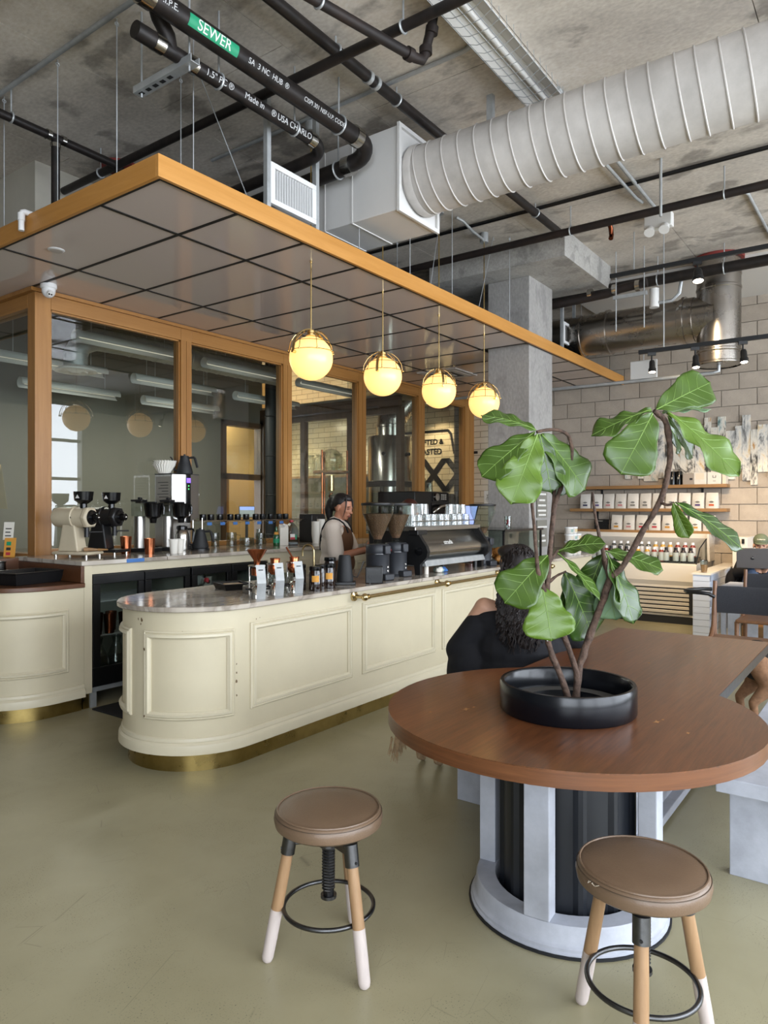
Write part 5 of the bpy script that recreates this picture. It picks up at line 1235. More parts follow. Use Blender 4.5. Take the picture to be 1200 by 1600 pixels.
# left low counter: bin, pitchers, flyers
t = thing('black_tub', 'square black plastic tub on the low wood counter at left', 'tub', (2.70, 5.25, .95), R(12))
tb = MB(); 
for (a, b, z) in ((.19, .14, 0), (.215, .165, .085), (.225, .175, .085), (.225, .175, .092), (.205, .155, .092), (.18, .13, .008)): tb.v += [(-a, -b, z), (a, -b, z), (a, b, z), (-a, b, z)]
tb.f = [(3, 2, 1, 0)] + [(i*4+k, i*4+(k+1) % 4, i*4+4+(k+1) % 4, i*4+4+k) for i in range(5) for k in range(4)] + [(20, 21, 22, 23)]
tb.build('tub_shell', 'black_plastic', t, smooth=False, bevel=.006)
for i, (x, y) in enumerate(((2.46, 5.62), (2.58, 5.66), (2.68, 5.60))):
    o = MB().lathe([(0, 0), (.045, 0), (.048, .01), (.042, .13), (.046, .145), (.043, .145), (.039, .13), (.044, .01), (0, .008)], n=22).build('steel_pitcher', 'steel'); o.location = (x, y, .95)
    tag(o, 'steel milk pitcher behind the black tub, %s from the left' % ORD[i], 'pitcher', 'steel pitchers on the low counter')
def flyer(label, x, y, z, w_, h, col, rz=R(-60), marks=()):
    t = thing('flyer', label, 'flyer', (x, y, z), rz)
    o = MB().box(-w_/2, w_/2, 0, .004, 0, h).build('sheet', col, t, smooth=False)
    for (a, b, c, d, m) in marks: MB().box(a * w_, b * w_, -.001, -.0001, c * h, d * h).build('print_block', m, o, smooth=False)
    t.rotation_euler = (R(-8), 0, rz)
mat('print_blue', '#1f3a5a', .6); mat('print_teal', '#8aa39b', .6); mat('print_sand', '#c9b48a', .6); mat('print_orange', '#c9744a', .6)
flyer('dark blue printed flyer leaning at the far left ledge', 2.62, 6.05, 1.10, .16, .24, 'print_blue', marks=((-.4, .1, .1, .3, 'print_teal'), (-.2, .3, .5, .7, 'print_teal')))
flyer('pale flyer with orange lettering leaning on the left ledge', 2.78, 6.02, 1.10, .16, .22, 'paper', marks=((-.25, .2, .62, .74, 'print_orange'), (-.2, .22, .45, .56, 'print_orange'), (-.5, .5, 0, .2, 'print_teal')))
flyer('colourful narrow booklet leaning by the corner post', 2.93, 5.97, 1.10, .10, .16, 'kraft_label', marks=((-.3, .1, .1, .25, 'red_cap'), (-.3, .1, .35, .5, 'ink'), (-.3, .1, .6, .8, 'sewer_green')))
flyer('small white price card behind the colourful booklet', 2.95, 6.03, 1.24, .09, .15, 'paper', marks=((-.3, .3, .2, .26, 'ink'), (-.3, .2, .4, .46, 'ink'), (-.3, .3, .6, .66, 'ink')))
flyer('yellowish poster sheet taped inside the left glass', 3.06, 6.6, 1.50, .20, .40, 'print_sand', R(-90), marks=((-.25, -.05, .5, .75, 'paper'), (.05, .3, .5, .75, 'paper')))
# ================================================================== FRONT BAR items
ZF = .945
t = thing('black_tray', 'shallow black tray with folded cloth on the marble front bar', 'tray', (3.36, 3.74, ZF), R(-20))
tb = MB()
for (a, b, z) in ((.085, .10, 0), (.10, .115, .045), (.095, .11, .045), (.08, .095, .008)): tb.v += [(-a, -b, z), (a, -b, z), (a, b, z), (-a, b, z)]
tb.f = [(3, 2, 1, 0)] + [(i*4+k, i*4+(k+1) % 4, i*4+4+(k+1) % 4, i*4+4+k) for i in range(3) for k in range(4)] + [(12, 13, 14, 15)]
tb.build('tray_shell', 'black_gloss', t, smooth=False, bevel=.003)
MB().box(-.06, .06, -.07, .03, .01, .04).build('folded_cloth', 'shelf_wood', t, smooth=False, bevel=.008)
def siphon(label, x, y, rz, dripper):
    t = thing('pour_over_stand', label, 'coffee stand', (x, y, ZF), rz)
    s_ = MB().add([(-.028, -.05, 0), (.028, -.05, 0), (.028, -.075, .10), (-.028, -.075, .10), (.028, -.035, .21), (-.028, -.035, .21), (.028, -.046, 0), (-.028, -.046, 0), (.028, -.071, .10), (-.028, -.071, .10), (.028, -.031, .21), (-.028, -.031, .21)],
        [(0,1,2,3), (3,2,4,5), (7,9,8,6), (9,11,10,8), (0,3,9,7), (3,5,11,9), (1,6,8,2), (2,8,10,4), (5,4,10,11)])
    s_.build('bent_sign_plate', 'galv', t, smooth=False)
    MB().box(-.015, .015, -.0475, -.045, .175, .182).build('sign_print', 'ink', t, smooth=False)
    MB().lathe([(0, .195), (.055, .195), (.055, .203), (0, .203)], (0, .05, 0), 24).build('top_plate', 'steel', t)
    MB().cyl((-.04, .08, 0), (-.04, .08, .2), .005, n=8).build('rod', 'steel', t); MB().cyl((.04, .08, 0), (.04, .08, .2), .005, n=8).build('rod', 'steel', t)
    MB().lathe([(0, 0), (.05, .0), (.045, .03), (.03, .06), (.012, .075), (.012, .10), (0, .10)], (0, .05, 0), 24).build('burner', 'chrome', t)
    MB().tube([(.03, .05, .05), (.07, .03, .055), (.075, .028, .05)], .006, 6).build('burner_valve', 'black_plastic', t)
    MB().tube([(-.03, .05, .05), (-.07, .06, .055)], .006, 6).build('burner_valve', 'black_plastic', t)
    if dripper == 'cone':
        MB().lathe([(.018, .205), (.022, .235), (.065, .30), (.062, .30), (.02, .237)], (0, .05, 0), 24).build('dripper', 'copper', t)
        MB().lathe([(0, .13), (.035, .14), (.035, .18), (.02, .195)], (0, .05, 0), 20).build('lower_bulb', 'copper', t)
    else:
        MB().lathe([(.03, .13), (.043, .15), (.045, .18), (.03, .21), (.033, .235), (.03, .235)], (0, .05, 0), 24).build('copper_pot', 'copper', t)
    if dripper == 'handle': MB().cyl((0, .05, .21), (-.05, .07, .30), .006, n=8).build('long_handle', 'copper_dark', t)
    return t
siphon('steel pour over stand with a copper cone dripper, left of three', 3.10, 3.21, R(-30), 'cone')
siphon('steel pour over stand with a small copper pot, middle of three', 3.29, 3.24, R(-30), 'pot')
siphon('steel pour over stand with a long handled copper pot, right of three', 3.46, 3.23, R(-30), 'handle')
for i, (x, y) in enumerate(((3.42, 3.42), (3.50, 3.47), (3.56, 3.40))):
    tumbler('glass_tumbler', 'clear stemless glass behind the pour over stands, %s from the left' % ORD[i], (x, y, ZF), 'glass_cup', .12, .04, 'clear glasses behind the stands', 'glass')
t = thing('steel_drip_tray', 'low steel drip tray holding cups behind the pour over stands', 'tray', (3.35, 3.45, ZF)); MB().box(-.12, .14, -.05, .05, 0, .05).build('tray_shell', 'steel_brushed', t, bevel=.006); MB().box(-.11, .13, -.045, .045, .05, .053).build('grid', 'gunmetal', t, smooth=False)
jl = ['dark amber jar with black lid and orange label, nearest of the jars', 'plain dark amber jar behind the orange labelled jar', 'dark amber jar with a yellow label in the middle', 'taller dark jar with black lid beside the black kettle', 'dark amber jar half hidden at the back left of the jars']
for i, (x, y, r, h, lab) in enumerate(((3.615, 3.20, .042, .15, 'kraft_label'), (3.72, 3.25, .04, .155, None), (3.80, 3.24, .045, .155, 'kraft_label'), (3.92, 3.33, .042, .19, None), (3.60, 3.33, .042, .16, None))):
    t = thing('amber_jar', jl[i], 'jar', (x, y, ZF), R(-54), 'amber coffee jars')
    MB().lathe([(0, 0), (r, 0), (r * 1.02, .008), (r * 1.02, h - .03), (r * .9, h - .015), (r * .9, h - .01), (0, h - .01)], n=26).build('jar_body', 'amber_glass', t)
    MB().lathe([(r * .98, h - .012), (r * 1.0, h - .01), (r * 1.0, h + .012), (r * .9, h + .016), (0, h + .016)], n=26).build('lid', 'black_gloss', t)
    if lab: MB().lathe([(r * 1.03, h * .42), (r * 1.03, h * .70)], n=10, a0=R(-118), a1=R(-50), cap=False).build('label', lab, t)
kk = thing('black_kettle', 'matte black tapered kettle on a scale beside the jars', 'kettle', (4.05, 3.30, ZF), R(-54))
MB().box(-.07, .08, -.06, .06, 0, .022).build('scale_base', 'black_plastic', kk, bevel=.004)
MB().lathe([(0, .022), (.062, .022), (.064, .035), (.044, .205), (.04, .215), (0, .215)], n=26).build('kettle_body', 'black_matte', kk)
MB().tube([(.05, .02, .06), (.09, .02, .05), (.12, .02, .11), (.14, .02, .17)], .005, 6).build('cord', 'black_plastic', kk)
t = thing('black_terminal', 'small black box device in front of the left hopper grinder', 'device', (4.25, 3.185, ZF), R(-54)); MB().box(-.06, .07, -.045, .05, 0, .125).build('case', 'black_plastic', t, bevel=.006); MB().box(-.045, .055, -.047, -.0455, .06, .11).build('screen', 'black_gloss', t, smooth=False); MB().box(-.03, -.02, -.06, -.045, .0, .05).build('clip', 'black_plastic', t, smooth=False)
# gooseneck tap behind the bar
t = thing('gooseneck_tap', 'slim brass gooseneck tap at the back edge of the front bar', 'tap', (4.42, 3.93, ZF), R(100))
MB().tube([(0, 0, 0), (0, 0, .20)] + [(.055 - .055 * math.cos(R(a)), 0, .20 + .055 * math.sin(R(a))) for a in range(15, 181, 15)] + [(.11, 0, .16)], .008, 10).build('spout', 'brass_bright', t)
MB().lathe([(.022, 0), (.022, .012), (.012, .02)], n=16).build('base_ring', 'brass_bright', t)
def hopper_grinder(name, label, loc, rz, s=1.0, beans=.85, red=False):
    t = thing(name, label, 'coffee grinder', loc, rz)
    MB().lathe([(0, 0), (.098, 0), (.10, .015), (.092, .02), (.092, .20), (.095, .205), (.095, .26), (.085, .275), (.04, .28)], n=32).build('grinder_body', 'charcoal', t)
    MB().lathe([(.0945, .198), (.097, .20), (.097, .206), (.0945, .208)], n=32, cap=False).build('waist_band', 'gunmetal', t)
    MB().box(-.05, .05, -.14, -.07, .0, .05).build('fork_base', 'charcoal', t, bevel=.008)
    MB().box(-.03, .03, -.12, -.06, .20, .27).build('dosing_head', 'charcoal', t, bevel=.008)
    for z in (.07, .10): MB().cyl((.02, -.095, z), (.02, -.09, z), .008, n=10).build('button', 'steel', t)
    h0 = .285
    MB().lathe([(.034, h0 - .01), (.034, h0 + .03), (.05, h0 + .06), (.122, h0 + .23), (.128, h0 + .30), (.125, h0 + .30), (.119, h0 + .231), (.047, h0 + .062)], n=32, cap=False).build('hopper', 'glass_case', t)
    bh = .06 + .17 * beans
    MB().lathe([(0, h0 + .03), (.030, h0 + .03), (.045, h0 + .063), (.045 + .072 * beans, h0 + bh), (.02, h0 + bh + .008), (0, h0 + bh + .008)], n=32).build('coffee_beans', 'coffee_beans', t)
    MB().lathe([(.13, h0 + .296), (.132, h0 + .30), (.132, h0 + .314), (.09, h0 + .32), (0, h0 + .32)], n=32).build('lid', 'black_plastic', t)
    if red: text_mesh('side_lettering', 'MAHL', .028, 'red_cap', t, (.088, -.055, .228), (R(90), 0, R(58)), .0004)
    else: 
        MB().add([(.078, -.06, .215), (.092, -.032, .215), (.087, -.047, .245)], [(0, 1, 2)]).build('triangle_badge', 'white_paint', t, smooth=False)
    return t
hopper_grinder('hopper_grinder', 'charcoal espresso grinder with full bean hopper, left of the pair by the barista', (4.50, 3.33, ZF), R(-10), 1, 1.0, True)
hopper_grinder('hopper_grinder', 'charcoal espresso grinder with full bean hopper beside the espresso machine', (4.82, 3.38, ZF), R(-10), 1, .95, False)
g3 = hopper_grinder('hopper_grinder', 'charcoal grinder with nearly empty hopper at the right end of the espresso machine', (6.24, 3.33, ZF), R(-10), 1, .12, True)
# espresso machine
EX0, EX1 = 4.98, 6.08
t = thing('espresso_machine', 'wide polished steel espresso machine with black curved side panels', 'espresso machine', (0, 0, 0))
prof2 = [(3.30, .275), (3.24, .26), (3.20, .235), (3.185, .20), (3.195, .165), (3.225, .135), (3.28, .115), (3.40, .11), (3.40, .38), (3.34, .40), (3.30, .37), (3.31, .32)]
def extr(prof_, x0, x1):
    n = len(prof_); v = [(x0, y, ZF + z) for y, z in prof_] + [(x1, y, ZF + z) for y, z in prof_]
    return MB().add(v, [tuple(range(n)), tuple(range(2*n-1, n-1, -1))] + [(i, (i+1) % n, n + (i+1) % n, n + i) for i in range(n)])
extr([(3.33, .355), (3.30, .30), (3.255, .265), (3.22, .235), (3.205, .20), (3.215, .165), (3.245, .14), (3.30, .125), (3.75, .125), (3.75, .36)], EX0 + .03, EX1 - .03).build('curved_back_panel', 'steel', t, angle=60)
MB().box(EX0 - .02, EX1 + .02, 3.28, 3.80, ZF + .365, ZF + .405).build('cup_tray', 'steel_brushed', t, smooth=False, bevel=.006)
for y in (3.29, 3.79): MB().cyl((EX0, y, ZF + .45), (EX1, y, ZF + .45), .004, n=8).build('cup_rail', 'chrome', t)
side = [(3.36, .40), (3.29, .39), (3.255, .34), (3.22, .29), (3.18, .24), (3.165, .20), (3.175, .15), (3.21, .115), (3.24, .09), (3.24, 0), (3.29, 0), (3.30, .08), (3.70, .09), (3.76, .09), (3.78, .40)]
for x0, x1 in ((EX0 - .01, EX0 + .03), (EX1 - .03, EX1 + .01)): extr(side, x0, x1).build('side_panel', 'black_plastic', t, smooth=False)
MB().box(EX0 - .03, EX0 + .12, 3.25, 3.34, ZF + .335, ZF + .375).build('corner_block', 'black_plastic', t, smooth=False, bevel=.005)
MB().cyl((EX0 - .012, 3.25, ZF + .20), (EX0 - .02, 3.25, ZF + .20), .035, n=20).build('side_boss', 'black_gloss', t)
dt = MB().add([(EX0 + .03, 3.20, ZF + .07), (EX1 - .03, 3.20, ZF + .07), (EX1 - .03, 3.22, ZF + .12), (EX0 + .03, 3.22, ZF + .12), (EX0 + .03, 3.70, ZF + .07), (EX1 - .03, 3.70, ZF + .07), (EX1 - .03, 3.70, ZF + .12), (EX0 + .03, 3.70, ZF + .12)], [(0,1,2,3), (4,7,6,5), (0,4,5,1), (3,2,6,7), (0,3,7,4), (1,5,6,2)])
dt.build('drip_tray_skirt', 'galv', t, smooth=False, bevel=.004)
for x in (EX0 + .12, EX1 - .12): 
    for y in (3.26, 3.62): MB().cyl((x, y, ZF), (x, y, ZF + .07), .02, n=12).build('leg', 'case_cream' if x < 5.5 else 'black_plastic', t)
text_mesh('script_lettering', 'strada', .058, 'white_paint', t, (5.40, 3.225, ZF + .262), (R(62), 0, 0), .0015)
for x in (5.3, 5.75): MB().cyl((x, 3.75, ZF + .24), (x, 3.92, ZF + .20), .016, n=10).build('portafilter_handle', 'black_plastic', t)
t = thing('blue_cloth', 'crumpled blue and white cloth under the espresso machine', 'cloth', (5.32, 3.27, ZF)); 
for nm_, c_, r_, m_ in (('cloth_heap', (0, 0, .018), (.06, .045, .028), 'print_teal'), ('cloth_fold', (.05, -.01, .016), (.045, .04, .024), 'blue_tape'), ('cloth_fold', (-.03, -.02, .02), (.04, .03, .026), 'paper')):
    q_ = MB().sph(c_, r_, 14, 9); q_.v = [(a + random.uniform(-.007, .007), b + random.uniform(-.007, .007), max(.001, c + random.uniform(-.008, .008))) for a, b, c in q_.v]; q_.build(nm_, m_, t, angle=180)
# glasses on the cup tray
def rocks_glass(label, x, y, z, h, r, flip=False):
    prof_ = [(0, 0), (r * .86, 0), (r, h), (r * .93, h), (r * .80, .012), (0, .012)]
    if flip: prof_ = [(rr, h - zz) for rr, zz in prof_]
    n = 18
    o = MB().lathe(prof_, n=n).build('cut_glass', 'cut_glass', angle=20); o.location = (x, y, z); tag(o, label, 'glass', 'glasses on the espresso machine')
    return o
zt = ZF + .406
for i in range(9):
    for j in range(2):
        if (i, j) in ((3, 1),): continue
        h = .10
        rocks_glass('clear faceted glass on the espresso machine, %s from the left in the %s row' % (ORD[i], ('front', 'rear')[j]), 5.06 + i * .115, 3.38 + j * .12 + .01 * (i % 2), zt, h, .045, True)
for i, (x, y) in enumerate(((5.07, 3.40), (5.20, 3.39), (5.31, 3.42), (5.19, 3.52), (5.72, 3.40), (5.84, 3.41), (5.95, 3.40))):
    rocks_glass('clear faceted glass in the upper layer on the espresso machine, %s placed' % ORD[i], x, y, zt + .1015, .09, .043, i % 2 == 0)
# POS and pastry case
t = thing('red_tea_pitcher', 'clear pitcher holding red tea beside the right grinder', 'pitcher', (6.50, 3.62, ZF)); MB().lathe([(0, 0), (.05, 0), (.055, .2), (.03, .27), (.04, .31), (.037, .31), (.027, .27), (.05, .2)], n=22).build('pitcher_glass', 'glass_case', t); MB().lathe([(0, .004), (.047, .004), (.051, .17), (0, .17)], n=22).build('tea', 'tea_red', t); MB().lathe([(.0, .31), (.035, .31), (.015, .35), (0, .36)], n=16).build('stopper', 'case_cream', t)
t = thing('pastry_case', 'glass topped pastry case with black posts on the bar beside the column', 'pastry case', (0, 0, 0))
MB().box(6.42, 7.36, 3.18, 3.95, ZF + .335, ZF + .343).build('glass_top', 'glass_dark', t, smooth=False)
for x in (6.44, 7.34):
    for y in (3.20, 3.93): MB().box(x - .01, x + .01, y - .01, y + .01, ZF, ZF + .335).build('post', 'black_plastic', t, smooth=False)
MB().box(6.45, 7.33, 3.197, 3.203, ZF + .01, ZF + .33).build('front_pane', 'glass_case', t, smooth=False); MB().box(7.337, 7.343, 3.21, 3.92, ZF + .01, ZF + .33).build('side_pane', 'glass_case', t, smooth=False)
MB().box(6.42, 7.36, 3.18, 3.95, ZF, ZF + .008).build('tray', 'black_gloss', t, smooth=False)
MB().box(6.42, 7.36, 3.175, 3.185, ZF + .325, ZF + .347).box(6.42, 7.36, 3.945, 3.955, ZF + .325, ZF + .347).build('edge_trim', 'black_plastic', t, smooth=False)
def croissant(label, x, y, z, rz, s=1):
    t = thing('croissant', label, 'croissant', (x, y, z), rz, 'croissants in the pastry case')
    pts = []; rs = []
    for k in range(41):
        a = -1.15 + 2.3 * k / 40; pts.append((.075 * s * math.sin(a) * 1.1, .06 * s * (1 - math.cos(a)), .03 * s)); rs.append(s * (.012 + .026 * math.cos(a * 1.25) ** 1.2 * (1 + .16 * abs(math.sin(k * .55)))))
    MB().tube(pts, rs, 14).build('pastry', 'croissant', t)
for i, (x, y, z, rz) in enumerate(((6.58, 3.30, ZF + .01, .4), (6.70, 3.32, ZF + .01, 1.8), (6.84, 3.30, ZF + .01, .1), (6.63, 3.42, ZF + .06, 2.4), (6.60, 3.32, ZF + .075, 1.2), (6.74, 3.36, ZF + .07, .5), (6.96, 3.34, ZF + .01, 2.2))): croissant('golden croissant in the glass pastry case, %s of the pile from the left' % ('lowest left', 'second', 'third', 'upper rear', 'topmost left', 'topmost right', 'rightmost')[i], x, y, z, rz, 1.25)
t = thing('tablet_register', 'tilted tablet register on a stand behind the pastry case', 'tablet', (6.90, 3.85, ZF + .344), R(-100))
MB().cbox((0, 0, .13), (.20, .012, .26), 0, R(-20)).build('tablet', 'black_gloss', t, bevel=.004); MB().cbox((0, -.0072, .13), (.18, .002, .24), 0, R(-20)).build('screen', 'screen_blue', t); MB().box(-.08, .08, -.04, .10, 0, .012).build('stand_foot', 'white_plastic', t, bevel=.004)
t = thing('candy_glass', 'short tumbler with red and white sweets on the pastry case', 'glass', (6.98, 3.42, ZF + .344)); MB().lathe([(0, 0), (.035, 0), (.04, .13), (.037, .13), (.032, .006)], n=20).build('tumbler_wall', 'glass_cup', t)
for i in range(7): MB().sph((random.uniform(-.02, .02), random.uniform(-.02, .02), .02 + .012 * i), .014, 8, 6).build('sweet', 'red_cap' if i % 2 else 'white_plastic', t)
# white tubs stacked at the end of the bar
n_ = 0
for i in range(3):
    for k in range(4):
        if i == 2 and k == 3: continue
        t = thing('paper_tub', 'white printed paper tub at the bar end, %s stack, %s up' % (('left', 'middle', 'right')[i], ORD[k]), 'tub', (8.22 + i * .13, 3.22, ZF + k * .085), 0, 'paper tubs at the bar end')
        MB().lathe([(0, 0), (.045, 0), (.053, .068), (0, .068)], n=18).build('tub_wall', 'bag_white', t); MB().lathe([(.056, .066), (.056, .080), (0, .082)], n=18).build('lid', 'white_plastic', t)
        MB().lathe([(.0505, .02), (.0535, .055)], n=8, a0=R(-130), a1=R(-60), cap=False).build('label', ('print_teal', 'print_sand', 'cushion')[(i + k) % 3], t)
# letter board sign on column
t = thing('menu_board', 'grey letter board with white lettering fixed to the concrete column', 'sign', (7.72, 3.352, 0))
for z0, z1 in ((1.40, 1.80), (1.06, 1.37)): 
    b_ = MB().box(-.14, .14, -.006, 0, z0, z1).build('board', 'grey_wall', t, smooth=False)
    rows = ((.05, .20), (.12, .20), (.19, .13), (.25, .18), (.31, .20), (.36, .16)) if z0 > 1.3 else ((.07, .20), (.17, .12), (.23, .17))
    for dz, wv in rows:
        x = -wv * .62
        while x < wv * .55:
            w_ = random.uniform(.014, .026); MB().box(x, x + w_, -.008, -.0061, z1 - dz - .022, z1 - dz).build('letter_tile', 'white_paint', b_, smooth=False); x += w_ + .006
# ================================================================== COMMUNAL TABLE
TZ = .74
TC, TR = (2.61, 1.03), .685
def table_outline(d=0):
    r = TR + d; hy = .43 + d
    a0 = math.asin(hy / r); pts = []
    n = 44
    for k in range(n + 1):
        a = a0 + (2 * PI - 2 * a0) * k / n; pts.append((TC[0] + r * math.cos(a), TC[1] + r * math.sin(a)))
    pts += [(4.56 + d, TC[1] - hy), (4.56 + d, TC[1] + hy)]
    return pts
tb = thing('communal_table', 'long dark wood table with a round end and white base', 'table')
MB().prism(table_outline(0), TZ - .004, TZ).build('table_top', 'table_wood', tb, angle=30)
MB().prism(table_outline(0), TZ - .052, TZ - .0042).build('table_edge', 'table_edge_wood', tb, angle=30)
MB().box(3.15, 4.562, TC[1] - .432, TC[1] - .425, TZ - .051, TZ - .0045).build('steel_edge_band', 'gunmetal', tb, smooth=False)
mat('scar_tan', '#a87a4e', .6)
sc_ = MB()
for (x, y, s_) in ((2.36, 1.33, .022), (2.40, 1.32, .012), (2.62, .70, .02), (2.66, .69, .01), (3.6, 1.0, .012), (3.3, 1.2, .010), (3.9, .85, .012), (2.25, 1.42, .010), (2.55, .58, .012)):
    pts = [(x + s_ * random.uniform(.5, 1) * math.cos(a) * (1.6 if k % 2 else .7), y + s_ * .5 * math.sin(a) * (1.4 if k % 2 else .6), TZ + .0006) for k, a in enumerate([2*PI*q/8 for q in range(8)])]
    sc_.add(pts, [tuple(range(8))])
sc_.build('veneer_chips', 'scar_tan', tb, smooth=False)
# round white plinth, posts, ribbed drum
MB().lathe([(0, 0), (.366, 0), (.366, .014), (.360, .018), (.360, .028), (.352, .034), (.348, .040), (.345, .090), (.340, .096), (.272, .096), (.268, .090), (.266, .03), (0, .03)], (TC[0], TC[1], 0), 48).build('plinth_ring', 'white_bench', tb)
MB().lathe([(.365, .001), (.373, .001), (.373, .008), (.365, .010)], (TC[0], TC[1], 0), 48, cap=False).build('plinth_skid', 'black_matte', tb)
for a in (184, 96, 272, 8):
    c = (TC[0] + .307 * math.cos(R(a)), TC[1] + .307 * math.sin(R(a)), .3915)
    MB().cbox(c, (.066, .092, TZ - .053 - .096), R(a)).build('upright', 'white_bench', tb, smooth=False, bevel=.004)
vs = []; n = 96
for z in (.031, TZ - .054):
    for k in range(n):
        a = 2 * PI * k / n; rr = .256 if (k % 8) in (0, 1) else .243; vs.append((TC[0] + rr * math.cos(a), TC[1] + rr * math.sin(a), z))
MB().add(vs, [(k, (k+1) % n, n + (k+1) % n, n + k) for k in range(n)]).build('ribbed_drum', 'drum_black', tb, angle=20)
MB().box(2.95, 4.4, TC[1] - .09, TC[1] + .0, .05, .66).build('centre_beam', 'white_bench', tb, smooth=False, bevel=.004)
MB().box(2.95, 4.4, TC[1] - .14, TC[1] + .05, .02, .06).box(2.95, 4.4, TC[1] - .12, TC[1] + .03, .28, .33).build('beam_ledge', 'white_bench', tb, smooth=False, bevel=.004)
MB().box(4.25, 4.4, TC[1] - .25, TC[1] + .25, 0, .05).build('beam_foot', 'white_bench', tb, smooth=False)
def bench(label, y0, y1, x0=3.02, x1=4.75):
    t = thing('white_bench', label, 'bench')
    MB().box(x0, x1, y0, y1, .39, .45).build('seat_plank', 'white_bench', t, smooth=False, bevel=.004)
    for x in (x0 + .17, x1 - .23): MB().box(x, x + .06, y0 + .03, y1 - .02, 0, .389).build('leg_panel', 'white_bench', t, smooth=False, bevel=.003)
    MB().box(x0 + .23, x1 - .23, (y0 + y1) / 2 - .02, (y0 + y1) / 2 + .02, .18, .30).build('stretcher', 'white_bench', t, smooth=False)
bench('white painted plank bench on the right side of the table', .20, .585)
bench('white painted plank bench on the far left side of the table', 1.52, 1.87)

# ================================================================== STOOLS
def stool(label, loc, rz, SH, tear=False):
    t = thing('round_stool', label, 'stool', loc, rz, 'round leather stools')
    MB().lathe([(0, SH - .055), (.165, SH - .055), (.178, SH - .045), (.182, SH - .025), (.176, SH - .006), (.168, SH + .001), (.158, SH + .004), (.10, SH + .008), (0, SH + .010)], n=48).build('seat_cushion', 'leather', t)
    s_ = MB().tube([(.1705 * math.cos(a), .1705 * math.sin(a), SH + .0015) for a in [2*PI*k/56 for k in range(56)]], .0036, 6, True).build('piping', 'leather', t)
    MB().tube([(.1785 * math.cos(a), .1785 * math.sin(a), SH - .009) for a in [2*PI*k/56 for k in range(56)]], .0014, 5, True).build('seam', 'leather_seam', t)
    if tear:
        a = R(tear); p = Vector((.178 * math.cos(a), .178 * math.sin(a), SH - .012)); q = Vector((-math.sin(a), math.cos(a), 0))
        tm = MB()
        for k in range(1, 4): tm.tube([p + q * (.03 * (k - 2) / 2), p + q * (.03 * (k - 2) / 2) + Vector((.004 * math.cos(a), .004 * math.sin(a), random.uniform(-.008, .008))), p + q * (.03 * (k - 1.4) / 2) + Vector((0, 0, random.uniform(-.006, .006)))], .0009, 5)
        tm.build('torn_threads', 'cushion', t)
    MB().lathe([(0, SH - .075), (.10, SH - .075), (.10, SH - .056), (0, SH - .056)], n=24).build('seat_plate', 'gunmetal_dark', t)
    hub = MB().lathe([(.028, SH - .13), (.034, SH - .125), (.034, SH - .078), (0, SH - .078)], n=20).build('hub', 'gunmetal', t)
    pts = []
    for k in range(110): a = k * .9; pts.append((.0205 * math.cos(a), .0205 * math.sin(a), SH - .12 - k * .0014))
    MB().cyl((0, 0, SH - .10), (0, 0, SH - .29), .018, n=14).build('screw_post', 'gunmetal_dark', t)
    MB().tube(pts, .0032, 5).build('screw_thread', 'gunmetal', t)
    MB().cyl((0, 0, SH - .29), (0, 0, SH - .30), .027, n=16).build('screw_stop', 'gunmetal', t)
    for k in range(3):
        a = 2 * PI * k / 3; c, s2 = math.cos(a), math.sin(a)
        top = Vector((.125 * c, .125 * s2, SH - .085)); foot = Vector((.205 * c, .205 * s2, .0)); d = foot - top
        P = lambda u: top + d * u
        lg = MB().tube([P(.10), P(.30), P(.58)], [.0185, .0195, .020], 18).build('leg', 'leg_wood', t)
        MB().tube([P(.58), P(.8), P(.955), P(.985), P(.998)], [.0205, .0205, .0195, .016, .009], 18).build('painted_foot', 'white_leg', lg)
        MB().tube([P(0) + Vector((0, 0, .01)), P(.14)], .0235, 18).build('leg_socket', 'gunmetal', lg)
        MB().cbox(((.075) * c, (.075) * s2, SH - .098), (.11, .026, .032), a).build('spider_arm', 'gunmetal', hub, bevel=.004)
        MB().cyl(P(.10) + Vector((c, s2, 0)) * .018, P(.10) + Vector((c, s2, 0)) * .026, .005, n=8).build('bolt', 'gunmetal_dark', lg)
    zr = .175
    MB().tube([(.150 * math.cos(a), .150 * math.sin(a), zr) for a in [2*PI*k/56 for k in range(56)]], .0075, 10, True).build('foot_ring', 'gunmetal', t)
stool('round brown leather stool with pink white dipped legs, standing free on the floor', (1.815, 1.548, 0), R(14), .50)
stool('round brown leather stool with torn seat edge in front of the table base', (2.04, .585, 0), R(75), .50, 76)

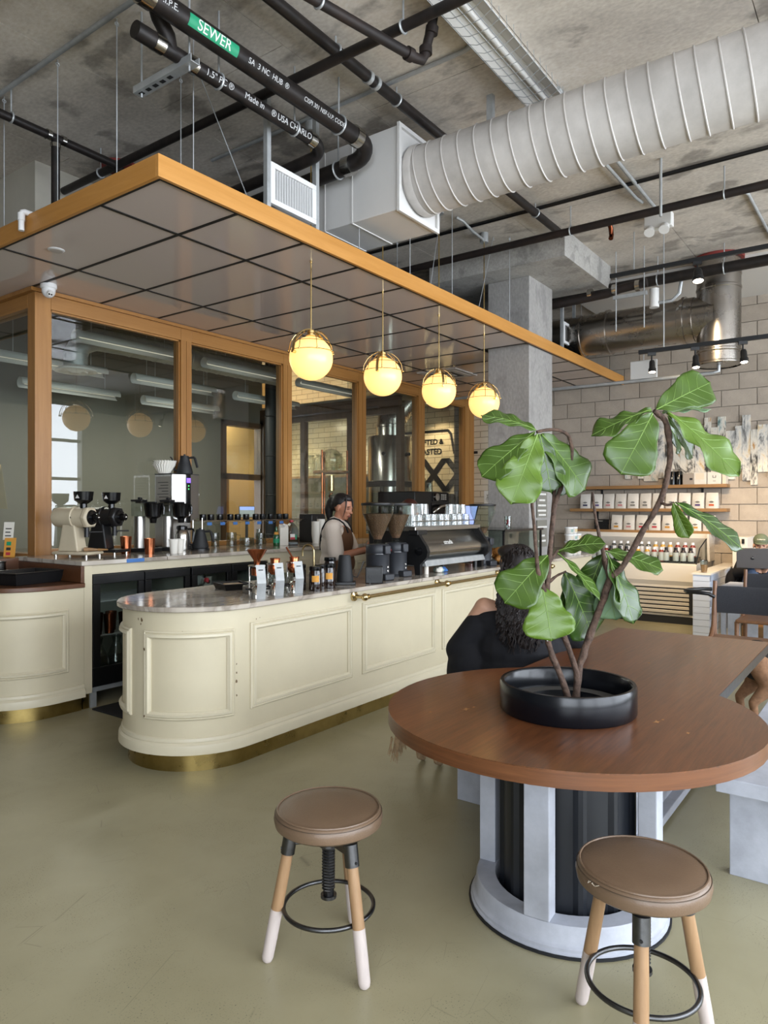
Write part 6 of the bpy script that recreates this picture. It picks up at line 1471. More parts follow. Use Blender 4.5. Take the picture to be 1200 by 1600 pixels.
# ================================================================== PLANT
PC = (2.585, 1.02)
pl_ = thing('fiddle_leaf_fig', 'tall fiddle leaf fig with bare stems in a round black pot on the table', 'potted plant', (PC[0], PC[1], TZ))
POFF = Vector((PC[0], PC[1], TZ))
MB().lathe([(0, 0), (.246, 0), (.252, .008), (.252, .10), (.248, .108), (.236, .108), (.230, .10), (.228, .035), (0, .03)], n=64).build('pot', 'black_pot', pl_)
MB().lathe([(.12, .031), (.20, .036), (.228, .033)], n=48, cap=False).build('water_line', 'grille_dark', pl_)
FWD = Vector((math.cos(R(36)), math.sin(R(36)), 0)); RGT = Vector((math.sin(R(36)), -math.cos(R(36)), 0)); UP = Vector((0, 0, 1))
def L3(r, u, d): return RGT * r + UP * u + FWD * d      # plant frame: right, up, away (metres from the pot centre)
def stem(pts, name='stem'):
    P = [L3(a, b, c) for a, b, c, _ in pts]; rs = [p[3] for p in pts]
    Q = []; RR = []
    for i in range(len(P) - 1):
        for k in range(4):
            t_ = k / 4; p0 = P[max(i-1, 0)]; p1 = P[i]; p2 = P[i+1]; p3 = P[min(i+2, len(P)-1)]
            q = .5 * ((2*p1) + (-p0+p2)*t_ + (2*p0-5*p1+4*p2-p3)*t_**2 + (-p0+3*p1-3*p2+p3)*t_**3)
            Q.append(q + Vector((random.uniform(-1, 1), random.uniform(-1, 1), 0)) * .0012); RR.append((rs[i] + (rs[i+1] - rs[i]) * t_) * random.uniform(.9, 1.15))
    Q.append(P[-1]); RR.append(rs[-1])
    o = MB().tube(Q, RR, 10).build(name, 'bark', pl_)
    return o
def leaf(b, t, width, m='leaf_top', nrm=None, droop=.12, fold=.10, tipw=.6, twist=0, back=False, ripple=1.0, nv=7):
    """broad waisted leaf from base b to tip t in plant frame"""
    B = L3(*b); T = L3(*t); ax = T - B; Ln = ax.length; a = ax.normalized()
    n = L3(*nrm) if nrm else -FWD + UP * .4
    n = (n - a * n.dot(a)).normalized()
    if twist: n = Matrix.Rotation(twist, 3, a) @ n
    s_ = a.cross(n); NU = 16; vs = []; ph = random.uniform(0, 6)
    wp = [(0, .03), (.06, .20), (.18, .46), (.32, .60), (.45, .68), (.60, .88), (.74, 1.0), (.86, .93), (.94, .66), (1.0, .06)]
    def W(u):
        for (u0, w0), (u1, w1) in zip(wp, wp[1:]):
            if u <= u1: 
                k = (u - u0) / (u1 - u0); k = k * k * (3 - 2 * k); return (w0 + (w1 - w0) * k) * width / 2
        return 0
    def S(u, v):
        w_ = W(u); rp = ripple * .010 * math.sin(u * 17 + ph + (2.2 if v > 0 else 0)) * abs(v) ** 1.5 * (width / .2)
        return B + a * (Ln * u + .02 * Ln * (1 - v * v) * (u > .9)) + s_ * (w_ * v) + n * (-droop * Ln * (u ** 2 - u * .0) + fold * w_ * abs(v) - .35 * fold * w_ * abs(v) ** 2 * 1.6 + rp) + n * droop * Ln * u * .75
    NV = nv * 2
    for i in range(NU + 1):
        for j in range(NV + 1): vs.append(S(i / NU, -1 + 2 * j / NV))
    fs = [(i*(NV+1)+j, i*(NV+1)+j+1, (i+1)*(NV+1)+j+1, (i+1)*(NV+1)+j) for i in range(NU) for j in range(NV)]
    o = MB().add(vs, fs).build('leaf', 'leaf_back' if back else m, pl_, angle=180)
    so = o.modifiers.new('thick', 'SOLIDIFY'); so.thickness = .0009; so.offset = 0
    vm = MB(); off = .0008
    mid = [S(i / 14, 0) + n * off for i in range(15)]
    vm.tube(mid, [.0022 - .0014 * i / 14 for i in range(15)], 5)
    vm2 = MB().tube([p - n * 2 * off for p in mid], [.0030 - .0020 * i / 14 for i in range(15)], 5)
    for k in range(5):
        u0 = .14 + k * .155
        for sg in (-1, 1):
            pts = [S(min(u0 + q * .22 * (.8 if k > 2 else 1), .985), sg * q * .92) for q in (0, .25, .5, .75, 1.0)]
            vm.tube([p + n * off for p in pts], [.0009, .0009, .0008, .0006, .0004], 4); vm2.tube([p - n * off for p in pts], [.0015, .0014, .0012, .0010, .0006], 4)
    vm.v_ = None
    vm.add(vm2.v, vm2.f).build('leaf_veins', 'leaf_vein', o)
    pe = B - a * .03 - UP * .004
    return o
stem([(0.0087, 0.0248, 0, 0.013), (-0.0229, 0.1194, -0.01, 0.012), (-0.0688, 0.2277, -0.02, 0.011), (-0.0832, 0.3289, -0.02, 0.0105), (-0.0832, 0.406, -0.02, 0.01), (-0.0737, 0.5183, -0.01, 0.01), (-0.0617, 0.6362, 0, 0.009), (-0.0471, 0.76, 0.01, 0.0085), (-0.0203, 0.8333, 0.02, 0.008), (0.009, 0.9213, 0.02, 0.0075), (0.021, 0.9743, 0.01, 0.0075), (0.0038, 1.0366, 0, 0.007), (-0.0399, 1.0562, -0.02, 0.006), (-0.0878, 1.054, -0.04, 0.006), (-0.1258, 1.0458, -0.05, 0.006)])
stem([(0.031, 0.0193, 0.02, 0.012), (0.0433, 0.1122, 0.02, 0.011), (0.0162, 0.2071, 0.01, 0.01), (-0.028, 0.3065, -0.03, 0.01), (-0.0699, 0.4045, -0.045, 0.009), (-0.0996, 0.4623, -0.05, 0.0085), (-0.1187, 0.5195, -0.05, 0.008), (-0.1282, 0.6052, -0.05, 0.007), (-0.1332, 0.6907, -0.04, 0.0065), (-0.1452, 0.8389, -0.04, 0.005)])
stem([(0.0411, 0.0166, 0.03, 0.015), (0.0536, 0.132, 0.04, 0.014), (0.0712, 0.1841, 0.05, 0.014), (0.0959, 0.2583, 0.05, 0.014), (0.1423, 0.3906, 0.04, 0.0135), (0.1736, 0.4901, 0.03, 0.013), (0.2217, 0.5449, 0.02, 0.011), (0.2853, 0.6726, 0, 0.0105), (0.3479, 0.7961, -0.02, 0.01), (0.3752, 0.928, -0.03, 0.0105), (0.3752, 1.0167, -0.03, 0.0115), (0.3584, 1.0911, -0.03, 0.011), (0.3138, 1.1257, -0.04, 0.009)])
stem([(0.1736, 0.4901, 0.03, 0.011), (0.1595, 0.5531, 0.04, 0.009), (0.1453, 0.6166, 0.05, 0.007), (0.1261, 0.7253, 0.06, 0.0055), (0.1137, 0.8245, 0.06, 0.0045)])
stem([(-0.052, 0.7478, 0.01, 0.007), (-0.0399, 0.8336, 0.03, 0.006), (-0.0325, 0.9048, 0.03, 0.005)])
stem([(0.3431, 0.7841, -0.02, 0.006), (0.3624, 0.7743, -0.05, 0.005), (0.3821, 0.7837, -0.06, 0.004)])
stem([(-0.0737, 0.5545, -0.01, 0.008), (-0.0448, 0.5815, 0.02, 0.006), (-0.0252, 0.5999, 0.04, 0.005)])
stem([(0.1669, 0.5137, 0.04, 0.007), (0.1559, 0.5541, 0.06, 0.006), (0.1614, 0.5932, 0.07, 0.005)])
stem([(-0.0737, 0.482, -0.01, 0.007), (-0.035, 0.5033, 0.02, 0.005), (0.0069, 0.5178, 0.05, 0.004)])
leaf((0.3233, 1.1305, -0.04), (0.5517, 1.244, 0.02), 0.1654, 'leaf_top', nrm=(.2,.5,-1), droop=0.1)
leaf((0.363, 1.124, 0), (0.5763, 1.1659, 0.14), 0.1249, 'leaf_top', nrm=(0,1,-.4), back=True)
leaf((0.3004, 1.1291, -0.05), (0.0878, 1.0418, -0.02), 0.1256, 'leaf_top', nrm=(-.2,1,-.7), ripple=1.8)
leaf((0.3014, 1.1135, -0.06), (0.1674, 0.8921, -0.12), 0.1979, 'leaf_top', nrm=(-.1,.25,-1), fold=0.06)
leaf((0.3664, 1.1233, -0.04), (0.604, 0.8885, -0.1), 0.1887, 'leaf_young', nrm=(.3,.75,-1), fold=0.14, ripple=1.4)
leaf((0.3704, 1.1079, -0.03), (0.4882, 0.958, 0.02), 0.1105, 'leaf_top', nrm=(.5,.4,-.8), fold=0.25)
leaf((0.3806, 1.09, 0.02), (0.4862, 1.0008, 0.12), 0.1022, 'leaf_dark', nrm=(.2,.4,-1))
leaf((-0.1282, 1.0529, -0.05), (-0.3185, 1.1242, 0.02), 0.1211, 'leaf_top', nrm=(-.1,1,-.55), droop=0.2)
leaf((-0.1351, 1.0447, -0.06), (-0.3352, 0.8838, -0.1), 0.145, 'leaf_top', nrm=(-.3,.6,-1))
leaf((-0.1278, 1.0365, -0.07), (-0.2367, 0.7829, -0.15), 0.1698, 'leaf_young', nrm=(0,.3,-1), ripple=1.8)
leaf((-0.1141, 1.0397, -0.04), (-0.0687, 0.8245, -0.04), 0.1363, 'leaf_dark', nrm=(.1,.2,-1))
leaf((-0.1047, 1.0407, -0.03), (0.0775, 0.8358, 0.02), 0.1989, 'leaf_top', nrm=(.35,.5,-1), fold=0.14)
leaf((-0.0981, 1.039, 0), (0.0296, 0.8225, 0.08), 0.1573, 'leaf_dark', nrm=(.2,.4,-1))
leaf((0.3844, 0.7837, -0.06), (0.618, 0.6222, -0.1), 0.1235, 'leaf_dark', nrm=(.1,1,-.75), droop=0.18)
leaf((0.3773, 0.7814, -0.06), (0.4171, 0.6549, -0.1), 0.0698, 'leaf_young', nrm=(-.8,.3,-.6), fold=0.5, ripple=0.5)
leaf((-0.0301, 0.595, 0.04), (0.1335, 0.6372, -0.02), 0.1278, 'leaf_top', nrm=(0,1,-.6), droop=0.25)
leaf((-0.0276, 0.5907, 0.03), (0.1099, 0.4266, -0.05), 0.0827, 'leaf_top', nrm=(.7,.6,-.6), fold=0.45)
leaf((0.1664, 0.5957, 0.07), (0.3708, 0.5327, 0.02), 0.1238, 'leaf_top', nrm=(.1,1,-.7), droop=0.15)
leaf((0.1683, 0.5888, 0.06), (0.2562, 0.3305, 0), 0.1511, 'leaf_dark', nrm=(.6,.2,-.9), fold=0.2)
leaf((0.1732, 0.574, 0.06), (0.2077, 0.396, 0), 0.0727, 'leaf_young', nrm=(.9,.2,-.4), fold=0.3)
leaf((0.1583, 0.5491, 0.06), (0.216, 0.3246, 0.1), 0.1482, 'leaf_top', nrm=(-.2,.2,-1), back=True, fold=0.2, ripple=1.6)
leaf((0.0045, 0.5144, 0.06), (0.1305, 0.2567, 0.1), 0.1994, 'leaf_dark', nrm=(.2,.5,-1))
leaf((0.1595, 0.5826, 0.08), (0.0891, 0.3358, 0.16), 0.185, 'leaf_dark', nrm=(-.2,.4,-1))
leaf((0.0121, 0.5085, 0.07), (0.0451, 0.3038, 0.12), 0.126, 'leaf_dark', nrm=(.4,.2,-.9), fold=0.3)
leaf((-0.0784, 0.5842, -0.02), (-0.2477, 0.4186, -0.08), 0.1792, 'leaf_top', nrm=(-.2,.5,-1), fold=0.05)
leaf((-0.1044, 0.4718, -0.05), (-0.0829, 0.2811, -0.1), 0.1991, 'leaf_young', nrm=(0,.1,-1), fold=0.06, droop=0.05)
# plant stake and tie
st_ = MB().tube([L3(-.083, .265, -.034), L3(-.080, .33, -.034), L3(-.078, .42, -.034)], .0025, 8).build('white_tie', 'white_plastic', pl_)
MB().tube([L3(-.066, .42, -.04), L3(-.050, .40, -.05), L3(-.042, .375, -.05), L3(-.036, .35, -.045)], .0025, 8).build('white_tie', 'white_plastic', pl_)

# ================================================================== RIGHT SIDE: shelves and bags
WX = 10.6
def shelf(label, y0, y1, z):
    t = thing('wall_shelf', label, 'shelf', (0, 0, 0), 0, 'wood wall shelves')
    MB().box(WX - .23, WX, y0, y1, z - .045, z).build('board', 'shelf_wood', t, smooth=False, bevel=.003)
    for y in (y0 + .35, y1 - .35): MB().box(WX - .2, WX - .002, y - .015, y + .015, z - .06, z - .045).box(WX - .012, WX - .002, y - .015, y + .015, z - .17, z - .045).build('bracket', 'black_matte', t, smooth=False)
shelf('top wood wall shelf carrying boxes above the coffee bags', 1.87, 3.98, 1.835)
shelf('middle wood wall shelf lined with white coffee bags', 1.87, 4.05, 1.505)
shelf('lowest wood wall shelf with a shorter row of coffee bags', 1.97, 4.02, 1.195)
mat('bag_purple', '#4a3a6a', .6); mat('bag_pink', '#b57a7a', .6); mat('bag_grey', '#77736c', .6); mat('bag_red', '#a8323a', .6); mat('bag_orange', '#b5502a', .6); mat('bag_navy', '#2c2a44', .6); mat('bag_yellow', '#b5822f', .6)
bag_me = None
def coffee_bag(label, y, z, m, s=1.0):
    t = thing('coffee_bag', label, 'coffee bag', (WX - .14, y, z), R(random.uniform(-5, 5)), 'white coffee bags on the shelves')
    v = []; NY, NZ = 6, 8; W_, H_ = .155 * s, .215 * s
    for sd in (-1, 1):
        for k in range(NZ + 1):
            u = k / NZ; dp = .045 * (1 - .9 * max(0, (u - .45) / .55)) + .002
            for j in range(NY + 1):
                vv = -1 + 2 * j / NY; wv = W_ / 2 * (1 - .04 * u + .01 * math.sin(u * 9 + y * 9))
                v.append((sd * dp * (1 - .25 * abs(vv) ** 3), wv * vv, H_ * u * (1 - .012 * vv * math.sin(y * 20))))
    f = []; o2 = (NY + 1) * (NZ + 1)
    for k in range(NZ):
        for j in range(NY):
            a = k * (NY + 1) + j; f += [(a, a + 1, a + NY + 2, a + NY + 1), (o2 + a, o2 + a + NY + 1, o2 + a + NY + 2, o2 + a + 1)]
    for k in range(NZ):
        for j in (0, NY): a = k * (NY + 1) + j; f.append((a, a + NY + 1, o2 + a + NY + 1, o2 + a))
    for j in range(NY):
        f.append((j, j + 1, o2 + j + 1, o2 + j)); a = NZ * (NY + 1) + j; f.append((a, a + 1, o2 + a + 1, o2 + a))
    b_ = MB().add(v, f).build('bag_body', 'bag_white', t, angle=50)
    MB().box(-.052 * s, -.046 * s, -.032 * s, .032 * s, .035 * s, .060 * s).build('colour_label', m, b_, smooth=False)
    lg = MB()
    lg.box(-.0475 * s, -.043 * s, -.024 * s, .024 * s, .082 * s, .094 * s).box(-.0475 * s, -.040 * s, -.034 * s, .034 * s, .086 * s, .090 * s)
    lg.box(-.045 * s, -.038 * s, -.016 * s, .016 * s, .100 * s, .103 * s).box(-.049 * s, -.04 * s, -.016 * s, .016 * s, .074 * s, .077 * s)
    lg.build('printed_logo', 'ink', b_, smooth=False)
cols1 = ['bag_navy', 'bag_purple', 'bag_pink', 'bag_pink', 'bag_grey', 'bag_grey', 'bag_red', 'bag_grey', 'bag_navy', 'bag_purple', 'bag_orange']
nm = {'bag_navy': 'navy', 'bag_purple': 'purple', 'bag_pink': 'pink', 'bag_grey': 'grey', 'bag_red': 'red', 'bag_orange': 'orange', 'bag_yellow': 'yellow'}
ordn = ['first', 'second', 'third', 'fourth', 'fifth', 'sixth', 'seventh', 'eighth', 'ninth', 'tenth', 'eleventh']
for i, m in enumerate(cols1): coffee_bag('white coffee bag with %s label, %s from the left on the middle shelf' % (nm[m], ordn[i]), 3.83 - i * .1765, 1.505, m)
cols2 = ['bag_yellow', 'bag_pink', 'bag_red', 'bag_red', 'bag_yellow', 'bag_yellow', 'bag_yellow', 'bag_grey']
for i, m in enumerate(cols2): coffee_bag('white coffee bag with %s label, %s from the left on the lowest shelf' % (nm[m], ordn[i]), 3.36 - i * .18, 1.195, m)
t = thing('black_shelf_sign', 'small black sign strip left of the bags on the lowest shelf', 'sign', (WX - .12, 3.60, 1.27)); MB().box(-.006, .006, -.11, .11, 0, .075).build('plate', 'black_plastic', t, smooth=False); MB().box(-.0075, -.006, -.02, .08, .045, .052).build('print_line', 'grey_note', t, smooth=False); MB().box(-.02, .02, -.1, .1, -.075, 0).build('foot', 'black_plastic', t, smooth=False)
def shelf_box(label, y, w_, h, m, d=.16, prints=()):
    t = thing('shelf_box', label, 'box', (WX - .12, y, 1.835)); b_ = MB().box(-d/2, d/2, -w_/2, w_/2, 0, h).build('carton', m, t, smooth=False, bevel=.002)
    for (a, b, c, e, mm) in prints: MB().box(-d/2 - .0015, -d/2, a * w_, b * w_, c * h, e * h).build('print', mm, b_, smooth=False)
mat('kraft_grey', '#8f857c', .7)
shelf_box('dull brown cardboard box on the top shelf', 2.36, .15, .15, 'kraft_grey', prints=((-.35, -.1, .4, .6, 'ink'),))
shelf_box('white box with a beige square on the top shelf', 2.21, .165, .165, 'bag_white', prints=((-.3, .35, .4, .92, 'cushion'),))
shelf_box('white box with a small line logo at the right end of the top shelf', 2.03, .175, .165, 'bag_white', prints=((-.1, .12, .52, .56, 'ink'), (-.12, -.08, .52, .72, 'ink'), (.08, .12, .52, .72, 'ink'), (-.1, .1, .24, .27, 'ink')))
shelf_box('slim pale box standing at the very end of the top shelf', 1.91, .045, .16, 'cushion')
shelf_box('narrow white box beside the black tins on the top shelf', 2.66, .06, .185, 'bag_white')
for i, y in enumerate((2.585, 2.50)):
    t = thing('black_tin', ['black cylinder tin on the top shelf, next to the white box', 'black cylinder tin on the top shelf, next to the brown box'][i], 'tin', (WX - .12, y, 1.835)); MB().lathe([(0, 0), (.042, 0), (.042, .18), (.038, .19), (0, .19)], n=22).build('tin_body', 'black_gloss', t); MB().box(-.0445, -.042, -.012, .012, .08, .11).build('emblem', 'grey_note', t, smooth=False)
# ---------------- plank artwork
def art_mat(name, cols, seed):
    m, nt, b = base(name); N = nt.nodes; L = nt.links
    ge = N.new('ShaderNodeNewGeometry'); mp = N.new('ShaderNodeMapping'); L.new(ge.outputs['Position'], mp.inputs[0]); mp.inputs['Location'].default_value = (seed, seed * 2.3, seed); mp.inputs['Scale'].default_value = (1, 1.6, .75)
    n = N.new('ShaderNodeTexNoise'); n.inputs['Scale'].default_value = 3.4; n.inputs['Detail'].default_value = 9; n.inputs['Roughness'].default_value = .7; n.inputs['Distortion'].default_value = .6; L.new(mp.outputs[0], n.inputs[0])
    r = N.new('ShaderNodeValToRGB'); e = r.color_ramp.elements
    e[0].position = .36; e[0].color = lin(cols[0]); e[1].position = .64; e[1].color = lin(cols[-1])
    for i in range(1, len(cols) - 1): k = e.new(.36 + .28 * i / (len(cols) - 1)); k.color = lin(cols[i])
    L.new(n.outputs[0], r.inputs[0]); L.new(r.outputs[0], b.inputs['Base Color']); b.inputs['Roughness'].default_value = .7
art_mat('art_a', ['#211d1a', '#4a4845', '#b9b3a8', '#d0c9bc', '#c6bfb2', '#a97c42'], 1.3)
art_mat('art_b', ['#3f5f5b', '#9aa5a0', '#cfc8bb', '#c9c1b2', '#57504a', '#2a2623'], 4.1)
art_mat('art_c', ['#a97333', '#c9b592', '#d2cbbf', '#b9b6b0', '#7c7c7a', '#332e2a'], 7.7)
t = thing('plank_artwork', 'abstract painted artwork of staggered vertical wood planks on the block wall', 'artwork', (0, 0, 0))
k = 0; y = 3.28
while y > .7:
    w_ = random.choice((.085, .10, .12)); z1 = 2.62 + random.choice((-.14, -.06, 0, .08, .14)) - (.35 if y > 3.0 else 0); z0 = 1.92 + random.choice((-.10, -.04, 0, .07, .12)) - (0 if y < 1.85 else -.02)
    if y > 1.85 : z0 = max(z0, 1.86)
    MB().box(WX - .03 - random.uniform(0, .012), WX - .002, y - w_ + .002, y, z0, z1).build('plank', random.choice(('art_a', 'art_b', 'art_c')), t, smooth=False)
    y -= w_; k += 1

# ---------------- refrigerated display case
t = thing('display_case', 'white open front refrigerated display case with grille below the shelves', 'display fridge', (0, 0, 0))
cx, y0, y1 = 9.68, 2.10, 4.1
sec = [(10.52, 0.1), (cx + .02, .1), (cx + .02, .52), (cx, .60), (cx, .77), (cx + .05, .80), (cx + .30, .82), (cx + .30, .84), (10.5, .84), (10.5, 1.13), (10.58, 1.13), (10.58, .1)]
def extr_y(prof_, ya, yb):
    n = len(prof_); v = [(x, ya, z) for x, z in prof_] + [(x, yb, z) for x, z in prof_]
    return MB().add(v, [tuple(range(n)), tuple(range(2*n-1, n-1, -1))] + [(i, (i+1) % n, n + (i+1) % n, n + i) for i in range(n)])
extr_y([(10.58, .1), (cx + .03, .1), (cx + .03, .50), (cx, .56), (cx, .77), (cx + .05, .79), (10.58, .79)], y0, y1).build('lower_cabinet', 'case_cream', t, smooth=False)
extr_y([(10.58, .79), (10.5, .79), (10.30, 1.10), (10.30, 1.16), (10.58, 1.16)], y0, y1).build('upper_canopy', 'case_cream', t, smooth=False)
MB().box(cx + .05, 10.5, y0 + .03, y1, .785, .80).build('deck', 'black_matte', t, smooth=False)
MB().add([(cx + .03, y0 + .01, .79), (10.5, y0 + .01, .79), (10.34, y0 + .01, 1.10), (cx + .22, y0 + .01, .98)], [(0, 1, 2, 3)]).build('end_pane', 'glass_case', t, smooth=False)
fr = MB(); 
fr.tube([(cx + .03, y0 + .01, .79), (cx + .22, y0 + .01, .98), (10.33, y0 + .01, 1.10)], .008, 6); fr.build('end_pane_edge', 'black_matte', t)
MB().box(cx + .04, cx + .046, y0 + .02, y1, .79, .93).build('front_pane', 'glass_case', t, smooth=False)
extr_y([(10.60, .79), (10.30, .79), (10.25, 1.16), (10.60, 1.16)], y0 - .035, y0 - .005).build('end_cheek', 'case_cream', t, smooth=False)
MB().box(cx + .012, cx + .028, y0 + .05, y1, .13, .47).build('grille_recess', 'black_matte', t, smooth=False)
for k in range(6): 
    MB().cbox((cx + .0, (y0 + y1) / 2 + .03, .16 + k * .055), (.012, y1 - y0 - .12, .036), 0, 0, R(-20)).build('grille_slat', 'case_cream', t, smooth=False)
MB().box(cx + .04, 10.55, y0 + .02, y1, 0, .1).build('toe_kick', 'black_matte', t, smooth=False)
# bottles in the case
bi = 0
caps = ['juice_dark', 'juice_red', 'juice_yellow']
def case_bottle(x, y, z, cm, h=.17, label='small labelled drink bottle with dark cap in the display case front row'):
    t = thing('drink_bottle', label, 'bottle', (x, y, z), 0, 'bottles in the display case')
    MB().lathe([(0, 0), (.036, 0), (.038, .008), (.038, h * .68), (.022, h * .82), (.02, h * .84)], n=16).build('bottle_body', cm, t)
    MB().lathe([(.0387, h * .08), (.0387, h * .66)], n=16, cap=False).build('label', 'juice_label', t)
    MB().cyl((0, 0, h * .83), (0, 0, h), .022, n=12).build('cap', 'white_plastic' if cm != 'juice_dark' else 'black_plastic', t)
for i in range(15):
    case_bottle(9.82, 2.20 + i * .092 + (.03 if i % 4 == 3 else 0), .80, caps[0] if i < 4 else caps[(i // 3) % 3], .19, 'labelled drink bottle in the display case front row, %s from the right' % ORD[i])
for i in range(12):
    case_bottle(10.02, 2.22 + i * .095, .86, caps[1] if i < 3 else caps[2] if i < 6 else 'milk_plastic', .19, 'drink bottle in the raised rear row of the case, %s from the right' % ORD[i])
tag(MB().box(9.93, 10.15, 2.15, 3.45, .80, .86).build('bottle_riser', 'black_matte', smooth=False), 'black riser step under the rear bottles in the display case', 'riser')

# ---------------- tiled pier
pr = thing('tiled_half_wall', 'low white tiled half wall right of the display case', 'half wall', (0, 0, 0))
px0, py0, py1, pz = 8.75, 1.755, 1.94, .74
MB().box(px0 + .006, 10.6, py0 + .006, py1 - .006, 0, pz).build('core', 'tile_grout', pr, smooth=False)
tm_f = tm_s = None
for r_ in range(10):
    z = r_ * .074
    o = MB().box(0, .008, .003, py1 - py0 - .003, .002, .072).build('tile', 'tile_white', pr, smooth=False) if tm_f is None else bpy.data.objects.new('tile', tm_f)
    if tm_f is None: tm_f = o.data
    else: COL.objects.link(o); o.parent = pr
    o.location = (px0, py0, z)
    for c_ in range(8):
        o = MB().box(.002, .198, 0, .008, .002, .072).build('tile', 'tile_white', pr, smooth=False) if tm_s is None else bpy.data.objects.new('tile', tm_s)
        if tm_s is None: tm_s = o.data
        else: COL.objects.link(o); o.parent = pr
        o.location = (px0 + .008 + c_ * .2 + (.1 if r_ % 2 else 0), py0 - .001, z)
MB().box(px0 - .01, 10.6, py0 - .01, py1 + .01, pz, pz + .02).build('cap', 'case_cream', pr, smooth=False)
t = thing('iced_coffee', 'clear plastic cup of iced coffee on the tiled half wall', 'cup', (8.86, 1.84, pz + .02)); MB().lathe([(0, 0), (.032, 0), (.045, .14), (.043, .14), (.03, .005)], n=20).build('cup_wall', 'glass_cup', t); MB().lathe([(0, .004), (.03, .004), (.039, .09), (0, .09)], n=20).build('coffee', 'shelf_wood', t)
t = thing('white_cabinet', 'tall narrow white cabinet panel behind the tiled half wall', 'cabinet', (0, 0, 0)); MB().box(9.9, 10.55, 1.55, 1.72, 0, 1.14).build('panel', 'case_cream', t, smooth=False, bevel=.004); MB().box(9.88, 9.9, 1.58, 1.61, 1.06, 1.12).build('latch', 'black_plastic', t, smooth=False)
# banquette seat by the wall
t = thing('banquette', 'cream upholstered banquette against the block wall', 'seating', (0, 0, 0)); MB().box(9.66, 10.05, .2, 1.52, 0, .42).build('seat_base', 'cushion', t, bevel=.02); MB().box(9.98, 10.12, .2, 1.52, .42, .92).build('back_cushion', 'cushion', t, bevel=.03)
MB().box(9.72, 9.9, 1.525, 1.55, .0, .72).build('arm', 'cushion', t, bevel=.03)
t = thing('black_backpack', 'black backpack slumped on the seat beside the laptop user', 'bag', (9.42, 1.60, .0)); o = MB().sph((0, 0, .62), (.12, .12, .17), 18, 12).sph((-.03, .02, .5), (.11, .11, .11), 16, 10).build('bag_body', 'black_cloth', t); remesh(o, .015, 3); MB().box(-.14, .14, -.13, .12, 0, .42).build('seat_block', 'cushion', t, bevel=.01) if 0 else None; MB().tube([(-.1, -.05, .70), (-.14, -.04, .65), (-.13, 0, .55)], .012, 6).build('strap', 'black_plastic', t)
# small white slatted table
t = thing('slatted_table', 'low white slatted side table behind the wood chair', 'table', (8.05, .95, 0)); 
for k in range(6): MB().box(-.02, .0, -.45 + k * .165, -.45 + k * .165 + .115, .12, .66).build('slat', 'white_bench', t, smooth=False)
MB().box(-.04, .5, -.5, .56, .66, .70).build('table_top', 'white_bench', t, smooth=False, bevel=.004)
for y in (-.5, .51):
    for x in (.4, -.02): MB().box(x, x + .06, y, y + .045, 0, .66).build('leg', 'white_bench', t, smooth=False)
# chairs
def lounge_chair(label, x, y, w_, rz=0, arm=True):
    t = thing('lounge_chair', label, 'chair', (x, y, 0), rz, 'wood chairs with dark fabric backs')
    for s_ in (0, 1):
        yy = -w_ if s_ else 0
        MB().tube([(.06, yy, 0), (.03, yy, .25), (.0, yy, .45), (.02, yy, .68), (.05, yy, .90)], [.014, .019, .024, .02, .017], 10).build('rear_leg', 'chair_wood', t)
        MB().tube([(-.46, yy, 0), (-.44, yy, .25), (-.42, yy, .44)], [.013, .018, .022], 10).build('front_leg', 'chair_wood', t)
        MB().tube([(-.44, yy, .43), (-.2, yy, .425), (0, yy, .43)], .018, 10).build('side_rail', 'chair_wood', t)
        MB().tube([(.0, yy, .62), (-.03, yy, .53), (-.10, yy, .47), (-.18, yy, .45)], [.012, .016, .018, .014], 8).build('corner_bracket', 'chair_wood', t)
    MB().box(-.46, .03, -w_ - .01, .01, .435, .465).build('seat', 'chair_wood', t, smooth=False, bevel=.012)
    vs = []; NY = 10
    for i, (xx, z) in enumerate(((.025, .64), (.012, .66), (.02, .76), (.035, .84), (.055, .86), (.075, .84), (.06, .74), (.05, .65))):
        for j in range(NY + 1):
            u = j / NY; vs.append((xx + .035 * math.sin(PI * u), -.012 - (w_ - .024) * u, z))
    n = NY + 1; fs = [(i*n+j, i*n+j+1, ((i+1) % 8)*n+j+1, ((i+1) % 8)*n+j) for i in range(8) for j in range(NY)] + [tuple(i*n for i in range(8)), tuple(i*n+NY for i in range(7, -1, -1))]
    MB().add(vs, fs).build('back_pad', 'fabric_dark', t, angle=60)
    if arm:
        MB().tube([(.02, .0, .77), (-.01, .04, .795), (-.02, .10, .80), (.0, .20, .80), (.06, .235, .80), (.16, .235, .80), (.30, .15, .80), (.33, .08, .80)], .016, 10).build('bent_arm', 'black_plastic', t)
lounge_chair('wood chair with dark fabric back and black bent arm near the table end', 6.36, 1.245, .62)
lounge_chair('wood chair with dark fabric back farther off, beside the laptop user', 7.75, 1.235, .60, 0, False)
t = thing('sketch_print', 'small pale line drawing pinned to the wall left of the concrete column', 'print', (10.597, 5.56, 1.55)); p_ = MB().box(-.004, 0, -.065, .065, 0, .25).build('sheet', 'paper', t, smooth=False)
for k in range(4): MB().tube([(-.006, -.03 + .018 * k, .06 + .03 * (k % 2)), (-.006, -.02 + .014 * k, .12), (-.006, .02 - .012 * k, .19)], .003, 5).build('pencil_line', 'grey_note', p_)
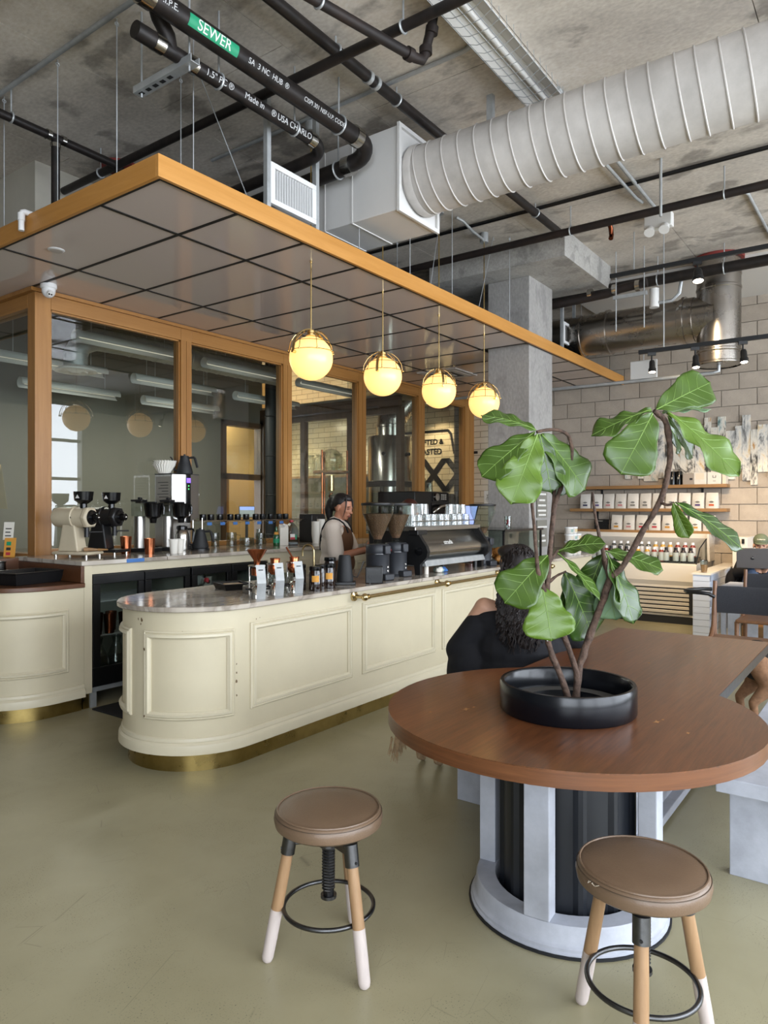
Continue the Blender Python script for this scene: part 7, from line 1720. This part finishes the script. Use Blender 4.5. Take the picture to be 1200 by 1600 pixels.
# ================================================================== PEOPLE
def V3(*a): return Vector(a)
def hand(mb, w, d, palm_n, s=1.0, curl=.5):
    """palm and five fingers from wrist w along d; palm faces palm_n"""
    d = Vector(d).normalized(); pn = Vector(palm_n); pn = (pn - d * pn.dot(d)).normalized(); sd = d.cross(pn); w = Vector(w)
    chain(mb, [(w, .024 * s), (w + d * .03 * s, .027 * s), (w + d * .07 * s, .024 * s)], 10)
    chain(mb, [(w + d * .03 * s + sd * .022 * s, .018 * s), (w + d * .08 * s + sd * .026 * s, .014 * s)], 8); chain(mb, [(w + d * .03 * s - sd * .022 * s, .018 * s), (w + d * .08 * s - sd * .026 * s, .014 * s)], 8)
    for k, ln in enumerate((.068, .078, .074, .058)):
        b_ = w + d * .085 * s + sd * (.03 - .02 * k) * s; a1 = d * math.cos(curl) + pn * math.sin(curl); a2 = d * math.cos(curl * 2.2) + pn * math.sin(curl * 2.2)
        chain(mb, [(b_, .0092 * s), (b_ + a1 * ln * .5 * s, .0085 * s), (b_ + (a1 * .5 + a2 * .5) * ln * s, .0075 * s)], 8)
    tb_ = w + d * .03 * s + sd * .03 * s
    chain(mb, [(tb_, .012 * s), (tb_ + (d * .5 + sd * .8 + pn * .3) * .035 * s, .010 * s), (tb_ + (d * 1.1 + sd * .9 + pn * .7) * .045 * s, .0085 * s)], 8)
def head(mb, c, yaw, pitch, s=1.0):
    """skull, jaw, nose, brow, lips, ears; local x is where the face looks"""
    m = Matrix.Rotation(yaw, 3, 'Z') @ Matrix.Rotation(pitch, 3, 'Y'); c = Vector(c)
    P = lambda x, y, z: c + m @ V3(x * s, y * s, z * s)
    S = lambda p, r: mb.sph(P(*p), tuple(q * s for q in r), 16, 12, m)
    S((-.012, 0, .03), (.094, .074, .088)); S((.025, 0, -.03), (.062, .056, .085)); S((.045, 0, -.085), (.032, .034, .026))
    S((.078, 0, .018), (.014, .045, .014)); S((.092, 0, -.014), (.010, .009, .024)); S((.102, 0, -.030), (.014, .014, .012))
    S((.078, 0, -.060), (.016, .026, .010)); S((.062, .034, -.02), (.022, .022, .022)); S((.062, -.034, -.02), (.022, .022, .022))
    for y in (-1, 1): S((-.005, y * .076, -.012), (.020, .010, .032))
    return P, m
def face_parts(t, P, m, s=1.0, lips='#8f5348'):
    if 'lips' not in M: mat('lips', lips, .5)
    for y in (-.030, .030):
        e = MB().sph(P(.077, y, .000), (.008 * s, .013 * s, .0045 * s), 10, 8, m).build('eye', 'hair_black', t)
        MB().tube([P(.083, y - .014, .003), P(.087, y, .007), P(.081, y + .014, .003)], .0035 * s, 6).build('eyelid', 'lips', t)
        MB().tube([P(.084, y - .022, .022), P(.090, y, .027), P(.082, y + .022, .022)], .004 * s, 6).build('eyebrow', 'hair_black', t)
    if 'lips' not in M: mat('lips', lips, .5)
    MB().sph(P(.090, 0, -.058), (.007 * s, .022 * s, .005 * s), 10, 6, m).sph(P(.088, 0, -.067), (.007 * s, .018 * s, .006 * s), 10, 6, m).build('lips', 'lips', t)
def person(label, loc, rz, J, skin, s_head=1.0, yaw=0, pitch=0, group=None):
    t = thing('person', label, 'person', loc, rz)
    mb = MB()
    chain(mb, [(J['pelvis'], .125), (J['waist'], .105), (J['chest'], .125)], 16)
    chain(mb, [(J['chest'], .10), (J['neck'], .052), (Vector(J['head']) + V3(-.01, 0, -.03), .05)], 14)
    for sd in ('l', 'r'):
        chain(mb, [(J['chest'], .09), (J['sh_' + sd], .058)], 12); chain(mb, [(J['sh_' + sd], .056), (J['el_' + sd], .042), (J['wr_' + sd], .027)], 12)
        w = Vector(J['wr_' + sd]); d = w - Vector(J['el_' + sd]); hand(mb, w, d, J.get('palm_' + sd, (0, 0, -1)))
        chain(mb, [(J['hip_' + sd], .095), (J['kn_' + sd], .062), (J['an_' + sd], .042)], 12)
        chain(mb, [(J['an_' + sd], .04), (Vector(J['an_' + sd]) + V3(.13, 0, -.035), .03)], 10)
    P, m = head(mb, J['head'], yaw, pitch, s_head)
    b_ = mb.build('body', skin, t); remesh(b_, .0075, 4)
    face_parts(t, P, m, s_head)
    return t, P, m
def shell(t, name, parts, m, vox=.010, smooth=5):
    mb = MB()
    for p in parts:
        if p[0] == 'c': chain(mb, p[1], 14)
        else: mb.sph(p[1], p[2], 18, 12, p[3] if len(p) > 3 else None)
    o = mb.build(name, m, t); remesh(o, vox, smooth); return o
# ---- barista in profile, working behind the grinders
J = dict(pelvis=(0, 0, .93), waist=(.0, 0, 1.08), chest=(.01, 0, 1.26), neck=(.03, 0, 1.40), head=(.075, 0, 1.515),
         sh_l=(.02, .165, 1.325), sh_r=(.02, -.165, 1.325), el_l=(.12, .24, 1.07), el_r=(.09, -.235, 1.05), wr_l=(.34, .14, 1.10), wr_r=(.33, -.12, 1.12),
         hip_l=(0, .09, .88), hip_r=(0, -.09, .88), kn_l=(.02, .10, .48), kn_r=(.02, -.10, .48), an_l=(0, .10, .08), an_r=(0, -.10, .08), palm_l=(0, -1, -.2), palm_r=(0, 1, -.2))
t, P, m = person('barista with dark ponytail in cream tee and brown apron working behind the grinders', (5.28, 4.42, 0), R(-66), J, 'skin_tan', 1.04, R(-14), R(14))
shell(t, 't_shirt', [('s', (0, 0, .98), (.15, .19, .16)), ('s', (.0, 0, 1.14), (.14, .185, .17)), ('s', (.005, 0, 1.26), (.135, .19, .10)), ('c', [((.01, .12, 1.325), .075), ((.02, .175, 1.315), .078), ((.075, .225, 1.17), .080), ((.10, .24, 1.10), .076)]),
      ('c', [((.01, -.12, 1.325), .075), ((.02, -.175, 1.315), .078), ((.06, -.225, 1.17), .080), ((.075, -.24, 1.09), .078)]), ('c', [((.005, 0, 1.33), .10), ((.02, 0, 1.375), .066)])], 'shirt_cream')
ap = shell(t, 'apron', [('s', (.085, 0, 1.19), (.092, .145, .15)), ('s', (.10, 0, 1.26), (.055, .10, .06)), ('s', (.06, 0, .98), (.13, .195, .16)), ('s', (.05, 0, .75), (.13, .19, .20)), ('s', (.05, 0, .60), (.12, .18, .12))], 'apron_brown')
MB().tube([(.15, .075, 1.27), (.135, .08, 1.32), (.105, .085, 1.365), (.065, .09, 1.395), (.02, .09, 1.408), (-.03, .08, 1.40), (-.07, .065, 1.37), (-.11, .03, 1.31), (-.13, .0, 1.25)], .008, 8).build('apron_strap', 'black_cloth', t)
MB().tube([(.15, -.075, 1.27), (.135, -.082, 1.32), (.105, -.09, 1.365), (.065, -.095, 1.395), (.02, -.098, 1.408), (-.03, -.09, 1.40), (-.075, -.075, 1.37), (-.115, -.045, 1.31), (-.14, -.02, 1.22), (-.15, .0, 1.10)], .008, 8).build('apron_strap', 'black_cloth', t)
shell(t, 'trousers', [('c', [((0, .08, .9), .12), ((.02, .10, .5), .085), ((0, .10, .12), .07)]), ('c', [((0, -.08, .9), .12), ((.02, -.10, .5), .085), ((0, -.10, .12), .07)])], 'black_cloth')
for y in (-.10, .10): shell(t, 'shoe', [('c', [((-.03, y, .045), .045), ((.13, y, .04), .04)])], 'shoe_dark', .012, 2)
hr = MB()
hr.sph(P(-.028, 0, .045), (.098, .084, .088), 18, 12, m).sph(P(.01, 0, .088), (.068, .070, .040), 14, 10, m).sph(P(-.08, 0, .0), (.045, .06, .06), 14, 10, m)
chain(hr, [(P(-.09, 0, .055), .045), (P(-.13, 0, .02), .046), (P(-.14, 0, -.05), .044), (P(-.125, .01, -.12), .032), (P(-.11, .015, -.17), .012)], 12)
o = hr.build('hair', 'hair_black', t); remesh(o, .008, 3)
sk = MB()
for y in (-.062, .062): sk.tube([P(.03, y * .7, .112), P(.055, y * .95, .075), P(.066, y * 1.04, .03), P(.068, y * 1.06, -.01), P(.064, y * 1.06, -.05), P(.056, y * 1.05, -.085)], [.010, .008, .006, .0045, .003, .0015], 8)
sk.build('loose_strand', 'hair_black', t)
# ---- woman seen from behind on the left bench
J = dict(pelvis=(0, 0, .545), waist=(.0, 0, .68), chest=(.02, 0, .87), neck=(.03, 0, 1.03), head=(.05, 0, 1.16),
         sh_l=(.02, .185, .955), sh_r=(.02, -.185, .955), el_l=(.04, .345, .73), el_r=(.08, -.33, .80), wr_l=(.24, .22, .76), wr_r=(.26, -.18, .84),
         hip_l=(.03, .10, .53), hip_r=(.03, -.10, .53), kn_l=(.45, .16, .52), kn_r=(.45, -.12, .52), an_l=(.47, .16, .09), an_r=(.47, -.12, .09), palm_l=(0, -1, 0), palm_r=(0, 1, 0))
t, P, m = person('seated woman with long curly dark hair in a black off shoulder top, seen from behind', (3.555, 1.675, 0), R(30), J, 'skin_light', 1.0, R(-6), R(10))
shell(t, 'off_shoulder_top', [('s', (.02, .26, .60), (.12, .135, .20)), ('s', (.01, .12, .90), (.10, .12, .06)), ('s', (.02, -.17, .63), (.12, .13, .17)), ('s', (.0, 0, .62), (.18, .25, .16)), ('s', (.0, 0, .74), (.165, .235, .17)), ('s', (.01, 0, .86), (.145, .235, .085)),
     ('c', [((.015, .12, .885), .085), ((.02, .22, .85), .085), ((.04, .325, .72), .075), ((.12, .28, .735), .066), ((.20, .23, .755), .05)]),
     ('c', [((.015, -.12, .885), .085), ((.02, -.22, .87), .085), ((.07, -.315, .80), .072), ((.14, -.25, .815), .062), ((.22, -.19, .835), .05)])], 'black_cloth')
shell(t, 'trousers', [('c', [((0, .09, .56), .125), ((.30, .14, .54), .095), ((.45, .16, .53), .08), ((.47, .16, .15), .065)]), ('c', [((0, -.09, .56), .125), ((.30, -.11, .54), .095), ((.45, -.12, .53), .08), ((.47, -.12, .15), .065)])], 'black_cloth')
for y in (-.12, .16): shell(t, 'shoe', [('c', [((.45, y, .045), .045), ((.60, y, .04), .04)])], 'shoe_dark', .012, 2)
hr = MB(); hr.sph(P(-.025, 0, .045), (.105, .092, .092), 18, 12, m).sph(P(-.05, 0, -.04), (.085, .098, .12), 16, 12, m)
hr.sph(P(-.04, .04, .10), (.07, .075, .04), 12, 10, m)
chain(hr, [(V3(-.06, .03, 1.06), .085), (V3(-.09, .0, .97), .085), (V3(-.11, -.02, .88), .075), (V3(-.125, -.02, .80), .05)], 14); chain(hr, [(V3(-.05, -.06, 1.06), .07), (V3(-.09, -.08, .95), .07), (V3(-.12, -.07, .85), .05)], 14)
o = hr.build('hair', 'hair_brown', t); remesh(o, .010, 4)
cu = MB()
def hair_back(z): 
    for (z0, x0), (z1, x1) in zip(HB, HB[1:]):
        if z >= z1: return x0 + (x1 - x0) * min(1, max(0, (z0 - z) / (z0 - z1)))
    return HB[-1][1]
HB = [(1.26, -.02), (1.20, -.065), (1.10, -.115), (1.0, -.165), (.90, -.195), (.80, -.19), (.70, -.17)]
for k in range(420):
    y = random.uniform(-.125, .125); z0 = random.uniform(.95, 1.24); ln = random.uniform(.10, .26); ph = random.uniform(0, 6); am = random.uniform(.004, .012); pts = []
    if z0 - ln < .74: ln = z0 - .74
    for q in range(9):
        u = q / 8; z = z0 - ln * u; yy = y * (.8 + .2 * min(1, (1.24 - z) * 4)); pts.append((hair_back(z) + (yy / .115) ** 2 * .075 + am * math.sin(u * 15 + ph), yy + am * math.cos(u * 15 + ph), z))
    cu.tube(pts, [.0045, .005, .005, .005, .0045, .004, .0035, .003, .0015], 4)
hc = P(-.025, 0, .045)
for k in range(170):
    a = random.uniform(0, 2 * PI); ph = random.uniform(0, 6); pts = []; t0 = random.uniform(.05, .7); t1 = t0 + random.uniform(.5, 1.1)
    for q in range(8):
        th = t0 + (t1 - t0) * q / 7; aa = a + .05 * math.sin(q * 2 + ph); rr = 1.03 + .03 * math.sin(q * 2.2 + ph)
        pts.append(hc + m @ V3(.106 * rr * math.sin(th) * math.cos(aa), .094 * rr * math.sin(th) * math.sin(aa), .094 * rr * math.cos(th)))
    if pts[-1].x < .06: cu.tube(pts, [.003, .0035, .004, .004, .0035, .003, .0025, .001], 4)
tag(cu.build('curls', 'hair_brown', t), kind='stuff')
# ---- laptop user by the wall
J = dict(pelvis=(0, 0, .55), waist=(.0, 0, .68), chest=(.02, 0, .86), neck=(.03, 0, .975), head=(.06, 0, 1.075),
         sh_l=(.02, .165, .94), sh_r=(.02, -.165, .94), el_l=(.14, .24, .75), el_r=(.14, -.24, .75), wr_l=(.33, .10, .80), wr_r=(.33, -.10, .80),
         hip_l=(.03, .10, .53), hip_r=(.03, -.10, .53), kn_l=(.40, .10, .76), kn_r=(.40, -.10, .76), an_l=(.52, .10, .32), an_r=(.52, -.10, .32))
t, P, m = person('person in a green cap and jeans sitting behind an open grey laptop', (9.42, 1.33, 0), R(189), J, 'skin_light', 1.0, 0, R(6))
shell(t, 'sweater', [('s', (0, 0, .62), (.15, .19, .16)), ('s', (0, 0, .80), (.14, .20, .16)), ('s', (.01, 0, .92), (.12, .19, .07)), ('c', [((.0, 0, .92), .09), ((.02, 0, .98), .07)]), ('c', [((.02, .16, .93), .075), ((.14, .24, .75), .065), ((.30, .11, .80), .045)]), ('c', [((.02, -.16, .93), .075), ((.14, -.24, .75), .065), ((.30, -.11, .80), .045)])], 'black_cloth')
shell(t, 'jeans', [('c', [((0, .09, .56), .125), ((.40, .10, .755), .078), ((.51, .10, .36), .062)]), ('c', [((0, -.09, .56), .125), ((.40, -.10, .755), .078), ((.51, -.10, .36), .062)])], 'denim')
for y in (-.10, .10): shell(t, 'shoe', [('c', [((.49, y, .27), .045), ((.64, y, .25), .04)])], 'shoe_dark', .012, 2)
cp = MB().sph(P(-.012, 0, .052), (.102, .084, .080), 18, 12, m).build('cap', 'cap_green', t)
br = []
for q in range(9): a = R(-62 + 15.5 * q); br.append((.085 * math.cos(a) + .0, .078 * math.sin(a)))
vs = [P(x, y, .038) for x, y in br] + [P(x + .055 * math.cos(R(-62 + 15.5 * q)), y * 1.02, .028) for q, (x, y) in enumerate(br)]
o = MB().add(vs, [(q, q + 1, 10 + q, 9 + q) for q in range(8)]).build('cap_brim', 'cap_green', t); o.modifiers.new('s', 'SOLIDIFY').thickness = .005
tx = text_mesh('cap_lettering', 'California', .022, 'case_cream', t, P(.096, 0, .078), (R(70), 0, R(90)), .0008)
shell(t, 'hair', [('s', tuple(P(-.03, 0, .01)), (.088, .082, .075))], 'hair_black', .01, 2)
lp = thing('open_laptop', 'open grey laptop with a dark apple mark on its lid', 'laptop', (8.83, 1.33, .835), R(189))
MB().box(-.0, .22, -.16, .16, 0, .012).build('keyboard_deck', 'laptop_grey', lp, smooth=False, bevel=.004); lp.rotation_euler = (0, 0, R(9))
ld = MB().cbox((-.008, 0, .115), (.008, .32, .225), 0, 0, R(-6)).build('lid', 'laptop_grey', lp, bevel=.004)
ap_ = MB().sph((-.014, .006, .112), (.002, .013, .014), 12, 8).sph((-.014, -.006, .112), (.002, .013, .014), 12, 8).sph((-.0155, -.004, .132), (.002, .003, .006), 8, 6).build('apple_mark', 'black_gloss', ld)
# stool under the laptop user's feet and seat
t = thing('bench_seat', 'dark padded seat the laptop user sits on', 'seat', (9.36, 1.02, 0)); MB().box(-.22, .17, -.1, .48, 0, .42).build('seat_box', 'fabric_dark', t, bevel=.02)
t = thing('foot_crate', 'low wooden crate under the feet of the laptop user', 'crate', (8.85, 1.22, 0)); MB().box(-.14, .14, -.2, .2, 0, .20).build('crate_box', 'shelf_wood', t, smooth=False, bevel=.006)
# ---- second barista, mostly hidden by the glasses
J = dict(pelvis=(0, 0, .93), waist=(.0, 0, 1.08), chest=(.01, 0, 1.24), neck=(.02, 0, 1.37), head=(.05, 0, 1.47),
         sh_l=(.02, .165, 1.30), sh_r=(.02, -.165, 1.30), el_l=(.10, .23, 1.06), el_r=(.10, -.23, 1.06), wr_l=(.32, .12, 1.08), wr_r=(.32, -.12, 1.08),
         hip_l=(0, .09, .88), hip_r=(0, -.09, .88), kn_l=(.02, .10, .48), kn_r=(.02, -.10, .48), an_l=(0, .10, .08), an_r=(0, -.10, .08))
t, P, m = person('second worker with dark red brown hair, hidden behind the espresso machine glasses', (6.55, 4.45, 0), R(-80), J, 'skin_light', 1.0, 0, R(14))
shell(t, 't_shirt', [('s', (0, 0, .98), (.15, .19, .16)), ('s', (0, 0, 1.14), (.14, .185, .18)), ('c', [((.01, .14, 1.30), .075), ((.08, .215, 1.14), .075)]), ('c', [((.01, -.14, 1.30), .075), ((.08, -.215, 1.14), .075)])], 'black_cloth', .012)
shell(t, 'trousers', [('c', [((0, .08, .9), .12), ((.02, .10, .5), .085), ((0, .10, .12), .07)]), ('c', [((0, -.08, .9), .12), ((.02, -.10, .5), .085), ((0, -.10, .12), .07)])], 'black_cloth', .014)
for y in (-.10, .10): shell(t, 'shoe', [('c', [((-.03, y, .045), .045), ((.13, y, .04), .04)])], 'shoe_dark', .014, 2)
mat('hair_red', '#3a1a14', .45)
shell(t, 'hair', [('s', tuple(P(-.025, 0, .05)), (.10, .09, .09)), ('s', tuple(P(-.05, 0, -.05)), (.08, .09, .12))], 'hair_red', .01, 3)

# ================================================================== DOGS
def dog(label, loc, rz, L_, H, mats, tail, coat_extra=None, group=None):
    t = thing('dog', label, 'dog', loc, rz); s_ = H / .5
    mb = MB(); S = lambda *a: V3(*[q * s_ for q in a])
    chain(mb, [(S(-.24, 0, .42), .085 * s_), (S(-.10, 0, .40), .085 * s_), (S(.06, 0, .385), .105 * s_), (S(.18, 0, .39), .11 * s_), (S(.26, 0, .45), .075 * s_), (S(.33, 0, .55), .058 * s_)], 14)
    mb.sph(S(.14, 0, .34), tuple(q * s_ for q in (.14, .085, .10)), 14, 10)
    for y in (-1, 1):
        chain(mb, [(S(.18, y * .065, .36), .06 * s_), (S(.17, y * .075, .24), .036 * s_), (S(.19, y * .075, .13), .026 * s_), (S(.19, y * .075, .03), .022 * s_), (S(.225, y * .075, .02), .024 * s_)], 10)
        chain(mb, [(S(-.22, y * .065, .40), .075 * s_), (S(-.16, y * .08, .27), .055 * s_), (S(-.27, y * .08, .17), .028 * s_), (S(-.25, y * .08, .04), .022 * s_), (S(-.205, y * .08, .022), .025 * s_)], 10)
    mb.sph(S(.38, 0, .60), tuple(q * s_ for q in (.085, .072, .07)), 14, 10); chain(mb, [(S(.42, 0, .59), .048 * s_), (S(.52, 0, .565), .030 * s_)], 10)
    for y in (-1, 1): mb.cyl(S(.35, y * .05, .64), S(.33, y * .075, .73), .032 * s_, .006 * s_, 8)
    chain(mb, [(S(*p), r * s_) for p, r in tail], 10)
    o = mb.build('body', mats[0], t); remesh(o, .010 * s_, 4)
    MB().sph(S(.555, 0, .572), .014 * s_, 10, 8).build('nose', 'black_gloss', t)
    for y in (-1, 1): MB().sph(S(.445, y * .042, .615), .010 * s_, 8, 6).build('eye', 'black_gloss', t)
    return t, S
t, S = dog('brown and black dog in a red harness standing beyond the right bench', (5.62, .63, 0), R(-52), .8, .54, ('dog_tan',), [((-.30, 0, .44), .028), ((-.40, 0, .40), .022), ((-.46, 0, .30), .014)])
shell(t, 'saddle_coat', [('s', tuple(S(-.02, 0, .40)), tuple(q * 1.16 for q in (.30, .108, .13))), ('s', tuple(S(-.20, 0, .42)), tuple(q * 1.16 for q in (.11, .10, .12)))], 'dog_black', .012, 3)
MB().tube([S(.02, .135 * math.cos(a), .385 + .14 * math.sin(a)) for a in [2*PI*k/24 for k in range(24)]], .010, 6, True).build('harness_girth', 'red_strap', t)
MB().tube([S(-.10, -.075, .50), S(.0, -.135, .43), S(.12, -.14, .37), S(.24, -.08, .31)], .010, 6).build('harness_strap', 'red_strap', t)
t, S = dog('cream long haired dog standing under the left bench side of the table', (3.72, 2.22, 0), R(-6), .7, .40, ('dog_cream',), [((-.30, 0, .44), .035), ((-.42, 0, .42), .045), ((-.52, 0, .34), .05), ((-.58, 0, .24), .035)])
fu = MB()
for k in range(140):
    u = random.random(); b_ = S(-.40 - .22 * u, random.uniform(-.04, .04), .43 - .16 * u); fu.tube([b_, b_ + V3(-.01, random.uniform(-.01, .01), -.05), b_ + V3(-.015 + random.uniform(-.02, .02), random.uniform(-.015, .015), -.09 - .04 * random.random())], [.0035, .003, .001], 4)
tag(fu.build('tail_fringe', 'dog_cream', t), kind='stuff')
